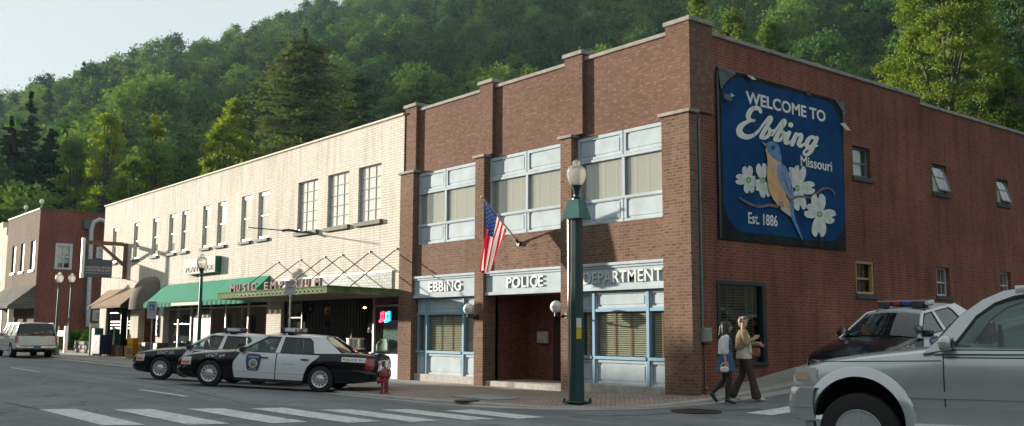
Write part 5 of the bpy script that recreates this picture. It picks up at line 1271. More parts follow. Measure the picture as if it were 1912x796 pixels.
        def shield(sc, off, mat, nm, par, pts=None):
            pts = pts or [(-.19, .16), (-.155, .195), (0, .215), (.155, .195), (.19, .16), (.185, .02), (.16, -.12), (.125, -.195), (-.125, -.195), (-.16, -.12), (-.185, .02)]
            mb = MB(); mb.add([(cx + x * sc, s * (S.y(cx + x * sc, cz + z * sc) + off), cz + z * sc) for x, z in pts] + [(cx, s * (S.y(cx, cz) + off), cz)], [(i, (i + 1) % len(pts), len(pts)) for i in range(len(pts))])
            return mb.build(nm, mat, par, fix=False)
        sh_ = shield(1.06, .013, MBR, 'door_shield', t); shield(1, .016, MB_, 'shield_field', sh_)
        for r, off, m, nm in ((.118, .019, MG, 'seal_ring'), (.085, .022, MT, 'seal')):
            shield(1, off, m, nm, sh_, [(r * math.cos(a), -.02 + r * math.sin(a)) for a in [i * PI / 12 for i in range(24)]])
        shield(1, .025, MBR, 'seal_ground', sh_, [(-.06, -.055), (.06, -.055), (.045, -.085), (-.045, -.085)])
        for tx, z, h, w in (('EBBING', cz + .12, .05, .27), ('POLICE', cz - .178, .035, .20)):
            xa, xb = (cx + w / 2, cx - w / 2) if s > 0 else (cx - w / 2, cx + w / 2)
            mb = MB(); text_on(mb, tx, (xa, 0, z), (xb, 0, z), h, (0, 0, 0), 0, .012, fn=lambda p: on(p, .020)); mb.build('lettering', ML, sh_, fix=False)
        xa, xb = (-1.90, -2.22) if s > 0 else (-2.22, -1.90)
        mb = MB(); mb.grid(lambda u, v: on(Vector((lerp(xa, xb, u), 0, lerp(.655, .685, v))), .010), 8, 1); mb.build('decal_line', plain('decal_grey', (.42, .43, .45), .5, var=0), t, fix=False)
    return t
fwd = Vector((-math.sin(YAW), math.cos(YAW), 0)); rgt = Vector((math.cos(YAW), math.sin(YAW), 0))
def place_car(front_px, rear_px, df, dr):
    """front and rear left wheel contact points from depth along the view"""
    out = []
    for (px, py), d in ((front_px, df), (rear_px, dr)):
        q = ray(px, py); q = Vector(q) ; k = d / (CM @ np.array(q))[2]; out.append(Vector((q.x * k, q.y * k, CZ + q.z * k)))
    return out
def pose(f, r, half=.835, wb=2.91):
    d = (f - r); rz = math.atan2(d.y, d.x); pitch = -math.asin((f.z - r.z) / wb)
    n = Vector((-math.sin(rz), math.cos(rz), 0))
    return Vector((f.x, f.y, f.z)) - n * half, rz, pitch
f4, r4 = place_car((391, 721), (593, 732.5), 25.0, 24.75)
p, rz, pt = pose(f4, r4)
police_car('black and white patrol car marked UNIT #4 parked nose out beside the red hydrant', 4, p, rz, pt)
f3, r3 = place_car((300, 709), (489, 718), 28.4, 28.1)
d3 = (f3 - r3).normalized(); r3 = f3 - d3 * 2.91
p, rz3, pt = pose(f3, r3)
police_car('black and white patrol car marked UNIT #3 parked just behind UNIT #4', 3, p, rz3, pt)
# UNIT #2 on the side street, nose downhill
dd = 18.4; q = ray(1560, 700); q = q / (CM @ q)[2] * dd
x2, y2 = -11.35, 19.0
gz = lambda x, y: z_road(x, y)
za, zb_ = gz(x2, y2), gz(x2, y2 + 2.91)
police_car('black and white patrol car marked UNIT #2 parked nose downhill by the red side wall', 2, (x2, y2, za), -PI / 2, math.asin((zb_ - za) / 2.91))

# silver sport utility vehicle crossing in the foreground
ARCZ = .40
M_SILV = plain('paint_silver', (.48, .51, .51), .26, metal=.45, var=.04, scale=2, coat=.7); M_SILVD = plain('paint_silver_cladding', (.46, .48, .475), .42, metal=.4, var=.05)
SUVT = [(.70, .55, .70, .55, .0, 0), (.66, .48, .86, .74, .02, 0), (.56, .44, .915, .80, .03, 0), (.34, .42, .975, .835, .04, 0), (0, .42, 1.02, .85, .045, 0), (-.5, .42, 1.075, .86, .05, 0), (-.86, .42, 1.12, .865, .05, 0),
        (-1.5, .42, 1.125, .868, 0, 0), (-2.3, .42, 1.13, .868, 0, 0), (-3.2, .43, 1.13, .86, 0, 0), (-3.55, .46, 1.12, .83, 0, 0), (-3.65, .50, 1.08, .80, 0, 0)]
def suv(label, loc, rz, pitch):
    t = thing('silver_suv', label, 'suv', loc, rz); t.rotation_euler = (0, pitch, rz)
    S = Shape(SUVT); car_body('body', S, [M_SILV], [(0, .45, .34), (-2.67, .45, .34)], t)
    for x in (0, -2.67):
        for s in (1, -1): wheel(t, x, s * .76, .385, .25, .225, 'alloy')
    for s in (1, -1):
        # flared arches and cladding
        for ax in (0, -2.67):
            mb = MB()
            def fl(u, v):
                a = lerp(-.16 * PI, 1.13 * PI, u); r = lerp(.445, .545, v); b = (.055 * (1 - v) ** .7 + .008)
                x = ax + r * math.cos(a); z = .40 + r * math.sin(a); z = max(z, .30); return (x, s * (S.y(x, max(.5, z)) + b), z)
            mb.grid(fl, 36, 6)
            mb.grid(lambda u, v: (lambda p: (p[0], p[1] - s * .12 * v, p[2]))(fl(u, 0)), 36, 2)
            mb.build('wheel_flare', M_SILV, t, smooth=True, angle=60)
        mb = MB(); patch(mb, S, lambda z: -.44, lambda z: -2.2, .40, .57, s, .016, 20, 4); mb.build('cladding', M_SILVD, t, smooth=True)
        mb = MB(); patch(mb, S, lambda z: -.47, lambda z: -2.2, .65, .715, s, .014, 20, 3); mb.build('moulding', M_SILV, t, smooth=True)
        mb = MB(); mb.box(-2.15, -.50, s * .88 - .07, s * .88 + .06, .24, .41, .03); mb.build('side_step', M_SILVD, t)
        mb = MB(); patch(mb, S, lambda z: -.80, lambda z: -1.83, .44, 1.10, s, .004, 14, 8); d = mb.build('door', M_SILV, t, smooth=True)
        for xg in (-.80, -1.845): mb = MB(); mb.tube([(xg, s * (S.y(xg, z) + .004), z) for z in [.44 + i * .066 for i in range(11)]], .006, 5); mb.build('door_gap', M_TRIM, d)
        mb = MB(); mb.tube([(lerp(-.80, -3.4, i / 20), s * (S.y(lerp(-.8, -3.4, i / 20), 1.03) + .005), 1.035) for i in range(21)], .005, 5); mb.build('belt_line', M_TRIM, d)
        mb = MB(); mb.box(-1.78, -1.56, s * (S.y(-1.6, .93) + .01) - .02, s * (S.y(-1.6, .93) + .01) + .025, .905, .95, .012); mb.mat(1); mb.box(-1.75, -1.62, s * (S.y(-1.6, .93) + .026), s * (S.y(-1.6, .93) + .038), .915, .94); mb.build('handle', [M_SILV, M_TRIM], d)
        mb = MB(); patch(mb, S, lambda z: -1.86, lambda z: interp([(.44, -2.12), (.8, -2.2), (1.1, -2.72)], z), .44, 1.10, s, .004, 14, 8); d = mb.build('door', M_SILV, t, smooth=True)
        for xs_, zs_ in (((.4, -.78), .985),):
            mb = MB(); mb.tube([(lerp(*xs_, i / 10), s * (S.y(lerp(*xs_, i / 10), zs_) + .002), zs_ + .02 * i / 10) for i in range(11)], .004, 4); mb.build('crease', M_TRIM, t)
    sf = side_fn((1.10, .80, 1.66, .62)); 
    def roof(u, v):
        x = lerp(-1.42, -3.50, u); y = (v - .5) * 2; return (x, y * (.66 - .03 * (2 * u - 1) ** 4), 1.665 + .05 * (1 - abs(y) ** 3) - .05 * (1 - u) ** 6 * 1)
    mb = MB(); mb.grid(roof, 16, 12); mb.grid(lambda u, v: (roof(u, v)[0], roof(u, v)[1] * .98, roof(u, v)[2] - .05), 16, 12)
    for v in (0, 1): mb.grid(lambda u, w, v=v: (roof(u, v)[0], roof(u, v)[1] * (1 - .02 * w), roof(u, v)[2] - .05 * w), 16, 1)
    mb.build('roof', M_SILV, t, smooth=True, angle=50)
    for s in (1, -1):
        def P(x, z, off=0): return sf(x, z, s, off)
        nrm = (0, s, .3); mb = MB()
        plate(mb, [P(*q) for q in ((-.62, 1.06), (-.76, 1.19), (-.97, 1.43), (-1.16, 1.57), (-1.34, 1.65), (-1.6, 1.69), (-1.62, 1.635), (-1.42, 1.60), (-1.26, 1.54), (-1.10, 1.42), (-.86, 1.10))], nrm, .045)
        plate(mb, [P(-1.44, 1.62), P(-3.48, 1.62), P(-3.44, 1.70), P(-1.44, 1.70)], nrm, .045)
        plate(mb, [P(-1.80, 1.09), P(-1.92, 1.09), P(-1.93, 1.63), P(-1.83, 1.63)], nrm, .045)
        plate(mb, [P(-2.68, 1.09), P(-2.78, 1.09), P(-2.74, 1.63), P(-2.66, 1.63)], nrm, .045)
        plate(mb, [P(-3.42, 1.09), P(-3.62, 1.09), P(-3.50, 1.70), P(-3.34, 1.63)], nrm, .045)
        plate(mb, [P(-.72, 1.06), P(-3.55, 1.06), P(-3.55, 1.105), P(-.90, 1.105)], nrm, .045)
        mb.build('pillar', M_SILV, t)
        for poly in ([(-.87, 1.105), (-1.80, 1.105), (-1.84, 1.615), (-1.48, 1.61), (-1.26, 1.54), (-1.10, 1.42)], [(-1.92, 1.105), (-2.68, 1.105), (-2.66, 1.615), (-1.93, 1.615)], [(-2.78, 1.105), (-3.42, 1.105), (-3.34, 1.615), (-2.74, 1.615)]):
            mb = MB(); mb.add([P(x, z, .02) for x, z in poly], [tuple(range(len(poly)))]); mb.build('window', M_CARGL, t, fix=False)
            mb = MB(); q = [Vector(P(x, z, .035)) for x, z in poly]; mb.tube([tuple(p) for p in q + [q[0]]], .016, 5); mb.build('window_seal', M_TRIM, t)
        mirror(t, -.84, s * .82, 1.17, M_SILV, s, .95)
        mb = MB(); mb.tube([(-1.7, s * .56, 1.76), (-1.9, s * .56, 1.80), (-3.2, s * .56, 1.80), (-3.4, s * .56, 1.75)], .02, 6); mb.build('roof_rail', M_TRIM, t)
    mb = MB(); mb.grid(lambda u, v: (lerp(-.68, -1.36, v) + .10 * (1 - (2 * u - 1) ** 2) + .07 * math.sin(PI * v), (2 * u - 1) * lerp(.79, .64, v), lerp(1.08, 1.68, v) + .03 * math.sin(PI * v)), 10, 8); mb.build('windshield', M_CARGL, t, smooth=True, fix=False)
    mb = MB(); mb.quad((-3.62, -.72, 1.1), (-3.62, .72, 1.1), (-3.5, .6, 1.64), (-3.5, -.6, 1.64)); mb.build('rear_window', M_CARGLD, t, fix=False)
    mb = MB(); mb.box(-3.5, -.85, -.78, .78, .98, 1.10); mb.box(-1.05, -.85, -.75, .75, 1.0, 1.15, .04); mb.build('cabin_floor', M_SEAT, t)
    seats(t, (-1.75, -2.6), 1.02, .36)
    mb = MB(); mb.lathe([(.17, 0), (.19, .015), (.17, .03)], (-1.28, .36, 1.17), 18, 'x'); mb.build('steering_wheel', M_TRIM, t)
    # chunky front bumper, headlights, grille
    mb = MB()
    def fb(u, v):
        a = (u - .5) * 2; z = lerp(.40, .725, v); b = .035 * math.sin(PI * min(1, v * 1.0)) ** .5
        if abs(a) < .6: x = .77 - .07 * (a / .6) ** 2; y = a / .6 * .66
        else:
            k = (abs(a) - .6) / .4; x = .70 - .30 * k; y = math.copysign(lerp(.66, .885, min(1, k * 2.2) ** .6), a)
        return (x + b, y, z)
    mb.grid(fb, 40, 10); mb.grid(lambda u, v: (lambda p: (p[0] - .22 * v, p[1] * (1 - .1 * v), p[2] + .01 * v))(fb(u, 1)), 40, 3); mb.build('front_bumper', M_SILV, t, smooth=True, angle=60)
    mb = MB(); mb.grid(lambda u, v: (lambda p: (p[0] + .008, p[1] * 1.008, p[2]))(fb(u, .40 + .10 * v)), 40, 2); mb.build('bumper_groove', M_SILVD, t, smooth=True)
    mb = MB(); mb.box(.58, .68, -.42, .42, .74, .90, .02); mb.build('grille', M_TRIM, t)
    for s in (1, -1):
        mb = MB(); mb.grid(lambda u, v: ((lerp(.67, .62, u / .5) if u < .5 else lerp(.62, .40, (u - .5) * 2)), s * (lerp(.45, .775, u / .5) if u < .5 else lerp(.775, S.y(.4, .85) + .012, (u - .5) * 2)), lerp(.745, .925, v)), 12, 4); mb.build('headlight', M_CLEAR, t, smooth=True, fix=False)
        mb = MB(); mb.grid(lambda u, v: (lerp(.635, .48, u), s * (lerp(.775, S.y(.43, .85) + .022, u) + .006), lerp(.80, .87, v)), 5, 3); mb.build('turn_signal', plain('lamp_peach', (.60, .40, .28), .3, var=0, coat=1), t, smooth=True, fix=False)
        mb = MB(); mb.box(-3.70, -3.6, s * .78 - .08, s * .78 + .05, .75, 1.05, .02); mb.build('tail_light', M_RED_L, t)
    mb = MB(); mb.box(-3.85, -3.62, -.84, .84, .42, .66, .05); mb.build('rear_bumper', M_SILV, t, smooth=True)
    return t
hub = ray(1604, 808); hub = hub / (CM @ hub)[2] * 9.55
head = (-rgt * .857 + fwd * .515).normalized(); rz = math.atan2(head.y, head.x); nL = Vector((-math.sin(rz), math.cos(rz), 0))
hubz = CZ + hub[2]
loc = Vector((hub[0], hub[1], hubz - .385)) - nL * .885
sv = suv('silver sport utility vehicle crossing the foreground from the right edge', loc, rz, R(.5))
for c_ in sv.children:
    if not c_.name.startswith('wheel') or c_.name.startswith('wheel_flare'): c_.location.z += .085

# white long wheelbase suv at the far left
ARCZ = .38
BIGT = [(.95, .50, .66, .62, .0, 0), (.90, .42, .95, .86, .02, 0), (.7, .40, 1.04, .93, .04, 0), (.2, .40, 1.09, .975, .06, 0), (-.6, .40, 1.13, .985, .06, 0), (-1.0, .40, 1.16, .99, .03, 0), (-2.5, .40, 1.18, .995, 0, 0), (-4.0, .42, 1.18, .99, 0, 0), (-4.35, .46, 1.18, .97, 0, 0), (-4.42, .52, 1.15, .95, 0, 0)]
def big_suv(label, loc, rz):
    t = thing('white_suv', label, 'suv', loc, rz); S = Shape(BIGT); M_PW = plain('paint_white_old', (.74, .76, .76), .3, var=.06, coat=.5)
    car_body('body', S, [M_PW], [(0, .44, .34), (-3.3, .44, .34)], t)
    for x in (0, -3.3):
        for s in (1, -1): wheel(t, x, s * .86, .38, .26, .22, 'alloy')
    sf = side_fn((1.14, .955, 1.80, .80))
    def roof(u, v):
        x = lerp(-1.62, -4.30, u); y = (v - .5) * 2; return (x, y * .81, 1.80 + .07 * (1 - abs(y) ** 3) - .04 * u ** 6)
    mb = MB(); mb.grid(roof, 16, 12); mb.grid(lambda u, v: (roof(u, v)[0], roof(u, v)[1] * .98, roof(u, v)[2] - .05), 16, 12)
    for v in (0, 1): mb.grid(lambda u, w, v=v: (roof(u, v)[0], roof(u, v)[1] * (1 - .02 * w), roof(u, v)[2] - .05 * w), 16, 1)
    mb.grid(lambda u, w: (roof(1, u)[0] - .0, roof(1, u)[1], roof(1, u)[2] - .05 * w), 12, 1); mb.build('roof', M_PW, t, smooth=True, angle=50)
    for s in (1, -1):
        def P(x, z, off=0): return sf(x, z, s, off)
        nrm = (0, s, .2); mb = MB()
        for pl in ([(-.85, 1.12), (-1.0, 1.12), (-1.68, 1.78), (-1.75, 1.83), (-1.55, 1.83)], [(-1.6, 1.75), (-4.28, 1.75), (-4.24, 1.83), (-1.6, 1.83)], [(-1.95, 1.13), (-2.07, 1.13), (-2.07, 1.76), (-1.97, 1.76)], [(-3.02, 1.13), (-3.14, 1.13), (-3.12, 1.76), (-3.02, 1.76)], [(-4.18, 1.13), (-4.40, 1.13), (-4.26, 1.83), (-4.12, 1.76)], [(-.9, 1.12), (-4.38, 1.12), (-4.38, 1.17), (-1.05, 1.17)]): plate(mb, [P(*q) for q in pl], nrm, .04)
        mb.build('pillar', M_PW, t)
        for poly in ([(-1.06, 1.17), (-1.95, 1.17), (-1.97, 1.75), (-1.68, 1.75)], [(-2.07, 1.17), (-3.02, 1.17), (-3.02, 1.75), (-2.07, 1.75)], [(-3.14, 1.17), (-4.18, 1.17), (-4.12, 1.75), (-3.12, 1.75)]):
            mb = MB(); mb.add([P(x, z, .012) for x, z in poly], [tuple(range(len(poly)))]); mb.build('window', M_CARGLD, t, fix=False)
        mirror(t, -1.15, s * .97, 1.2, M_TRIM, s, 1.3)
        mb = MB(); mb.box(-4.47, -4.30, s * .955 - .07, s * .955 + .03, .82, 1.13, .015); mb.build('tail_light', M_RED_L, t)
        mb = MB(); mb.box(-2.75, -.5, s * .97 - .09, s * .97 + .07, .36, .42, .02); mb.build('side_step', M_GALV, t)
        mb = MB(); patch(mb, S, lambda z: -.55, lambda z: -2.8, .62, .70, s, .02, 14, 2); mb.build('moulding', M_CLEAR, t, smooth=True)
        mb = MB(); patch(mb, S, lambda z: -2.0, lambda z: -2.93, .44, 1.12, s, .004, 10, 5); mb.build('door', M_PW, t, smooth=True)
        mb = MB(); patch(mb, S, lambda z: -1.0, lambda z: -1.97, .44, 1.12, s, .004, 10, 5); mb.build('door', M_PW, t, smooth=True)
    mb = MB(); mb.grid(lambda u, v: (lerp(-4.45, -4.30, v) - .03 * math.sin(PI * v), (2 * u - 1) * lerp(.90, .78, v), lerp(1.16, 1.79, v)), 10, 6); mb.build('rear_window', M_CARGLD, t, smooth=True, fix=False)
    mb = MB(); mb.grid(lambda u, v: (lerp(-.9, -1.62, v) + .12 * (1 - (2 * u - 1) ** 2), (2 * u - 1) * lerp(.93, .80, v), lerp(1.15, 1.80, v)), 10, 6); mb.build('windshield', M_CARGLD, t, smooth=True, fix=False)
    mb = MB(); mb.box(-4.455, -4.42, -.84, .84, .62, 1.15, .02); mb.build('tailgate', M_PW, t, smooth=True)
    mb = MB(); mb.tube([(-4.52, -.35, 1.14), (-4.5, -.1, 1.16), (-4.49, .3, 1.22)], .012, 5); mb.build('wiper', M_TRIM, t)
    mb = MB(); mb.box(-4.66, -4.42, -.98, .98, .50, .66, .04); mb.mat(1); mb.box(-4.665, -4.659, -.8, .8, .62, .655); mb.build('rear_bumper', [M_CHROME, M_TRIM], t, smooth=True)
    mb = MB(); mb.box(-4.68, -4.661, -.18, .18, .50, .62); mb.build('number_plate', plain('plate_blue', (.06, .20, .36), .5, var=0), t)
    mb = MB(); mb.box(-4.2, -1.2, -.85, .85, .9, 1.1); mb.build('cabin_floor', M_SEAT, t); seats(t, (-2.1, -3.1), 1.08, .42)
    mb = MB(); mb.box(-4.35, .6, -.55, .55, .30, .45); mb.build('chassis', M_LINER, t)
    return t
gA = on_ground(91, 668, z_road); 
dB = 52.0
q = ray(91, 667); q = q / (CM @ q)[2] * dB
loc = Vector((q[0], q[1], 0)) + Vector((-3.3, 1.0, 0)); rzb = PI - R(1)
big_suv('white sport utility vehicle seen from behind in the street at the far left', (q[0] - 3.3, q[1] - .86, CZ + q[2] - .02), rzb)
# ------------------------------------------------------------------ street furniture
def glob_mat():
    m = bpy.data.materials.new('globe_glass'); m.use_nodes = True; t = m.node_tree; t.nodes.clear(); o = N(t, 'ShaderNodeOutputMaterial')
    d = N(t, 'ShaderNodeBsdfDiffuse'); d.inputs[0].default_value = (.72, .72, .66, 1); tl = N(t, 'ShaderNodeBsdfTranslucent'); tl.inputs[0].default_value = (.8, .78, .7, 1); tr = N(t, 'ShaderNodeBsdfTransparent'); tr.inputs[0].default_value = (.95, .95, .92, 1)
    g = N(t, 'ShaderNodeBsdfGlossy'); g.inputs['Roughness'].default_value = .08
    a = N(t, 'ShaderNodeMixShader'); a.inputs[0].default_value = .5; t.links.new(d.outputs[0], a.inputs[1]); t.links.new(tl.outputs[0], a.inputs[2])
    b = N(t, 'ShaderNodeMixShader'); b.inputs[0].default_value = .32; t.links.new(a.outputs[0], b.inputs[1]); t.links.new(tr.outputs[0], b.inputs[2])
    fr = N(t, 'ShaderNodeFresnel'); fr.inputs[0].default_value = 1.45
    wv = N(t, 'ShaderNodeTexWave'); wv.bands_direction = 'Z'; wv.inputs['Scale'].default_value = 9; gg = N(t, 'ShaderNodeTexCoord'); t.links.new(gg.outputs['Object'], wv.inputs['Vector']); bp = N(t, 'ShaderNodeBump'); bp.inputs['Strength'].default_value = .25; bp.inputs['Distance'].default_value = .02
    t.links.new(wv.outputs['Fac'], bp.inputs['Height']); t.links.new(bp.outputs[0], g.inputs['Normal']); t.links.new(bp.outputs[0], d.inputs['Normal'])
    c = N(t, 'ShaderNodeMixShader'); t.links.new(fr.outputs[0], c.inputs[0]); t.links.new(b.outputs[0], c.inputs[1]); t.links.new(g.outputs[0], c.inputs[2]); t.links.new(c.outputs[0], o.inputs[0]); return m
M_GLOBE = glob_mat()
ACORN = [(.09, 0), (.13, .01), (.165, .07), (.205, .16), (.222, .25), (.215, .33), (.185, .40), (.14, .445), (.10, .46), (.085, .475), (.085, .50), (.095, .515), (.09, .54), (.06, .575), (.03, .59), (0, .60)]
FIT = [(.07, -.34), (.075, -.30), (.10, -.28), (.075, -.26), (.06, -.24), (.065, -.18), (.085, -.15), (.07, -.14), (.085, -.10), (.10, -.08), (.09, -.07), (.12, -.03), (.13, .0), (0, .01)]
def acorn(parent, z, s=1):
    mb = MB(); mb.lathe([(r * s, h * s) for r, h in ACORN], (0, 0, 0), 28); g = mb.build('globe', M_GLOBE, parent, smooth=True, angle=60); g.location = (0, 0, z)
    mb = MB(); mb.lathe([(r * s, h * s) for r, h in FIT], (0, 0, 0), 20); f = mb.build('lamp_fitting', M_GREEN, parent, smooth=True, angle=35); f.location = (0, 0, z)
# the big signal column with hood and lamp
tp = on_ground(1078, 752, z_walk)
t = thing('lamp_column', 'thick dark green octagonal column with a hood and acorn lamp before the entrance', 'street lamp', tp, R(12))
Hh = onx(1078, 412, tp.x).z - tp.z
mb = MB(); mb.lathe([(.155, 0), (.15, .3), (.135, Hh)], (0, 0, 0), 8, a0=R(22.5)); mb.build('column', M_GREEN, t)
mb = MB(); mb.box(-.24, .24, -.24, .24, 0, .035, .01)
for x in (-.2, .2):
    for y in (-.2, .2): mb.lathe([(.03, .035), (.03, .09), (0, .10)], (x, y, 0), 6)
mb.build('base_plate', M_GREEN, t)
ztop = onx(1078, 374, tp.x).z - tp.z; zh = onx(1078, 410, tp.x).z - tp.z
mb = MB()
def frus(cx, w0, w1, d0, d1, z0, z1, cy=0): mb.add([(cx - w0, cy - d0, z0), (cx + w0, cy - d0, z0), (cx + w0, cy + d0, z0), (cx - w0, cy + d0, z0), (cx - w1, cy - d1, z1), (cx + w1, cy - d1, z1), (cx + w1, cy + d1, z1), (cx - w1, cy + d1, z1)], [(0, 3, 2, 1), (4, 5, 6, 7), (0, 1, 5, 4), (1, 2, 6, 5), (2, 3, 7, 6), (3, 0, 4, 7)])
frus(0, .235, .135, .235, .135, zh, ztop); mb.build('hood', M_GREENL, t, fix=True)
zl = onx(1078, 347, tp.x).z - tp.z
mb = MB(); mb.lathe([(.1, ztop), (.1, ztop + .03), (.06, ztop + .06), (.06, zl)], (0, 0, 0), 14); mb.build('neck', M_GREEN, t)
acorn(t, zl, .98)
mb = MB(); mb.tube([(-.175, -.06, .05), (-.175, -.06, zh + .05)], .028, 8); mb.build('conduit', M_GALV, t)
o = mb.v and None
for nm, z0, z1, m, lab in (('notice', 1.37, 1.60, plain('notice_yellow', (.62, .42, .01), .5, var=0), None), ('notice', 1.61, 1.82, plain('notice_white', (.62, .64, .62), .5, var=0), None)):
    mb = MB(); a = R(-40); r = .152; c0 = Vector((r * math.cos(a), r * math.sin(a), 0)); tv = Vector((-math.sin(a), math.cos(a), 0)) * .055; n_ = c0.normalized() * .006
    mb.prism([c0 - tv + Vector((0, 0, z0)), c0 + tv + Vector((0, 0, z0)), c0 + tv + Vector((0, 0, z1)), c0 - tv + Vector((0, 0, z1))], n_); mb.build(nm, m, t)
mb = MB(); mb.box(-.23, -.17, .0, .12, .0, .62, .01); mb.build('service_box', M_GREENL, t)
# acorn street lamps
def street_lamp(label, base, H):
    t = thing('street_lamp', label, 'street lamp', base, 0, 'acorn street lamps')
    mb = MB(); mb.lathe([(.25, 0), (.25, .05), (.20, .10), (.19, .3), (.15, .42), (.13, .5), (.10, .62), (.085, .8)], (0, 0, 0), 16); mb.build('base', M_GREEN, t, smooth=True, angle=35)
    mb = MB(); mb.lathe([(.085, .8), (.06, H - .95)], (0, 0, 0), 12); mb.build('pole', M_GREEN, t, smooth=True)
    acorn(t, H - .6, 1)
def lamp_at(px, ytop, Y, H): c = ony(px, ytop, Y); return Vector((c.x, c.y, c.z - H)), H
b, H = lamp_at(378, 474, 15.2, 4.55); street_lamp('green street lamp in front of the green awning', (b.x, b.y, z_walk(b.x, b.y)), b.z + H - z_walk(b.x, b.y))
b, H = lamp_at(112, 508, 15.0, 4.6); street_lamp('green street lamp at the kerb right behind the white sport utility vehicle', (b.x, b.y, z_walk(b.x, b.y)), b.z + H - z_walk(b.x, b.y))
b, H = lamp_at(135, 510, 17.6, 4.6); street_lamp('green street lamp set back in the shrubs by the far brick wall', (b.x, b.y, b.z), H)
# globes at the entrance
for (px, py), s, lab in (((875, 577), -1, 'round white wall globe lettered POLICE left of the entrance'), ((1038.5, 573), -1, 'round white wall globe lettered POLICE right of the entrance')):
    k = 0 if px < 900 else 1
    if k == 0: c = ony(px, py, D - .42); pier_x = -22.25
    else: c = ony(px, py, D - .42); pier_x = -18.5
    t = athing('wall_lamp', lab, 'lamp', (pier_x, D, c.z - .2), 'globe lamps at the police entrance')
    mb = MB(); mb.lathe([(.155 * math.sin(a), -.155 * math.cos(a)) for a in [PI * (.12 + .88 * i / 14) for i in range(15)]], c, 24); g = mb.build('globe', plain('opal_globe', (.72, .71, .68), .25, var=0, coat=.4), t, smooth=True, angle=60)
    mb = MB(); mb.tube([(pier_x, D - .005, c.z - .22), (lerp(pier_x, c.x, .5), lerp(D, c.y, .5), c.z - .25), (c.x, c.y, c.z - .22), (c.x, c.y, c.z - .15)], .022, 8); mb.tube([(c.x, c.y, c.z - .24), (c.x, c.y, c.z - .14)], .05, 10); mb.tube([(pier_x, D, c.z - .22), (pier_x, D - .03, c.z - .22)], .07, 10); mb.tube([(lerp(pier_x, c.x, .25), lerp(D, c.y, .25), c.z - .23), (lerp(pier_x, c.x, .4), lerp(D, c.y, .4), c.z - .245)], .045, 8); mb.build('bracket', M_BLACK, t)
    vd = Vector((-c.x, -c.y, 0)).normalized(); vd = Vector((.25, -1, 0)).normalized(); tv = Vector((-vd.y, vd.x, 0))
    mb = MB(); text_on(mb, 'POLICE', c - tv * .085 - Vector((0, 0, .03)), c + tv * .085 - Vector((0, 0, .03)), .045, (0, 0, 0), 0, .01, fn=lambda p, c=c: tuple(c + (Vector(p) - c + vd * .13).normalized() * .157)); sub('lettering', mb, plain('letter_grey', (.12, .12, .13), .5, var=0), g, fix=False)
# intercom box and flag
t = athing('notice_box', 'white notice box on the dark back wall of the police entrance', 'box', (-19.9, W + 1.4, 1.2))
a_, b_ = ony(1006.5, 641, W + 1.4), ony(1025.5, 619, W + 1.4)
mb = MB(); mb.box(a_.x, b_.x, W + 1.30, W + 1.42, a_.z, b_.z, .02); mb.build('case', plain('box_white', (.42, .43, .40), .5), t)
mb = MB(); mb.box(a_.x + .08, b_.x - .08, W + 1.285, W + 1.3, a_.z + .1, b_.z - .05); mb.build('window', plain('paper', (.5, .45, .35), .8), t)
# hydrant
hp = on_ground(718, 735, z_walk); t = thing('fire_hydrant', 'red fire hydrant on the kerb corner behind the patrol car', 'fire hydrant', hp, R(-35)); M_HYD = plain('hydrant_red', (.26, .015, .02), .38, var=.25, scale=9, coat=.3)
k = .86
mb = MB(); mb.lathe([(r * k, h * k) for r, h in [(.15, 0), (.15, .03), (.105, .04), (.105, .40), (.135, .41), (.135, .45), (.15, .46), (.15, .49), (.14, .50), (.13, .60), (.10, .67), (.05, .72), (.03, .73), (.03, .76), (0, .77)]], (0, 0, 0), 20); mb.build('barrel', M_HYD, t, smooth=True, angle=35)
for nm, ax, s, r, L in (('side_cap', 'x', 1, .055, .21), ('side_cap', 'x', -1, .055, .21), ('front_cap', 'y', -1, .075, .21)):
    mb = MB(); mb.lathe([(r * k, 0), (r * k, s * (L - .06) * k), (r * 1.25 * k, s * (L - .055) * k), (r * 1.25 * k, s * L * k), (r * .4 * k, s * (L + .01) * k), (r * .35 * k, s * (L + .04) * k), (0, s * (L + .04) * k)], (0, 0, .36 * k), 14, ax); mb.build(nm, M_HYD, t, smooth=True, angle=35)
mb = MB(); mb.lathe([(.17 * k, .50 * k), (.165 * k, .53 * k), (0, .54 * k)], (0, 0, 0), 20); mb.build('flange', M_HYD, t, smooth=True, angle=35)
mb = MB()
for s in (1, -1): mb.tube([(s * .2 * k, 0, .34 * k), (s * .24 * k, -.03, .18 * k), (s * .2 * k, -.02, .03), (s * .13 * k, 0, .1)], .008, 5)
mb.build('chain', M_GALV, t)
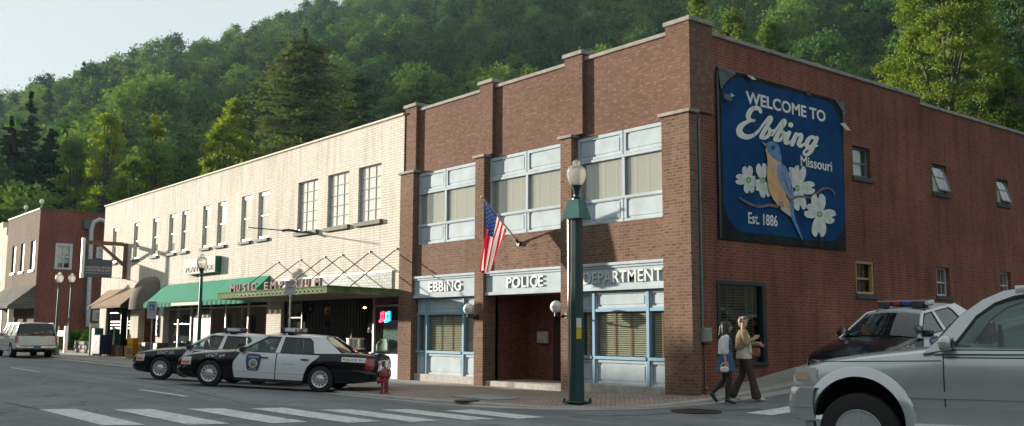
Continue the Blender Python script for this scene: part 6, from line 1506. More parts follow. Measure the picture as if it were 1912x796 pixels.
# parking signs
def sign_post(label, px, py_b, Y, ytop, yb, w, plates, group):
    c = ony(px, ytop, Y); zb = ony(px, yb, Y).z; g = z_walk(c.x, Y); t = athing('parking_sign', label, 'street sign', (c.x, Y, g), group)
    mb = MB(); mb.tube([(c.x, Y, g - .05), (c.x, Y, c.z - .02)], .03, 8); mb.build('post', M_GALV, t)
    Hs = c.z - zb; y = Y - .045
    U = Vector((math.cos(R(32)), math.sin(R(32)), 0)); Nn = Vector((U.y, -U.x, 0)); cc = Vector((c.x, Y, 0)) + Nn * .04
    for (f0, f1, mat, txts) in plates:
        z1, z0 = c.z - Hs * f0, c.z - Hs * f1
        mb = MB(); P = [cc - U * w + Vector((0, 0, z0)), cc + U * w + Vector((0, 0, z0)), cc + U * w + Vector((0, 0, z1)), cc - U * w + Vector((0, 0, z1))]; mb.prism(P, Nn * -.006); pl = mb.build('plate', mat, t)
        for s, fx, fz, h, m in txts:
            mb = MB(); a = cc - U * w * fx + Vector((0, 0, lerp(z0, z1, fz))) + Nn * .004; b = cc + U * w * fx + Vector((0, 0, lerp(z0, z1, fz))) + Nn * .004
            if s == '#':
                m_ = (a + b) / 2; q = w * fx; mb.prism([m_ - U * q - Vector((0, 0, q)), m_ + U * q - Vector((0, 0, q)), m_ + U * q + Vector((0, 0, q)), m_ - U * q + Vector((0, 0, q))], Nn * .002); sub('symbol_field', mb, m, pl)
                mb = MB(); z_ = Vector((0, 0, 1)); m_ = m_ + Nn * .003
                mb.tube([m_ + U * (q * .45 * math.cos(k)) - z_ * (q * .25 - q * .45 * math.sin(k)) for k in [i * PI / 8 + 2.2 for i in range(13)]], .012, 5); mb.tube([m_ - U * q * .1 + z_ * q * .55, m_ - U * q * .1 - z_ * q * .1, m_ + U * q * .4 - z_ * q * .1, m_ + U * q * .5 - z_ * q * .5], .014, 5); mb.lathe([(.0, -.0), (.02, .0)], m_ - U * q * .1 + z_ * q * .7, 8); sub('wheelchair_symbol', mb, M_WHITE, pl)
            else: text_on(mb, s, a, b, h, Nn, .002, .006); sub('lettering', mb, m, pl)
M_PLT = plain('plate_grey', (.42, .44, .47), .5, var=.08); MSB = plain('sign_blue', (.02, .13, .42), .5, var=0); MSR = plain('sign_red', (.35, .08, .08), .5, var=0)
sign_post('grey parking sign with a blue wheelchair symbol before the cream building', 285.5, 0, 15.2, 563, 595, .25, [(0, .62, M_PLT, [('#', .55, .42, 0, MSB), ('RESERVED', .8, .84, .05, MSR)]), (.64, 1, M_PLT, [('PARKING', .7, .45, .05, MTXD := plain('sign_ink', (.1, .1, .12), .6, var=0))])], 'parking signs on posts')
sign_post('grey parking time limit sign on a pale post before the marquee', 543.5, 0, 14.2, 525, 551, .19, [(0, .34, M_PLT, [('PARKING', .85, .6, .05, MSR), ('2 HOUR', .6, .15, .05, MSR)]), (.36, 1, M_PLT, [('LIMIT', .7, .72, .05, MTXD)])], 'parking signs on posts')
# yellow newspaper boxes, bins, planter
M_YEL = plain('box_yellow', (.50, .27, .01), .45, var=.25, scale=6)
g0p = on_ground(247, 669, z_walk)
t = thing('newspaper_box', 'tall yellow newspaper box on the pavement by the law office', 'newspaper box', g0p, R(20), 'newspaper boxes')
mb = MB(); mb.box(-.25, .25, -.22, .22, .0, .62, .02); mb.box(-.21, .21, -.20, .20, .62, 1.02, .02); mb.build('case', M_YEL, t)
mb = MB(); mb.box(-.17, .17, -.24, -.221, .20, .52); mb.build('window', plain('box_window', (.18, .2, .2), .2), t)
mb = MB(); mb.box(-.08, .08, -.25, -.2, 1.02, 1.2, .02); mb.build('coin_box', M_YEL, t)
g1 = g0p + Vector((1.25, .25, 0)); t = thing('newspaper_box', 'low wide yellow newspaper box right of the tall one', 'newspaper box', g1, R(20), 'newspaper boxes')
mb = MB(); mb.box(-.36, .36, -.22, .22, .0, .80, .02); mb.build('case', M_YEL, t); mb = MB(); mb.box(-.28, .28, -.235, -.221, .40, .72); mb.build('window', plain('box_window', (.18, .2, .2), .2), t)
for px, nm, lab, colr, w, h in ((277, 'litter_bin', 'grey litter bin against the cream pier', (.17, .15, .13), .26, .85), (300, 'litter_bin', 'brown litter bin under the wheelchair parking sign', (.08, .06, .05), .28, .85)):
    b_ = ony(px, 655, 16.6); t = thing(nm, lab, 'bin', (b_.x, 16.6, z_walk(b_.x, 16.6)), 0, 'bins by the cream piers'); mb = MB(); mb.box(-w, w, -w, w, 0, h, .03); mb.build('case', plain('bin_' + str(px), colr, .6), t); mb = MB(); mb.box(-w * .7, w * .7, -w - .01, -w + .005, h * .6, h * .8); mb.build('slot', M_BLACK, t)
b_ = ony(190, 661, 16.45); b_.z = z_walk(b_.x, b_.y); t = thing('mailbox', 'dark blue mailbox at the corner of the cream building', 'mailbox', b_, R(10)); H = 1.15
mb = MB(); mb.box(-.42, .42, -.35, .35, .1, H, .03); mb.build('case', plain('mail_blue', (.012, .02, .07), .45), t); mb = MB()
for x in (-.38, .38):
    for y in (-.3, .3): mb.box(x - .03, x + .03, y - .03, y + .03, 0, .1)
mb.build('feet', M_BLACK, t); mb = MB(); mb.box(-.3, -.05, -.36, -.351, .7, .76); mb.build('slot', M_WHITE, t)
b_ = ony(179, 660, 16.6); b_.z = z_walk(b_.x, b_.y); t = thing('newspaper_box', 'narrow green and white leaflet box beside the dark blue mailbox', 'leaflet box', b_, R(10)); mb = MB(); mb.box(-.25, .25, -.25, .25, 0, 1.5, .02); mb.build('case', plain('box_teal', (.03, .20, .13), .5), t); mb = MB(); mb.box(-.30, -.26, -.28, .26, 0, 1.75, .01); mb.build('side_board', M_WHITE, t)
# low stone planter wall and shrubs in the gap
M_RUB = brick('rubble', (.20, .19, .17), (.30, .28, .25), (.07, .065, .06), bw=.45, bh=.22, ms=.035, c3=(.14, .13, .12), patch=(.7, 1.2))
pA = on_ground(142, 657, z_walk); pB = on_ground(176, 661, z_walk)
mb = MB(); 
rr_ = random.Random(5)
for row in range(3):
    x = -63.5
    while x < -57.3: w = rr_.uniform(.35, .7); mb.box(x, x + w - .03, 17.3 + rr_.uniform(-.04, .04), 17.75, .0 + row * .24, .0 + row * .24 + .22, .03); x += w
tag(mb.build('planter_wall', plain('field_stone', (.22, .21, .19), .9, var=.45, scale=2.5)), 'low rubble stone planter wall in front of the shrubs', 'stone wall')
M_SHRUB = leafmat('leaf_shrub', (.02, .06, .015), (.10, .20, .04), .3, 1.2); M_SHRUBD = leafmat('leaf_shrub_dark', (.006, .018, .01), (.02, .05, .02), .2, 1.2)
def shrub(label, c, rx, ry, rz_, n, mat, seed, leaf=.1, stems=True):
    rp = random.Random(seed); t = thing('shrub', label, 'shrub', c, 0, 'shrubs in the gap between the buildings'); mb = MB()
    for i in range(n):
        th = rp.uniform(0, 2 * PI); ph = math.acos(rp.uniform(-.1, 1)); r = rp.uniform(.5, 1) * (1 + .25 * noise.noise((math.cos(th) * 2, math.sin(th) * 2, ph * 2 + seed)))
        p = Vector((math.sin(ph) * math.cos(th) * rx * r, math.sin(ph) * math.sin(th) * ry * r, math.cos(ph) * rz_ * r + .1)); d = Vector((rp.gauss(0, 1), rp.gauss(0, 1), rp.gauss(0, 1))).normalized() * leaf; e = d.cross(Vector((rp.gauss(0, 1), rp.gauss(0, 1), rp.gauss(0, 1)))).normalized() * leaf * .5
        mb.quad(p - d, p - e, p + d, p + e)
    mb.build('foliage', mat, t, fix=False)
    mb = MB()
    for i in range(6): a = i * 1.05; mb.tube([(0, 0, 0), (math.cos(a) * rx * .6, math.sin(a) * ry * .6, rz_ * .7)], .03, 5)
    mb.build('stem', M_DKWOOD, t)
shrub('bright green low shrub left of the stone planter', (-66.5, 18.2, .2), 1.3, 1.0, 1.1, 1500, M_SHRUB, 1); shrub('broad green shrub behind the stone planter wall', (-62.6, 18.5, .5), 1.9, 1.1, 1.15, 2200, M_SHRUB, 2); shrub('green shrub at the right end of the stone planter', (-59.6, 18.4, .5), 1.6, 1.0, .95, 1800, M_SHRUB, 3)
shrub('dark tall shrub against the far brick side wall', (-64.5, 21.5, .3), 2.4, 1.6, 3.1, 3000, M_SHRUBD, 4, .14); shrub('dark shrub against the cream building side', (-60.2, 21.2, .3), 1.8, 1.5, 3.4, 2400, M_SHRUBD, 5, .14)
# white wooden sign frame behind the far lamp
c = ony(122, 618, 16.6); t = athing('post_sign', 'white wooden post sign by the far street lamp', 'sign', (c.x, 16.6, 0)); zt = c.z + .3
mb = MB(); mb.box(c.x + .1, c.x + .3, 16.5, 16.7, -.1, ony(124, 609, 16.6).z, .02); mb.box(c.x - 1.9, c.x - 1.7, 16.5, 16.7, -.1, ony(124, 609, 16.6).z, .02); mb.build('post', M_WHITE, t)
mb = MB(); mb.box(c.x - 1.7, c.x + .1, 16.55, 16.65, ony(120, 628, 16.6).z, ony(120, 618, 16.6).z); mb.build('board', M_WHITE, t)

# ------------------------------------------------------------------ flag on its angled staff
Bp = ony(978, 456, W + .12 - .1); Bp = Vector((Bp.x, D + .13, Bp.z)); Tp = onx(900, 368, Bp.x)
fl = athing('flagpole', 'silver angled flag staff with the stars and stripes hanging from it', 'flag', tuple(Bp))
mb = MB(); mb.tube([tuple(Bp), tuple(Tp)], .021, 8); mb.build('staff', M_GALV, fl)
mb = MB(); mb.lathe([(.045 * math.sin(a), -.045 * math.cos(a)) for a in [PI * i / 8 for i in range(9)]], Tp, 12); mb.build('finial', plain('gold_ball', (.6, .45, .2), .3, metal=.6, var=0), fl, smooth=True)
mb = MB(); mb.tube([(Bp.x, D + .13, Bp.z), (Bp.x, D + .05, Bp.z - .0)], .07, 10); mb.tube([(Bp.x, D + .10, Bp.z - .02), tuple(Bp + (Tp - Bp) * .10)], .035, 8); mb.build('wall_bracket', M_BLACK, fl)
mb = MB(); mb.tube([(Tp.x + .02, Tp.y + .02, Tp.z - .03), (Tp.x + .05, Tp.y + .5, Tp.z - .75), tuple(Bp + Vector((.03, -.12, -.05)))], .006, 4); mb.build('halyard', M_WHITE, fl)
ax = (Bp - Tp).normalized(); L0 = (Bp - Tp).length
u0, u1 = .06 * L0, .66 * L0
NU, NV = 78, 70
def flagp(u, v):
    top = Tp + ax * lerp(u0, u1, u) + Vector((0, 0, -.03))
    # cloth gathers towards the vertical line under the outer end of the hoist
    g = (v ** 1.15) * .95
    yy = lerp(top.y, Tp.y - .06 + .22 * u, g)
    zend = Tp.z - 1.93 - .10 * u - .05 * math.sin(u * 5)
    zz = lerp(top.z, zend - .08 * u, v)
    f = .085 * sst(0, .5, v) * math.sin(u * 2 * PI * 2.6 + v * 1.2) + .05 * v * math.sin(u * 11 + 1) + .03 * math.sin(u * 5 + v * 4)
    return Vector((top.x + f + .05 * v, yy + .02 * v * math.sin(u * 17), zz))
mb = MB(); vs = [flagp(i / NU, j / NV) for j in range(NV + 1) for i in range(NU + 1)]; fs = []; mi = []
for j in range(NV):
    for i in range(NU):
        fs.append((j * (NU + 1) + i, j * (NU + 1) + i + 1, (j + 1) * (NU + 1) + i + 1, (j + 1) * (NU + 1) + i)); st = int(i / NU * 13)
        mi.append(2 if (st < 7 and j / NV < .40) else (st % 2))
mb.v = [tuple(v) for v in vs]; mb.f = fs; mb.m = mi
def cloth(name, c):
    m = bpy.data.materials.new(name); m.use_nodes = True; t = m.node_tree; t.nodes.clear(); o = N(t, 'ShaderNodeOutputMaterial'); d = N(t, 'ShaderNodeBsdfDiffuse'); d.inputs[0].default_value = col4(c); l = N(t, 'ShaderNodeBsdfTranslucent'); l.inputs[0].default_value = col4(c); a = N(t, 'ShaderNodeMixShader'); a.inputs[0].default_value = .3; t.links.new(d.outputs[0], a.inputs[1]); t.links.new(l.outputs[0], a.inputs[2]); t.links.new(a.outputs[0], o.inputs[0]); return m
FR, FW_, FB = cloth('flag_red', (.45, .02, .04)), cloth('flag_white', (.72, .70, .66)), cloth('flag_blue', (.02, .05, .16))
fc = mb.build('flag', [FR, FW_, FB], fl, smooth=True, fix=False)
mb = MB(); 
for r in range(9):
    for c_ in range(6 if r % 2 == 0 else 5):
        u = (r + .9) / 9.8 * 7 / 13; v = (c_ + (.6 if r % 2 == 0 else 1.1)) / 6.2 * .40
        for sgn in (1, -1):
            p = flagp(u, v); du = (flagp(u + .01, v) - p).normalized(); dv = (flagp(u, v + .01) - p).normalized(); n_ = du.cross(dv).normalized() * .006 * sgn
            pts = [p + n_ + (du * math.cos(a) + dv * math.sin(a)) * (.024 if k % 2 == 0 else .010) for k, a in enumerate([i * PI / 5 for i in range(10)])]
            mb.add(pts, [tuple(range(10))])
sub('star', mb, FW_, fc, fix=False)['kind'] = 'stuff'
# ------------------------------------------------------------------ painted welcome board on the side wall
PXX = SX + .05
def pc(x, y): return onx(1320 + x / 3.46, 100 + y / 3.46, PXX)      # read from the enlarged view of the board
ps = athing('welcome_sign', 'large blue painted welcome board with a bluebird on a dogwood branch on the side wall', 'sign', tuple(pc(480, 700)))
TL, TR, BR, BL = pc(66, 86), pc(876, 312), pc(900, 1272), pc(80, 1197)
mb = MB(); mb.prism([(SX + .002, p.y, p.z) for p in (BL, BR, TR, TL)], (.045, 0, 0)); mb.build('board', plain('board_black', (.020, .030, .030), .9, spec=.1, var=.55, scale=1.6, c2=(.008, .010, .010)), ps)
def flat(mb, pts, off): mb.add([(PXX + off, p[0], p[1]) for p in pts], [tuple(range(len(pts)))])
P2 = lambda pts: [(pc(x, y).y, pc(x, y).z) for x, y in pts]
Yl, Yr = pc(100, 700).y, pc(878, 700).y; Zt, Zb = pc(480, 225).z - .02, pc(480, 1180).z
def rrect(y0, y1, z0, z1, r, n=10):
    out = []
    for cx, cz, a0 in ((y1 - r, z1 - r, 0), (y0 + r, z1 - r, 90), (y0 + r, z0 + r, 180), (y1 - r, z0 + r, 270)):
        out += [(cx + r * math.cos(R(a0 + 90 * i / n)), cz + r * math.sin(R(a0 + 90 * i / n))) for i in range(n + 1)]
    return out
def board_blue():
    m, t, b = nt('board_blue'); f = noise_tex(t, 1.1, 6, .65); vec, pos, sep = uvpos(t)
    c = ramp(t, f, [(.3, (.005, .040, .125)), (.7, (.010, .066, .18))])
    mp = N(t, 'ShaderNodeVectorMath', operation='MULTIPLY'); mp.inputs[1].default_value = (8, .5, 1); t.links.new(vec, mp.inputs[0]); f2 = noise_tex(t, 1, 4, .6, mp.outputs[0])
    c = mixc(t, ramp(t, f2, [(.62, 0.), (.75, .35)]), c, (.045, .09, .16)); t.links.new(c, b.inputs['Base Color']); b.inputs['Roughness'].default_value = .85; b.inputs['Specular IOR Level'].default_value = .08; bump(t, b, f2, .25, .01); return m
mb = MB(); flat(mb, rrect(Yl, Yr, Zb, Zt, .78), 0.0); mb.build('blue_field', board_blue(), ps, fix=False)
LAY = [.002]
def lay(): LAY[0] += .0003; return LAY[0]
def poly(name, pts, mat, parent=ps):
    mb = MB(); q = P2(pts); cy = sum(p[0] for p in q) / len(q); cz = sum(p[1] for p in q) / len(q); o = lay(); n = len(q)
    mb.add([(PXX + o, y, z) for y, z in q], [tuple(range(n))]); return sub(name, mb, mat, parent, fix=False) if parent is not ps else mb.build(name, mat, ps, fix=False)
def smooth(pts, n=4, closed=True):
    out = []; m = len(pts)
    rng = range(m) if closed else range(m - 1)
    for i in rng:
        p0, p1, p2, p3 = (pts[(i - 1) % m], pts[i], pts[(i + 1) % m], pts[(i + 2) % m]) if closed else (pts[max(i - 1, 0)], pts[i], pts[i + 1], pts[min(i + 2, m - 1)])
        for k in range(n):
            t = k / n; out.append(tuple(.5 * (2 * b + (c - a) * t + (2 * a - 5 * b + 4 * c - d) * t * t + (-a + 3 * b - 3 * c + d) * t ** 3) for a, b, c, d in zip(p0, p1, p2, p3)))
    if not closed: out.append(pts[-1])
    return out
def ribbon(mb, pts, w, closed=False):
    """pts in board view coordinates, w width(s) in the same units"""
    q = smooth(pts, 6, False); k = len(q); ws = [w if not isinstance(w, (list, tuple)) else (SW_ if 'SW_' in globals() else 1) * interp([(i / (len(w) - 1), v) for i, v in enumerate(w)], i_ / (k - 1)) for i_ in range(k)]
    for i in range(k - 1):
        (x0, y0), (x1, y1) = q[i], q[i + 1]; d = math.hypot(x1 - x0, y1 - y0) or 1; nx, ny = -(y1 - y0) / d, (x1 - x0) / d; a, b = ws[i] / 2, ws[i + 1] / 2; o = lay() if i == 0 else LAY[0] + .00001 * i
        P = P2([(x0 + nx * a, y0 + ny * a), (x1 + nx * b, y1 + ny * b), (x1 - nx * b, y1 - ny * b), (x0 - nx * a, y0 - ny * a)]); mb.add([(PXX + LAY[0] + .00001 * i, y, z) for y, z in P], [(0, 1, 2, 3)])
        D_ = P2([(x0 + math.cos(t) * a, y0 + math.sin(t) * a) for t in [j * PI / 5 for j in range(10)]]); mb.add([(PXX + LAY[0] + .00001 * i + .000005, y, z) for y, z in D_], [tuple(range(10))])
    LAY[0] += .00001 * k
MPW = plain('board_white', (.72, .72, .66), .6, var=.12, scale=4); 
A, B = pc(252, 320), pc(766, 441); hgt = pc(240, 242).z - A.z
zb_ = (A.z + B.z) / 2
mb = MB(); text_on(mb, 'WELCOME TO', (PXX + .002, A.y, zb_), (PXX + .002, B.y, zb_), hgt * 1.05, (1, 0, 0), .004, .024); mb.build('lettering', MPW, ps)
A, B = pc(606, 722), pc(808, 766); zb_ = (A.z + B.z) / 2
mb = MB(); text_on(mb, 'Missouri', (PXX + .002, A.y, zb_), (PXX + .002, B.y, zb_), .28, (1, 0, 0), .004, .014); mb.build('lettering', MPW, ps)
A, B = pc(267, 1096), pc(456, 1118); zb_ = (A.z + B.z) / 2
mb = MB(); text_on(mb, 'Est. 1886', (PXX + .002, A.y, zb_), (PXX + .002, B.y, zb_), .28, (1, 0, 0), .004, .014); mb.build('lettering', MPW, ps)
LAY[0] = .004
mb = MB()
SW_ = 1.32
ribbon(mb, [(346, 380), (338, 360), (312, 352), (282, 368), (266, 402), (276, 430), (304, 434), (272, 438), (232, 458), (208, 492), (220, 526), (262, 540), (306, 524), (338, 492)], [14, 20, 22, 26, 24, 16, 12, 20, 30, 32, 26, 18, 10])
ribbon(mb, [(326, 512), (360, 462), (392, 424), (408, 414), (412, 428), (396, 456), (366, 506), (350, 540)], [10, 12, 16, 20, 20, 20, 22, 22]); ribbon(mb, [(350, 540), (378, 544), (402, 520), (404, 490), (388, 486), (366, 506)], [22, 18, 18, 16, 14, 12]); ribbon(mb, [(402, 492), (424, 500), (444, 490)], [12, 10, 9])
ribbon(mb, [(420, 530), (452, 482), (482, 444), (496, 434), (501, 448), (484, 476), (456, 524), (440, 556)], [10, 12, 16, 20, 20, 20, 22, 22]); ribbon(mb, [(440, 556), (468, 560), (490, 536), (492, 508), (476, 504), (454, 524)], [22, 18, 18, 16, 14, 12]); ribbon(mb, [(490, 510), (510, 516), (524, 506)], [12, 10, 9])
ribbon(mb, [(530, 512), (514, 546), (506, 572), (520, 580), (544, 562)], [20, 22, 22, 16, 9]); ribbon(mb, [(538, 460), (541, 464)], [24, 24])
ribbon(mb, [(574, 522), (560, 556), (546, 592)], [20, 22, 22]); ribbon(mb, [(556, 566), (582, 530), (604, 526), (606, 546), (592, 582), (604, 600), (628, 582)], [9, 12, 20, 22, 22, 16, 9])
ribbon(mb, [(696, 552), (676, 540), (652, 558), (642, 590), (656, 608), (678, 592), (700, 556)], [16, 18, 22, 24, 20, 14, 12]); ribbon(mb, [(706, 548), (690, 590), (668, 634), (640, 656), (622, 644), (636, 622), (676, 612), (714, 594)], [22, 22, 20, 16, 12, 10, 10, 8])
mb.build('script_lettering', MPW, ps, fix=False); SW_ = 1.0
# dogwood flowers, branch, bird
MFL = plain('petal_white', (.62, .66, .62), .7, var=.2, scale=5); MFC = plain('flower_centre', (.16, .40, .14), .7, var=.5, scale=25); MBRN = plain('branch_brown', (.17, .11, .10), .7, var=.3, scale=6); MORG = plain('bird_orange', (.62, .36, .17), .7, var=.25, scale=3); MBB = plain('bird_blue', (.09, .24, .44), .7, var=.45, scale=5); MBD = plain('bird_dark', (.02, .04, .10), .7); MBWH = plain('bird_white', (.48, .46, .42), .7, var=.2, scale=5); MLB = plain('petal_shade', (.34, .42, .40), .7)
def petal(fp, cx, cy, tx, ty, w):
    dx, dy = tx - cx, ty - cy; L = math.hypot(dx, dy); ux, uy = dx / L, dy / L; vx, vy = -uy, ux
    out = [(.02, .22), (.25, .72), (.55, 1.0), (.85, .95), (1.0, .55), (.98, .25), (.80, .06), (.80, -.06), (.98, -.25), (1.0, -.55), (.85, -.95), (.55, -1.0), (.25, -.72), (.02, -.22)]
    pts = [(cx + ux * a * L + vx * b * w, cy + uy * a * L + vy * b * w) for a, b in out]; o = poly('petal', smooth(pts, 3), MFL, fp)
    for k in (-.35, 0, .35): mb = MB(); ribbon(mb, [(cx + ux * L * .2 + vx * w * k * .5, cy + uy * L * .2 + vy * w * k * .5), (cx + ux * L * .75 + vx * w * k, cy + uy * L * .75 + vy * w * k)], [2.5, 1.5]); sub('vein', mb, MLB, fp, fix=False)
def flower(cx, cy, tips, w):
    mb = MB(); ribbon(mb, [(cx, cy), (cx + 2, cy + 2)], 30); fp = mb.build('flower', MFC, ps, fix=False)
    for t_ in tips: petal(fp, cx, cy, *t_, w)
    for k in range(9): mb = MB(); a = k * .7; ribbon(mb, [(cx + 11 * math.cos(a), cy + 14 * math.sin(a)), (cx + 12 * math.cos(a), cy + 15 * math.sin(a))], 13); sub('floret', mb, MFC, fp, fix=False)
flower(265, 818, [(256, 728), (272, 902), (183, 812), (308, 828)], 34); flower(355, 820, [(346, 712), (378, 930), (303, 872)], 36)
flower(575, 872, [(598, 728), (690, 868), (600, 1012), (512, 745)], 42)
mb = MB(); ribbon(mb, [(205, 935), (250, 962), (300, 985), (345, 990), (400, 980), (440, 988), (490, 974), (530, 948), (570, 928), (620, 926), (665, 932), (700, 905), (740, 876), (778, 872), (806, 890), (818, 915)], [10, 14, 15, 14, 18, 20, 20, 18, 16, 14, 14, 16, 16, 12, 9, 7]); br = mb.build('branch', MBRN, ps, fix=False)
flower(718, 1040, [(708, 910), (818, 1062), (712, 1185), (627, 1008)], 46)
mb = MB(); ribbon(mb, [(0, 0), (1, 1)], 1); 
bd_ = poly('bird', smooth([(372, 612), (376, 660), (381, 700), (378, 760), (378, 805), (386, 862), (402, 915), (440, 972), (478, 985), (502, 940), (490, 880), (470, 820), (468, 760), (470, 700), (440, 650)], 3), MORG)
poly('head', smooth([(372, 602), (382, 578), (404, 570), (436, 580), (458, 612), (469, 664), (466, 706), (442, 694), (410, 672), (386, 640)], 4), MBB, bd_)
poly('beak', [(340, 570), (378, 586), (374, 608), (364, 602)], plain('beak_grey', (.16, .15, .15), .6, var=0), bd_); poly('cheek', smooth([(392, 640), (420, 634), (450, 660), (462, 690), (440, 690), (410, 668)], 3), plain('cheek_blue', (.12, .24, .42), .7), bd_); poly('eye', smooth([(402, 606), (416, 596), (428, 606), (424, 624), (408, 624)], 3), MBD, bd_)
poly('breast_patch', [(396, 697), (420, 708), (442, 712), (434, 750), (418, 742), (404, 734)], MBWH, bd_)
poly('belly', smooth([(462, 1000), (500, 992), (528, 985), (542, 1010), (550, 1062), (520, 1050), (490, 1028)], 3), MBWH, bd_)
poly('flank', smooth([(440, 972), (470, 992), (510, 1000), (520, 1030), (535, 1000), (520, 960), (498, 930)], 3), MORG, bd_)
poly('tail', smooth([(530, 960), (552, 960), (553, 1040), (606, 1195), (598, 1192), (556, 1110), (532, 1050)], 3), MBB, bd_)
wg = poly('wing', smooth([(440, 760), (448, 722), (472, 715), (505, 745), (528, 820), (546, 880), (552, 930), (536, 940), (515, 934), (490, 890), (455, 825)], 4), plain('wing_blue', (.17, .27, .45), .7, var=.4, scale=7), bd_)
for k in range(5): mb = MB(); ribbon(mb, [(456 + k * 8, 745 + k * 6), (480 + k * 8, 820 + k * 8), (516 + k * 7, 905 + k * 3)], [2, 5, 2]); sub('feather', mb, MBD if k % 2 else plain('feather_pale', (.25, .33, .48), .7), bd_, fix=False)
for k in range(3): mb = MB(); ribbon(mb, [(452 + k * 12, 958), (456 + k * 12, 992)], 4); sub('claw', mb, MBD, bd_, fix=False)
# seams and torn edges
MSEAM = plain('seam_dark', (.004, .008, .012), .7, var=0)
for x, y0_, y1_ in ((289, 170, 1195), (475, 228, 560), (528, 560, 900), (722, 1170, 1262)): mb = MB(); ribbon(mb, [(x, y0_), (x + (y1_ - y0_) * .018, y1_)], 2.5); mb.build('seam', MSEAM, ps, fix=False)
MTORN = plain('torn_sheet', (.035, .060, .060), .5, var=.5, scale=4); MTW = plain('torn_white', (.40, .44, .42), .5, var=.2, scale=6)
def tear(name, pts, lift, mat):
    """sheet corner curling off the board"""
    mb = MB(); n = len(pts); th = .004
    v = [(PXX + .02 + l, pc(x, y).y, pc(x, y).z) for (x, y), l in zip(pts, lift)]; mb.add(v + [(x + th, y, z) for x, y, z in v], [tuple(range(n)), tuple(range(n, 2 * n))[::-1]] + [(i, (i + 1) % n, n + (i + 1) % n, n + i) for i in range(n)]); mb.build(name, mat, ps)
tear('torn_corner', [(66, 86), (180, 116), (170, 140), (130, 170), (104, 210), (92, 230), (78, 225)], [.0, .0, .03, .01, .0, .01, .03], MTORN)
tear('torn_flap', [(248, 140), (286, 152), (280, 178), (262, 176)], [.02, .03, .16, .12], MTW); tear('torn_flap', [(630, 240), (664, 252), (660, 276), (636, 272)], [.01, .01, .03, .03], MSEAM); tear('torn_flap', [(236, 132), (256, 138), (266, 172), (248, 166)], [.01, .01, .03, .03], MSEAM)
tear('torn_corner', [(820, 298), (876, 312), (880, 400), (868, 420), (860, 370), (842, 330)], [.0, .01, .06, .07, .01, .0], MTORN)
tear('torn_flap', [(846, 455), (864, 452), (882, 508), (862, 500)], [.05, .10, .2, .14], MTW); tear('torn_flap', [(100, 262), (140, 278), (118, 318), (94, 296)], [.03, .10, .16, .06], MTORN)
tear('torn_flap', [(120, 262), (140, 280), (124, 290)], [.12, .16, .14], MTW)
for a, b in (((300, 1190), (340, 1218)), ((520, 1205), (548, 1238)), ((712, 1170), (744, 1262))): mb = MB(); ribbon(mb, [a, b], [8, 3]); mb.build('scrape', MSEAM, ps, fix=False)
# the board's dark left edge batten
mb = MB(); mb.box(SX + .002, SX + .07, TL.y - .05, TL.y + .02, BL.z, TL.z - .1, .006); mb.build('edge_batten', M_BLACK, ps)
# ------------------------------------------------------------------ people (x = the way they walk, y = their left, z up)
def chain(mb, pts, rs, n=12):
    mb.tube(pts, rs, n)
    for p, r in zip(pts, rs): mb.lathe([(r * math.sin(a), -r * math.cos(a)) for a in [PI * i / 6 for i in range(7)]], p, n)
def ball(mb, c, rx, ry, rz, n=16):
    v0 = len(mb.v); mb.lathe([(math.sin(a), -math.cos(a)) for a in [PI * i / 10 for i in range(11)]], (0, 0, 0), n)
    for i in range(v0, len(mb.v)): x, y, z = mb.v[i]; mb.v[i] = (c[0] + x * rx, c[1] + y * ry, c[2] + z * rz)
def rings(mb, R_, n=20):
    """stacked ellipses: (z, cx, cy, rx, ry)"""
    vs = [(cx + rx * math.cos(2 * PI * k / n), cy + ry * math.sin(2 * PI * k / n), z) for z, cx, cy, rx, ry in R_ for k in range(n)]
    fs = [(i * n + k, i * n + (k + 1) % n, (i + 1) * n + (k + 1) % n, (i + 1) * n + k) for i in range(len(R_) - 1) for k in range(n)] + [tuple(range(n))[::-1], tuple((len(R_) - 1) * n + k for k in range(n))]
    mb.add(vs, fs)
def fuse(mb, name, mat, parent, vox=.009, sm=4):
    o = mb.build(name, mat, None); m = o.modifiers.new('r', 'REMESH'); m.mode = 'VOXEL'; m.voxel_size = vox; m.use_smooth_shade = True
    s = o.modifiers.new('s', 'SMOOTH'); s.factor = .5; s.iterations = sm
    me = eval_mesh(o, name); me.materials.clear(); me.materials.append(mat); bpy.data.objects.remove(o)
    me.polygons.foreach_set('use_smooth', [True] * len(me.polygons))
    q = bpy.data.objects.new(name, me); COL.objects.link(q); q.parent = parent; return q
def hand(mb, w, d, thumb, curl=.5):
    """palm at wrist w pointing along d, five bent fingers"""
    d = Vector(d).normalized(); s = d.cross(Vector(thumb)).normalized(); tv = Vector(thumb).normalized(); w = Vector(w)
    for k in range(3): chain(mb, [w, w + d * .085 + tv * (.024 - k * .024)], [.019, .015], 8)
    for k, L in enumerate((.070, .078, .072, .056)):
        b = w + d * .085 + tv * (.030 - k * .020); c = b + d * L * .5 + s * L * .18 * curl; e = c + d * L * .38 + s * L * .45 * curl; chain(mb, [b, c, e], [.0095, .009, .008], 7)
    chain(mb, [w + d * .025 + tv * .018, w + d * .055 + tv * .050, w + d * .088 + tv * .058], [.013, .011, .009], 7)
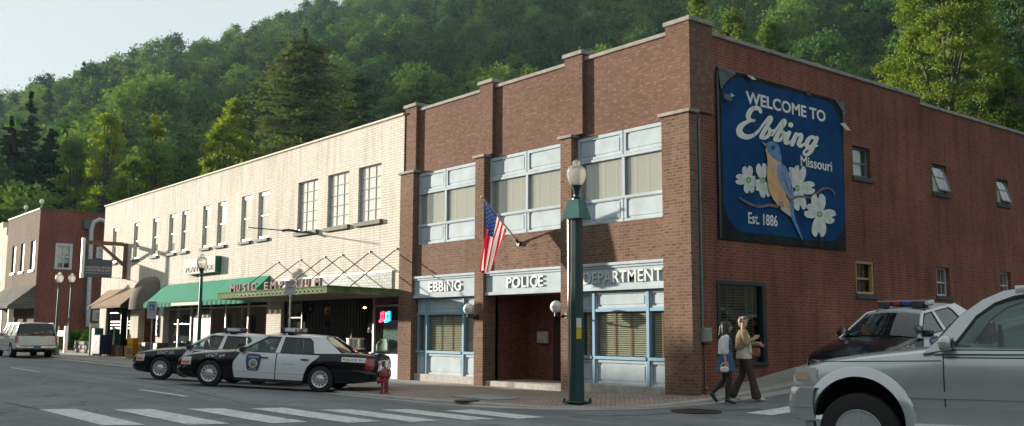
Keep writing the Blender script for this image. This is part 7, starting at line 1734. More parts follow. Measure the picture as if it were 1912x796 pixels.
def head(mb, c, yaw, s=1):
    v0 = len(mb.v)
    ball(mb, (0, 0, .015), .098, .077, .108); ball(mb, (.030, 0, -.045), .060, .056, .062); ball(mb, (.052, 0, -.092), .024, .026, .020)     # skull, face, chin
    chain(mb, [(.088, 0, .010), (.112, 0, -.026), (.100, 0, -.034)], [.010, .014, .013], 8)                                             # nose
    for y in (1, -1): ball(mb, (.080, y * .030, .018), .018, .020, .009); ball(mb, (-.002, y * .078, -.012), .018, .010, .030); ball(mb, (.060, y * .040, -.030), .026, .020, .022)
    ball(mb, (.090, 0, -.062), .012, .024, .007); ball(mb, (.088, 0, -.072), .011, .020, .007)
    Rm = Matrix.Rotation(yaw, 4, 'Z')
    for i in range(v0, len(mb.v)): mb.v[i] = tuple(Vector(c) + Rm @ (Vector(mb.v[i]) * s))
def face(parent, c, yaw, s, lipc):
    Rm = Matrix.Rotation(yaw, 4, 'Z')
    for y in (1, -1):
        p = Vector(c) + Rm @ Vector((.0865, y * .031, .004)) * s; mb = MB(); ball(mb, (0, 0, 0), .010, .013, .0085, 10); mb.build('eye', M_EYE, parent, smooth=True).location = p
        mb = MB(); p0 = [Vector(c) + Rm @ Vector((.094 - .006 * abs(k), y * (.031 + .016 * k), .027 - .003 * k * k)) * s for k in (-1, 0, 1)]; mb.tube(p0, .0038, 5); mb.build('eyebrow', M_BROW, parent, smooth=True)
    mb = MB(); mb.tube([Vector(c) + Rm @ Vector((.101 - .012 * abs(k) ** 1.5, .021 * k, -.066 + .003 * abs(k))) * s for k in (-1, -.5, 0, .5, 1)], .0045, 6); mb.build('mouth', lipc, parent, smooth=True)
M_EYE = plain('eye_dark', (.02, .015, .012), .2, var=0); M_BROW = plain('brow', (.05, .03, .02), .8, var=0)
M_SKIN = plain('skin_light', (.42, .25, .18), .5, var=.06, scale=12); M_SKIN2 = plain('skin_fair', (.50, .31, .23), .5, var=.06, scale=12); M_LIP = plain('lips', (.30, .08, .07), .4, var=0); M_LIP2 = plain('lips_smile', (.60, .45, .40), .4, var=0)
hd = math.atan2(rgt.y, rgt.x)
# young woman: denim dress, white cardigan, black tights, long black hair, small white bag
z_top = lambda x, y: max(z_walk(x, y), z_road(x, y) + .02)
g1 = on_ground(1357, 754, z_top)
w1 = thing('person', 'woman with long black hair in a denim dress and white cardigan', 'person', g1, hd - .10)
S1 = 1.0
neck = (.015, 0, 1.43); hc = (.03, 0, 1.555); yw = .15
mb = MB()
rings(mb, [(.86, 0, 0, .11, .155), (.95, 0, 0, .12, .165), (1.06, .0, 0, .095, .13), (1.16, .01, 0, .10, .135), (1.26, .01, 0, .11, .15), (1.34, 0, 0, .085, .165), (1.39, 0, 0, .055, .09)])
chain(mb, [(0, 0, 1.36), neck, (.022, 0, 1.50)], [.052, .046, .046]); head(mb, hc, yw)
RL = [(0, -.085, .90), (.055, -.085, .50), (.0, -.08, .105), (.0, -.08, .07)]; LL = [(0, .085, .90), (-.02, .085, .50), (-.27, .08, .22), (-.285, .08, .19)]
chain(mb, RL, [.085, .052, .036, .034]); chain(mb, [(.055, -.085, .5), (.02, -.083, .36), (.0, -.08, .1)], [.05, .052, .034]); chain(mb, [(0, -.08, .07), (.06, -.08, .045), (.14, -.08, .022)], [.034, .034, .024])
chain(mb, LL, [.085, .052, .036, .034]); chain(mb, [(-.02, .085, .5), (-.12, .083, .38), (-.27, .08, .22)], [.05, .052, .034]); chain(mb, [(-.285, .08, .19), (-.25, .08, .12), (-.20, .08, .055)], [.034, .034, .022])
RA = [(0, -.165, 1.335), (-.07, -.20, 1.10), (-.03, -.21, .88)]; LA = [(0, .165, 1.335), (-.03, .21, 1.10), (.08, .20, .89)]
for A_ in (RA, LA): chain(mb, A_, [.045, .035, .024])
hand(mb, RA[2], (.02, 0, -1), (1, 0, 0), .8); hand(mb, LA[2], (.3, 0, -1), (1, 0, 0), .5)
b1 = fuse(mb, 'body', M_SKIN, w1, .0075, 3); face(w1, hc, yw, 1, M_LIP)
mb = MB()
for L_ in (RL, LL): chain(mb, [L_[0], L_[1], L_[2]], [.095, .060, .043])
chain(mb, [(.055, -.085, .5), (.02, -.083, .36), (.0, -.08, .1)], [.058, .059, .040]); chain(mb, [(-.02, .085, .5), (-.12, .083, .38), (-.27, .08, .22)], [.058, .059, .040]); fuse(mb, 'tights', plain('tights_black', (.012, .012, .014), .6, var=.1), w1, .01, 3)
for (h0, h1, h2, hl) in (((0, -.08, .085), (.065, -.08, .05), (.155, -.08, .022), (-.035, -.08, 0)), ((-.29, .08, .20), (-.25, .08, .125), (-.195, .08, .045), (-.345, .08, .16))):
    mb = MB(); chain(mb, [h0, h1, h2], [.044, .041, .032]); chain(mb, [(h0[0] - .02, h0[1], h0[2] - .02), hl], [.022, .011], 8)
    for i in range(len(mb.v)):
        if mb.v[i][2] < 0: mb.v[i] = (mb.v[i][0], mb.v[i][1], 0)
    fuse(mb, 'shoe', plain('shoe_black', (.01, .01, .01), .25, var=0, coat=.5), w1, .007, 2)
mb = MB(); rings(mb, [(.66, .0, 0, .21, .235), (.70, 0, 0, .20, .225), (.85, 0, 0, .165, .20), (.98, 0, 0, .135, .175), (1.07, 0, 0, .108, .14), (1.18, .012, 0, .115, .148), (1.27, .015, 0, .125, .158), (1.35, .0, 0, .09, .15), (1.38, 0, 0, .075, .11)], 28)
for i in range(len(mb.v)):
    x, y, z = mb.v[i]
    if z < .9: a = math.atan2(y, x); k = 1 + .07 * math.sin(a * 7) * (.95 - z) * 3; mb.v[i] = (x * k, y * k, z)
fuse(mb, 'dress', plain('denim_dress', (.035, .085, .17), .9, var=.35, scale=30), w1, .010, 3)
mb = MB(); rings(mb, [(1.00, -.035, 0, .125, .185), (1.12, -.03, 0, .12, .17), (1.24, -.02, 0, .125, .18), (1.33, -.015, 0, .105, .185), (1.385, -.02, 0, .075, .12)], 26)
for A_ in (RA, LA): m_ = Vector(A_[1]).lerp(Vector(A_[2]), .25); chain(mb, [A_[0], A_[1], tuple(m_)], [.066, .056, .050])
cd = fuse(mb, 'cardigan', plain('cardigan_white', (.62, .64, .63), .9, var=.12, scale=14), w1, .010, 3)
# open the front of the cardigan by letting the dress bib stand proud
mb = MB(); rings(mb, [(.98, .075, 0, .075, .075), (1.10, .055, 0, .065, .078), (1.24, .060, 0, .060, .085), (1.335, .045, 0, .045, .075)], 18); fuse(mb, 'dress_front', MATS['denim_dress'], w1, .009, 3)
mb = MB(); Rm = Matrix.Rotation(yw, 4, 'Z'); ball(mb, (hc[0] - .018, hc[1], hc[2] + .030), .108, .092, .108); v0 = len(mb.v)
chain(mb, [(hc[0] - .055, -.05, hc[2] + .02), (hc[0] - .055, -.075, hc[2] - .12), (hc[0] - .04, -.10, hc[2] - .26), (hc[0] - .035, -.10, hc[2] - .40)], [.055, .052, .050, .022]); chain(mb, [(hc[0] - .06, .04, hc[2] + .02), (hc[0] - .09, .05, hc[2] - .14), (hc[0] - .10, .06, hc[2] - .30), (hc[0] - .09, .06, hc[2] - .40)], [.058, .06, .052, .022]); chain(mb, [(hc[0] - .08, 0, hc[2]), (hc[0] - .11, -.02, hc[2] - .18), (hc[0] - .115, -.02, hc[2] - .38)], [.07, .066, .03])
chain(mb, [(hc[0] + .03, -.072, hc[2] + .05), (hc[0] + .01, -.090, hc[2] - .06), (hc[0] + .015, -.105, hc[2] - .2)], [.022, .026, .02])
fuse(mb, 'hair', plain('hair_black', (.008, .007, .008), .4, var=.2, scale=40), w1, .009, 3)
bg = thing('handbag', 'small cream handbag held by the woman in the denim dress', 'bag', g1 + Matrix.Rotation(hd - .10, 3, 'Z') @ Vector((-.045, -.235, .0)), hd - .1)
mb = MB(); mb.box(-.10, .07, -.03, .03, .64, .755, .025); mb.build('bag_body', plain('bag_cream', (.70, .62, .50), .5, var=.05), bg, smooth=True); mb = MB(); mb.tube([(-.09, 0, .76), (-.05, 0, .82), (.0, .02, .845), (.04, 0, .82), (.07, 0, .76)], .008, 6); mb.build('handle', MATS['bag_cream'], bg)
# older woman: short grey blond hair, tan jacket, pale blouse, dark brown flared trousers
g2 = on_ground(1391, 749, z_top)
w2 = thing('person', 'smiling woman with short fair hair in tan jacket and brown flared trousers', 'person', g2, hd - .10)
hc = (.0, -.02, 1.60); yw2 = -1.25
mb = MB(); rings(mb, [(.90, 0, 0, .12, .17), (1.0, 0, 0, .13, .18), (1.10, 0, 0, .115, .155), (1.22, .0, 0, .12, .16), (1.32, 0, 0, .12, .17), (1.39, 0, 0, .09, .175), (1.44, 0, 0, .06, .09)])
chain(mb, [(0, 0, 1.40), (0, 0, 1.47), (0, -.01, 1.54)], [.056, .05, .05]); head(mb, hc, yw2, 1.02)
FL = [(.0, -.09, .93), (.13, -.09, .52), (.22, -.09, .10)]; BLg = [(0, .09, .93), (-.03, .09, .52), (-.24, .09, .14)]
for L_ in (FL, BLg): chain(mb, L_, [.09, .058, .038])
chain(mb, [(.22, -.09, .08), (.28, -.09, .05), (.36, -.09, .035)], [.036, .036, .028]); chain(mb, [(-.24, .09, .12), (-.18, .09, .06), (-.11, .09, .035)], [.036, .034, .026])
RA = [(0, -.18, 1.39), (.02, -.25, 1.17), (.16, -.20, 1.26)]; LA = [(0, .18, 1.39), (.10, .22, 1.16), (.30, .10, 1.17)]
for A_ in (RA, LA): chain(mb, A_, [.048, .038, .026])
hand(mb, RA[2], (.8, .3, .4), (0, 0, 1), .7); hand(mb, LA[2], (.8, -.4, -.3), (0, 0, 1), .8)
fuse(mb, 'body', M_SKIN2, w2, .0075, 3); face(w2, hc, yw2, 1.02, M_LIP2)
mb = MB(); rings(mb, [(.86, 0, 0, .12, .18), (.95, 0, 0, .135, .185), (1.04, 0, 0, .125, .17)])
for L_ in (FL, BLg):
    v = Vector(L_[1]); e = Vector(L_[2]); m_ = v.lerp(e, .5); chain(mb, [L_[0], tuple(v), tuple(m_), tuple(e)], [.105, .075, .080, .105])
for i in range(len(mb.v)):
    x, y, z = mb.v[i]
    if z < .045: mb.v[i] = (x, y, .045)
fuse(mb, 'trousers', plain('trousers_brown', (.055, .032, .026), .9, var=.15), w2, .010, 3)
for h0, h2 in (((.22, -.09, .06), (.37, -.09, .035)), ((-.235, .09, .09), (-.10, .09, .035))):
    mb = MB(); chain(mb, [h0, tuple((Vector(h0) + Vector(h2)) / 2 - Vector((0, 0, .005))), h2], [.044, .042, .035])
    for i in range(len(mb.v)):
        if mb.v[i][2] < 0: mb.v[i] = (mb.v[i][0], mb.v[i][1], 0)
    fuse(mb, 'shoe', plain('shoe_cream', (.55, .52, .46), .5, var=0), w2, .007, 2)
mb = MB(); rings(mb, [(.86, .0, 0, .165, .205), (.95, 0, 0, .155, .20), (1.08, 0, 0, .135, .175), (1.25, .0, 0, .13, .17), (1.38, 0, 0, .085, .13), (1.45, 0, 0, .055, .07)], 26); fuse(mb, 'blouse', plain('blouse_cream', (.58, .52, .42), .9, var=.12, scale=10), w2, .010, 3)
mb = MB(); rings(mb, [(1.04, -.02, .02, .150, .195), (1.18, -.02, .01, .145, .185), (1.30, -.015, 0, .145, .19), (1.40, -.01, 0, .11, .185), (1.455, -.01, 0, .075, .10)], 26)
for A_ in (RA, LA): chain(mb, A_, [.070, .060, .046])
fuse(mb, 'jacket', plain('jacket_tan', (.34, .24, .14), .85, var=.18, scale=9), w2, .010, 3)
mb = MB(); rings(mb, [(.98, .10, -.105, .06, .07), (1.15, .09, -.10, .055, .065), (1.32, .07, -.09, .05, .065), (1.43, .03, -.05, .04, .05)], 16); fuse(mb, 'blouse_front', MATS['blouse_cream'], w2, .009, 3)
mb = MB(); f = Vector((math.cos(yw2), math.sin(yw2), 0)) * -.022; ball(mb, (hc[0] + f.x, hc[1] + f.y, hc[2] + .036), .100, .100, .105); ball(mb, (hc[0] + f.x * 2.6, hc[1] + f.y * 2.6, hc[2] - .01), .080, .080, .09)
p = Vector((math.cos(yw2), math.sin(yw2), 0)); q = Vector((-p.y, p.x, 0))
for s in (1, -1): c_ = Vector(hc) + q * .07 * s + p * .02 + Vector((0, 0, .05)); ball(mb, tuple(c_), .04, .04, .05)
c_ = Vector(hc) + p * .06 + Vector((0, 0, .105)); ball(mb, tuple(c_), .055, .06, .035)
fuse(mb, 'hair', plain('hair_fair', (.24, .18, .12), .6, var=.35, scale=50), w2, .009, 2)
bg = thing('handbag', 'reddish brown shoulder bag carried by the woman in the tan jacket', 'bag', g2 + Matrix.Rotation(hd - .10, 3, 'Z') @ Vector((.24, .10, 0)), hd - .1)
mb = MB(); mb.box(-.10, .11, -.04, .04, .90, 1.08, .03); mb.build('bag_body', plain('bag_rust', (.28, .07, .035), .5, var=.15), bg, smooth=True); mb = MB(); mb.tube([(-.11, 0, 1.08), (-.16, .02, 1.25), (-.24, .08, 1.44), (-.06, .04, 1.22), (.10, 0, 1.08)], .009, 6); mb.build('strap', MATS['bag_rust'], bg)
# ------------------------------------------------------------------ the wooded hill
def az(x, y):
    """horizontal tangent off the viewing axis of a ground point, and its depth along the axis"""
    d = -math.sin(YAW) * x + math.cos(YAW) * y; l = math.cos(YAW) * x + math.sin(YAW) * y; return l, d
RIDGE = [(-700, 640), (-420, 560), (-150, 330), (0, 190), (100, 155), (190, 132), (260, 105), (350, 75), (430, 45), (500, 35), (560, 12), (640, -15), (800, -90), (1000, -170), (1300, -240), (2000, -260), (2600, -200)]   # skyline as the photo shows it
def hill(x, y):
    l, d = az(x, y); r = math.hypot(x, y); th = math.atan2(l, d); px = 956 + FPX * math.tan(max(-1.3, min(1.3, th)))
    cf = max(.35, math.cos(th)); sky_y = interp(RIDGE, px)
    r1 = interp([(-400, 420), (0, 400), (500, 430), (1000, 560), (2000, 600)], px) ; r0 = interp([(-400, 120), (0, 112), (500, 118), (1000, 125), (2000, 110)], px)
    top = max(-1, CZ + (618 - sky_y) / FPX * r1 * cf - 13)
    t = (r - r0) / (r1 - r0)
    if t <= 0: return -1.0 + 0
    b = .06
    h = t if t < 1 else 1 - .25 * (t - 1)
    h = h * sst(0, .12, t)
    z = (top + 1) * h - 1.0
    z += 7 * noise.noise((x / 70, y / 70, 0)) * sst(0, .25, t) + 2.5 * noise.noise((x / 25, y / 25, 3)) * sst(0, .25, t)
    return z
def back_hill(x, y):
    """the other side of the valley, behind the camera"""
    a = math.degrees(math.atan2(y, x)) % 360; r = math.hypot(x, y)
    h = interp([(0, 60), (40, 75), (52, 30), (60, 0), (205, 0), (222, 8), (245, 50), (300, 95), (360, 60)], a)
    return -1 + h * sst(130, 480, r)
def ground_far(x, y):
    g = max(hill(x, y), back_hill(x, y))
    yard = lerp(-1.0, 2.4, sst(30, 75, y)) if x > -58 else -1
    return max(g, yard if x < 60 else -1) if g > -.9 or yard > -1 else -1.0
mb = MB(); rs = [2, 20, 45, 70, 90, 100, 108, 114, 122, 135, 150] + [150 + 16 * i for i in range(1, 34)] + [760, 900, 1300, 2500, 6000, 12000]; nth = 180
vs = []
for r in rs:
    for k in range(nth):
        a = 2 * PI * k / nth; x, y = r * math.cos(a), r * math.sin(a); vs.append((x, y, (ground_far(x, y) if r < 700 else -1.0 + max(0, hill(x, y) + 1) * max(0, 1 - (r - 700) / 400)) - .15))
n_r = len(rs); fs = [(i * nth + k, i * nth + (k + 1) % nth, (i + 1) * nth + (k + 1) % nth, (i + 1) * nth + k) for i in range(n_r - 1) for k in range(nth)] + [tuple(range(nth))]
mb.add(vs, fs)
tag(mb.build('terrain', plain('forest_floor', (.030, .040, .018), .95, var=.4, scale=.08), smooth=True, angle=80), kind='structure')

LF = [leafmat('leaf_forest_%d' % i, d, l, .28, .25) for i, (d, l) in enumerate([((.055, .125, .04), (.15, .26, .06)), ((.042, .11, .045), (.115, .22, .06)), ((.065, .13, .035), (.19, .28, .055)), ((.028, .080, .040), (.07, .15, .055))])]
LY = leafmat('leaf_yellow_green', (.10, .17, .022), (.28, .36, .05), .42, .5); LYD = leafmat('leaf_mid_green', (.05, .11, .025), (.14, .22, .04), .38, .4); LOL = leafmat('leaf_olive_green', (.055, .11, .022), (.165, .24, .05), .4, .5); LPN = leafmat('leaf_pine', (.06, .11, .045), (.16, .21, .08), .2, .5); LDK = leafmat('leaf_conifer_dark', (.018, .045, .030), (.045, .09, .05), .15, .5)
M_BARK = plain('bark', (.07, .055, .042), .9, var=.4, scale=5, bmp=.4)
def leaf(mb, rp, c, s, flat=0):
    d = Vector((rp.gauss(0, 1), rp.gauss(0, 1), rp.gauss(0, 1) * (1 - flat))).normalized(); e = d.cross(Vector((rp.gauss(0, 1), rp.gauss(0, 1), rp.gauss(0, 1)))).normalized(); d *= s; e *= s * .55
    mb.v += [tuple(c - d), tuple(c - e + d * .2), tuple(c + d), tuple(c + e + d * .2)]; b = len(mb.v) - 4; mb.f.append((b, b + 1, b + 2, b + 3)); mb.m.append(mb.cm)
def crown_clumps(rp, H, Rw, zc, Hc, n, kind):
    out = []
    for i in range(n):
        u = rp.random(); 
        if kind == 'round': t = rp.uniform(0, 1); prof = math.sin(PI * (t * .92 + .06)) ** .6 * (1 - .25 * t)
        elif kind == 'tall': t = rp.uniform(0, 1); prof = (math.sin(PI * (t * .95 + .04)) ** .5) * (1 - .45 * t)
        else: t = rp.uniform(0, 1); prof = (1 - t) ** .8
        a = rp.uniform(0, 2 * PI); r = Rw * prof * (rp.uniform(.35, 1.0) ** .5) * (1 + .18 * math.sin(3 * a + i))
        out.append(Vector((r * math.cos(a), r * math.sin(a), zc + Hc * t)))
    return out
def make_deciduous(name, rp, H, Rw, ncl, nleaf, ls, mat, base=.22, kind='round', spread=.17, limb=True):
    tr = MB(); tr.tube([(0, 0, -1), (.03 * H * rp.uniform(-.3, .3), 0, H * .25), (.02 * H * rp.uniform(-1, 1), .02 * H * rp.uniform(-1, 1), H * .55), (0, 0, H * .86)], [H * .022, H * .017, H * .010, H * .003], 8)
    cl = crown_clumps(rp, H, Rw, H * base, H * (1 - base), ncl, kind)
    if limb:
        for c in cl[::max(1, ncl // 22)]: z0 = max(H * .12, c.z * rp.uniform(.45, .72)); tr.tube([(0, 0, z0), (c.x * .45, c.y * .45, lerp(z0, c.z, .45) + .02 * H), tuple(c)], [H * .008, H * .005, H * .0015], 5)
    lv = MB()
    for c in cl:
        s = spread * Rw * rp.uniform(.7, 1.35)
        for k in range(nleaf):
            o = Vector((rp.gauss(0, 1), rp.gauss(0, 1), rp.gauss(0, .62))) * s * .62; leaf(lv, rp, c + o, ls * rp.uniform(.7, 1.3))
    return tr, lv
def make_conifer(rp, H, Rw, tiers, per, nleaf, ls, mat, base=.1, droop=.12, dens=1):
    soft = nleaf > 90
    tr = MB(); tr.tube([(0, 0, -1), (0, 0, H * .98)], [H * .018, H * .002], 8); lv = MB()
    for i in range(tiers):
        t = i / (tiers - 1); z = H * (base + (1 - base) * t ** .95); r = Rw * ((1 - t) ** (.42 if soft else .75)) * rp.uniform(.78, 1.15) + .03 * Rw
        for k in range(per):
            a = 2 * PI * (k + rp.random() * .7) / per + i; z += rp.uniform(-.02, .02) * H; rr = r * rp.uniform(.45, 1.15); tip = Vector((rr * math.cos(a), rr * math.sin(a), z - droop * rr + .12 * rr * rp.uniform(-.5, 1)))
            st = Vector((0, 0, z)); tr.tube([tuple(st), tuple(st.lerp(tip, .5) + Vector((0, 0, .04 * rr))), tuple(tip)], [H * .005, H * .0035, H * .001], 4)
            for m in range(nleaf):
                u = rp.random() ** .6; c = st.lerp(tip, u) + Vector((rp.gauss(0, 1), rp.gauss(0, 1), rp.gauss(0, .35))) * rr * .13; leaf(lv, rp, c, ls * rp.uniform(.7, 1.3), .5)
    return tr, lv
def tree(name, label, px, pytop, depth, wpx, kind, mat, seed, n=(130, 60), ls=.2, base=.22, spread=.2, group=None, lean=0, zb=None):
    rp = random.Random(seed); q = ray(px, pytop); q = q / (CM @ q)[2] * depth; top = CZ + q[2]; g = ground_far(q[0], q[1]) if zb is None else zb; H = top - g; Rw = wpx / 2 / FPX * depth
    t = thing(name, label, 'tree', (q[0], q[1], g), rp.uniform(0, 6), group)
    if kind == 'pine': tr, lv = make_conifer(rp, H, Rw, n[0], n[1], 95, ls, mat, base, .08)
    elif kind == 'spruce': tr, lv = make_conifer(rp, H, Rw, n[0], n[1], 40, ls, mat, base, .3)
    else: tr, lv = make_deciduous(name, rp, H, Rw, n[0], n[1], ls, mat, base, kind, spread)
    tr.build('trunk', M_BARK, t, smooth=True); lv.build('crown', mat, t, fix=False); return t
G1 = 'trees behind the buildings'
tree('pine_tree', 'tall feathery olive pine behind the cream building roof', 570, 68, 118, 320, 'pine', LPN, 11, (36, 11), .24, .12, group=G1)
tree('pine_tree', 'second smaller olive pine standing right of the tall feathery one', 668, 135, 128, 190, 'pine', LPN, 12, (30, 10), .24, .12, group=G1)
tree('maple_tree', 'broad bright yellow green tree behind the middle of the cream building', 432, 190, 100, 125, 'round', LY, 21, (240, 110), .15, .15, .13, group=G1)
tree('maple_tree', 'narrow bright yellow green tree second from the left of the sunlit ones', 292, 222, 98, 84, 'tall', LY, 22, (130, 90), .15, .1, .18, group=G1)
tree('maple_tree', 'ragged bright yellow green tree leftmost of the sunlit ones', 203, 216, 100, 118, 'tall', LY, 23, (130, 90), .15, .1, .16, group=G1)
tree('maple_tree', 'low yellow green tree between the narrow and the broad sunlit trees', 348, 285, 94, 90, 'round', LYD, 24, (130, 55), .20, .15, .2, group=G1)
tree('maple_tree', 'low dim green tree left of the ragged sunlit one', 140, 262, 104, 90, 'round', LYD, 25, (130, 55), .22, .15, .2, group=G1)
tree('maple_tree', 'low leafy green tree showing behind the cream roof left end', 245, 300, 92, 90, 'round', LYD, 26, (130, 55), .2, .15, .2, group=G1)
tree('spruce_tree', 'dark pointed conifer at the left edge of the picture', 57, 205, 112, 88, 'pine', LDK, 31, (34, 9), .22, .05, group=G1)
tree('spruce_tree', 'dark pointed conifer just inside the left edge', 22, 232, 108, 90, 'pine', LDK, 32, (34, 9), .22, .05, group=G1)
tree('spruce_tree', 'broad dark conifer right of the pointed ones at the left', 96, 250, 106, 110, 'pine', LDK, 33, (32, 9), .22, .05, group=G1)
tree('oak_tree', 'dark round tree low at the left edge behind the white shop', -8, 290, 100, 110, 'round', LF[3], 34, (130, 50), .25, .1, .2, group=G1)
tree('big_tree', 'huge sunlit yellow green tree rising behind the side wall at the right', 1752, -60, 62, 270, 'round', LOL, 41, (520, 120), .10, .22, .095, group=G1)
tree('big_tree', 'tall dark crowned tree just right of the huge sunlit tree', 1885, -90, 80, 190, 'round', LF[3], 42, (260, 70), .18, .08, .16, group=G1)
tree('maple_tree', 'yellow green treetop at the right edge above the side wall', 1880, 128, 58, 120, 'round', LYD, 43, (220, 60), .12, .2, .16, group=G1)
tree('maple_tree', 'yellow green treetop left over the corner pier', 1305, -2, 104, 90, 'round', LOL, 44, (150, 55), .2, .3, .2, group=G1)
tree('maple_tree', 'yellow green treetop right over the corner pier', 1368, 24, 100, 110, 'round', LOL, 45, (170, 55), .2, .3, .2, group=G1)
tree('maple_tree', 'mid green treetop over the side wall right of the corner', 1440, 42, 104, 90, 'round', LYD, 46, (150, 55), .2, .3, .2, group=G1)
tree('maple_tree', 'small yellow green tip over the second brick pier', 985, 126, 96, 44, 'tall', LY, 47, (60, 45), .18, .3, .25, group=G1)
tree('maple_tree', 'tiny yellow green tip over the first brick pier', 915, 150, 96, 28, 'tall', LYD, 48, (40, 40), .18, .3, .25, group=G1)
tree('willow_tree', 'pale grey green tree on the slope over the side wall', 1530, 62, 150, 190, 'round', LF[1], 49, (240, 60), .3, .3, .15, group=G1)
# forest: a few tree forms scattered over the slope
protos = []
for i in range(6):
    rp = random.Random(100 + i); H = rp.uniform(13, 17); tr, lv = make_deciduous('f', rp, H, H * rp.uniform(.30, .42), 44, 74, .36, LF[i % 4], .14, 'round' if i % 3 else 'tall', .20, limb=False) if i != 5 else make_conifer(rp, H * 1.1, H * .22, 22, 7, 26, .42, LF[3], .08, .25)
    me_mb = MB(); me_mb.v = lv.v; me_mb.f = lv.f; me_mb.m = [0] * len(lv.f); b = len(me_mb.v); me_mb.v = me_mb.v + [tuple(p) for p in tr.v]; me_mb.f = me_mb.f + [[j + b for j in f] for f in tr.f]; me_mb.m += [1] * len(tr.f)
    o = me_mb.build('forest_tree_form', [LF[i % 4], M_BARK], None, fix=False); COL.objects.unlink(o); protos.append(o)
rp = random.Random(77); pts = []; 
cell = 7.8
for ix in range(-80, 42):
    for iy in range(-5, 84):
        x = (ix + rp.random()) * cell; y = (iy + rp.random()) * cell; l, d = az(x, y)
        if d < 60: continue
        px = 956 + FPX * l / d; r = math.hypot(x, y)
        if px < -420 or px > 2250: continue
        h = hill(x, y)
        if h < 1.5 and not (px < 620 and 100 < r < 150 and x < -78): continue
        r1 = interp([(-400, 420), (0, 400), (500, 430), (1000, 560), (2000, 600)], px)
        if r > r1 + 8: continue
        if rp.random() < .12: continue
        pts.append((x, y, max(h, -.5) - .8, rp.uniform(.62, 1.3) * (1.0 if r > 160 else .8), rp.uniform(0, 6.28), rp.choice((0, 1, 2, 3, 4) * 5 + (5,))))
me = bpy.data.meshes.new('forest'); me.from_pydata([p[:3] for p in pts], [], [])
for nm, ty, k in (('sc', 'FLOAT', 3), ('rt', 'FLOAT', 4), ('ix', 'INT', 5)):
    a = me.attributes.new(nm, ty, 'POINT'); a.data.foreach_set('value', [p[k] for p in pts])
fo = bpy.data.objects.new('forest', me); COL.objects.link(fo); fo['kind'] = 'stuff'; fo['label'] = 'dense green broadleaf forest covering the hillside'; fo['category'] = 'forest'
ng = bpy.data.node_groups.new('scatter', 'GeometryNodeTree'); ng.interface.new_socket('Geometry', in_out='INPUT', socket_type='NodeSocketGeometry'); ng.interface.new_socket('Geometry', in_out='OUTPUT', socket_type='NodeSocketGeometry')
gi = ng.nodes.new('NodeGroupInput'); go = ng.nodes.new('NodeGroupOutput'); iop = ng.nodes.new('GeometryNodeInstanceOnPoints'); jn = ng.nodes.new('GeometryNodeJoinGeometry')
for p in protos[::-1]:
    oi = ng.nodes.new('GeometryNodeObjectInfo'); oi.inputs['Object'].default_value = p; oi.inputs['As Instance'].default_value = True; ng.links.new(oi.outputs['Geometry'], jn.inputs[0])
def na(name, ty):
    n = ng.nodes.new('GeometryNodeInputNamedAttribute'); n.data_type = ty; n.inputs[0].default_value = name; return n.outputs[0]
cx = ng.nodes.new('ShaderNodeCombineXYZ'); ng.links.new(na('rt', 'FLOAT'), cx.inputs[2])
ng.links.new(gi.outputs[0], iop.inputs['Points']); ng.links.new(jn.outputs[0], iop.inputs['Instance']); iop.inputs['Pick Instance'].default_value = True; ng.links.new(na('ix', 'INT'), iop.inputs['Instance Index'])
e2r = ng.nodes.new('FunctionNodeEulerToRotation'); ng.links.new(cx.outputs[0], e2r.inputs[0]); ng.links.new(e2r.outputs[0], iop.inputs['Rotation']); ng.links.new(na('sc', 'FLOAT'), iop.inputs['Scale']); ng.links.new(iop.outputs[0], go.inputs[0])
md = fo.modifiers.new('scatter', 'NODES'); md.node_group = ng
# ------------------------------------------------------------------ light, sky, air, camera
SUN = Vector((1, .37, -.152)).normalized()       # direction the light travels
el = math.asin(-SUN.z); azs = math.atan2(-SUN.x, -SUN.y)        # compass angle of the sun from +Y, clockwise
wd = bpy.data.worlds.new('World'); SC.world = wd; wd.use_nodes = True; t = wd.node_tree; bg = t.nodes['Background']
sk = t.nodes.new('ShaderNodeTexSky'); sk.sky_type = 'NISHITA'; sk.sun_disc = False; sk.sun_elevation = el; sk.sun_rotation = azs; sk.altitude = 300; sk.air_density = 1.0; sk.dust_density = .4; sk.ozone_density = 1.3
hz_ = t.nodes.new('ShaderNodeMix'); hz_.data_type = 'RGBA'; hz_.blend_type = 'ADD'; hz_.inputs[0].default_value = 1
sc_ = t.nodes.new('ShaderNodeMix'); sc_.data_type = 'RGBA'; sc_.blend_type = 'MULTIPLY'; sc_.inputs[0].default_value = 1; sc_.inputs[7].default_value = (.16, .16, .16, 1)
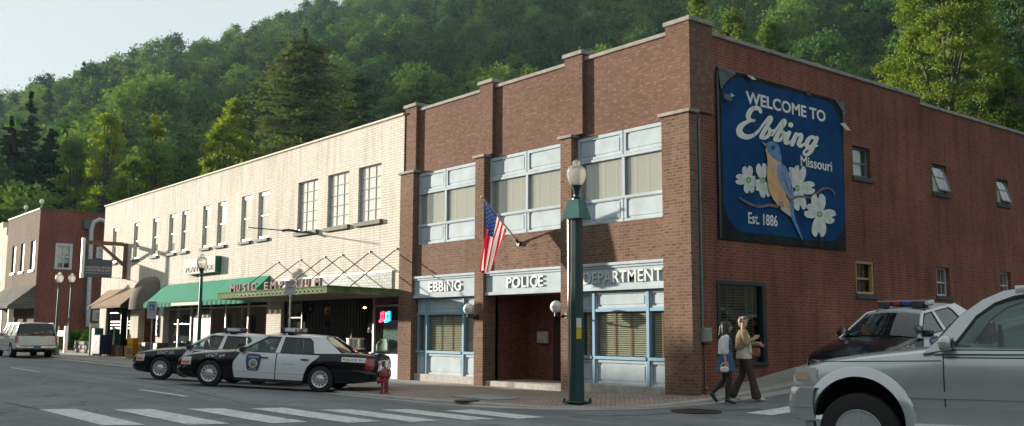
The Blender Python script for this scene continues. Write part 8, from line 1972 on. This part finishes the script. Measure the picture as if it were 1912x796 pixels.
t.links.new(sk.outputs[0], sc_.inputs[6]); t.links.new(sc_.outputs[2], hz_.inputs[6]); hz_.inputs[7].default_value = (1.98, 2.10, 2.06, 1)      # thin high haze evens out the clear sky
t.links.new(hz_.outputs[2], bg.inputs[0]); bg.inputs[1].default_value = SKYS
sl = bpy.data.lights.new('sun', 'SUN'); sl.energy = SUNS; sl.angle = R(.9); sl.color = (1, .90, .77); so = bpy.data.objects.new('sun', sl); COL.objects.link(so)
so.rotation_euler = SUN.to_track_quat('-Z', 'Y').to_euler(); so.location = (-60, -20, 40)
if HAZE:
    mb = MB(); mb.box(-470, 330, -30, 640, -2.2, 330); hz = mb.build('haze', None); hz.data.materials.clear()
    m = bpy.data.materials.new('haze_air'); m.use_nodes = True; tt = m.node_tree; tt.nodes.clear(); o = N(tt, 'ShaderNodeOutputMaterial'); v = N(tt, 'ShaderNodeVolumePrincipled'); v.inputs['Density'].default_value = HAZE; v.inputs['Color'].default_value = (.62, .88, 1, 1); v.inputs['Anisotropy'].default_value = .2
    tt.links.new(v.outputs[0], o.inputs['Volume']); hz.data.materials.append(m); hz['kind'] = 'stuff'; hz['label'] = 'faint blue evening haze in the air over the valley'
clean()
cam = bpy.data.cameras.new('camera'); co = bpy.data.objects.new('camera', cam); COL.objects.link(co); SC.camera = co
cam.sensor_width = 36; cam.sensor_fit = 'HORIZONTAL'; cam.lens = FPX / 1912 * 36; cam.clip_end = 20000; cam.clip_start = .1
X = Vector(CM[0]); Yv = -Vector(CM[1]); Zv = -Vector(CM[2])
M4 = Matrix((X, Yv, Zv)).transposed().to_4x4(); M4.translation = Vector((0, 0, CZ)); co.matrix_world = M4
vs = SC.view_settings; vs.view_transform = 'Standard'; vs.look = 'None'; vs.gamma = 1; vs.exposure = EXPO; vs.use_curve_mapping = False
SC.cycles.max_bounces = 6; SC.cycles.transparent_max_bounces = 16; SC.cycles.diffuse_bounces = 3; SC.cycles.volume_bounces = 0; SC.cycles.use_denoising = True; SC.cycles.caustics_reflective = False; SC.cycles.caustics_refractive = False
SC.cycles.volume_step_rate = 4; SC.cycles.volume_max_steps = 64
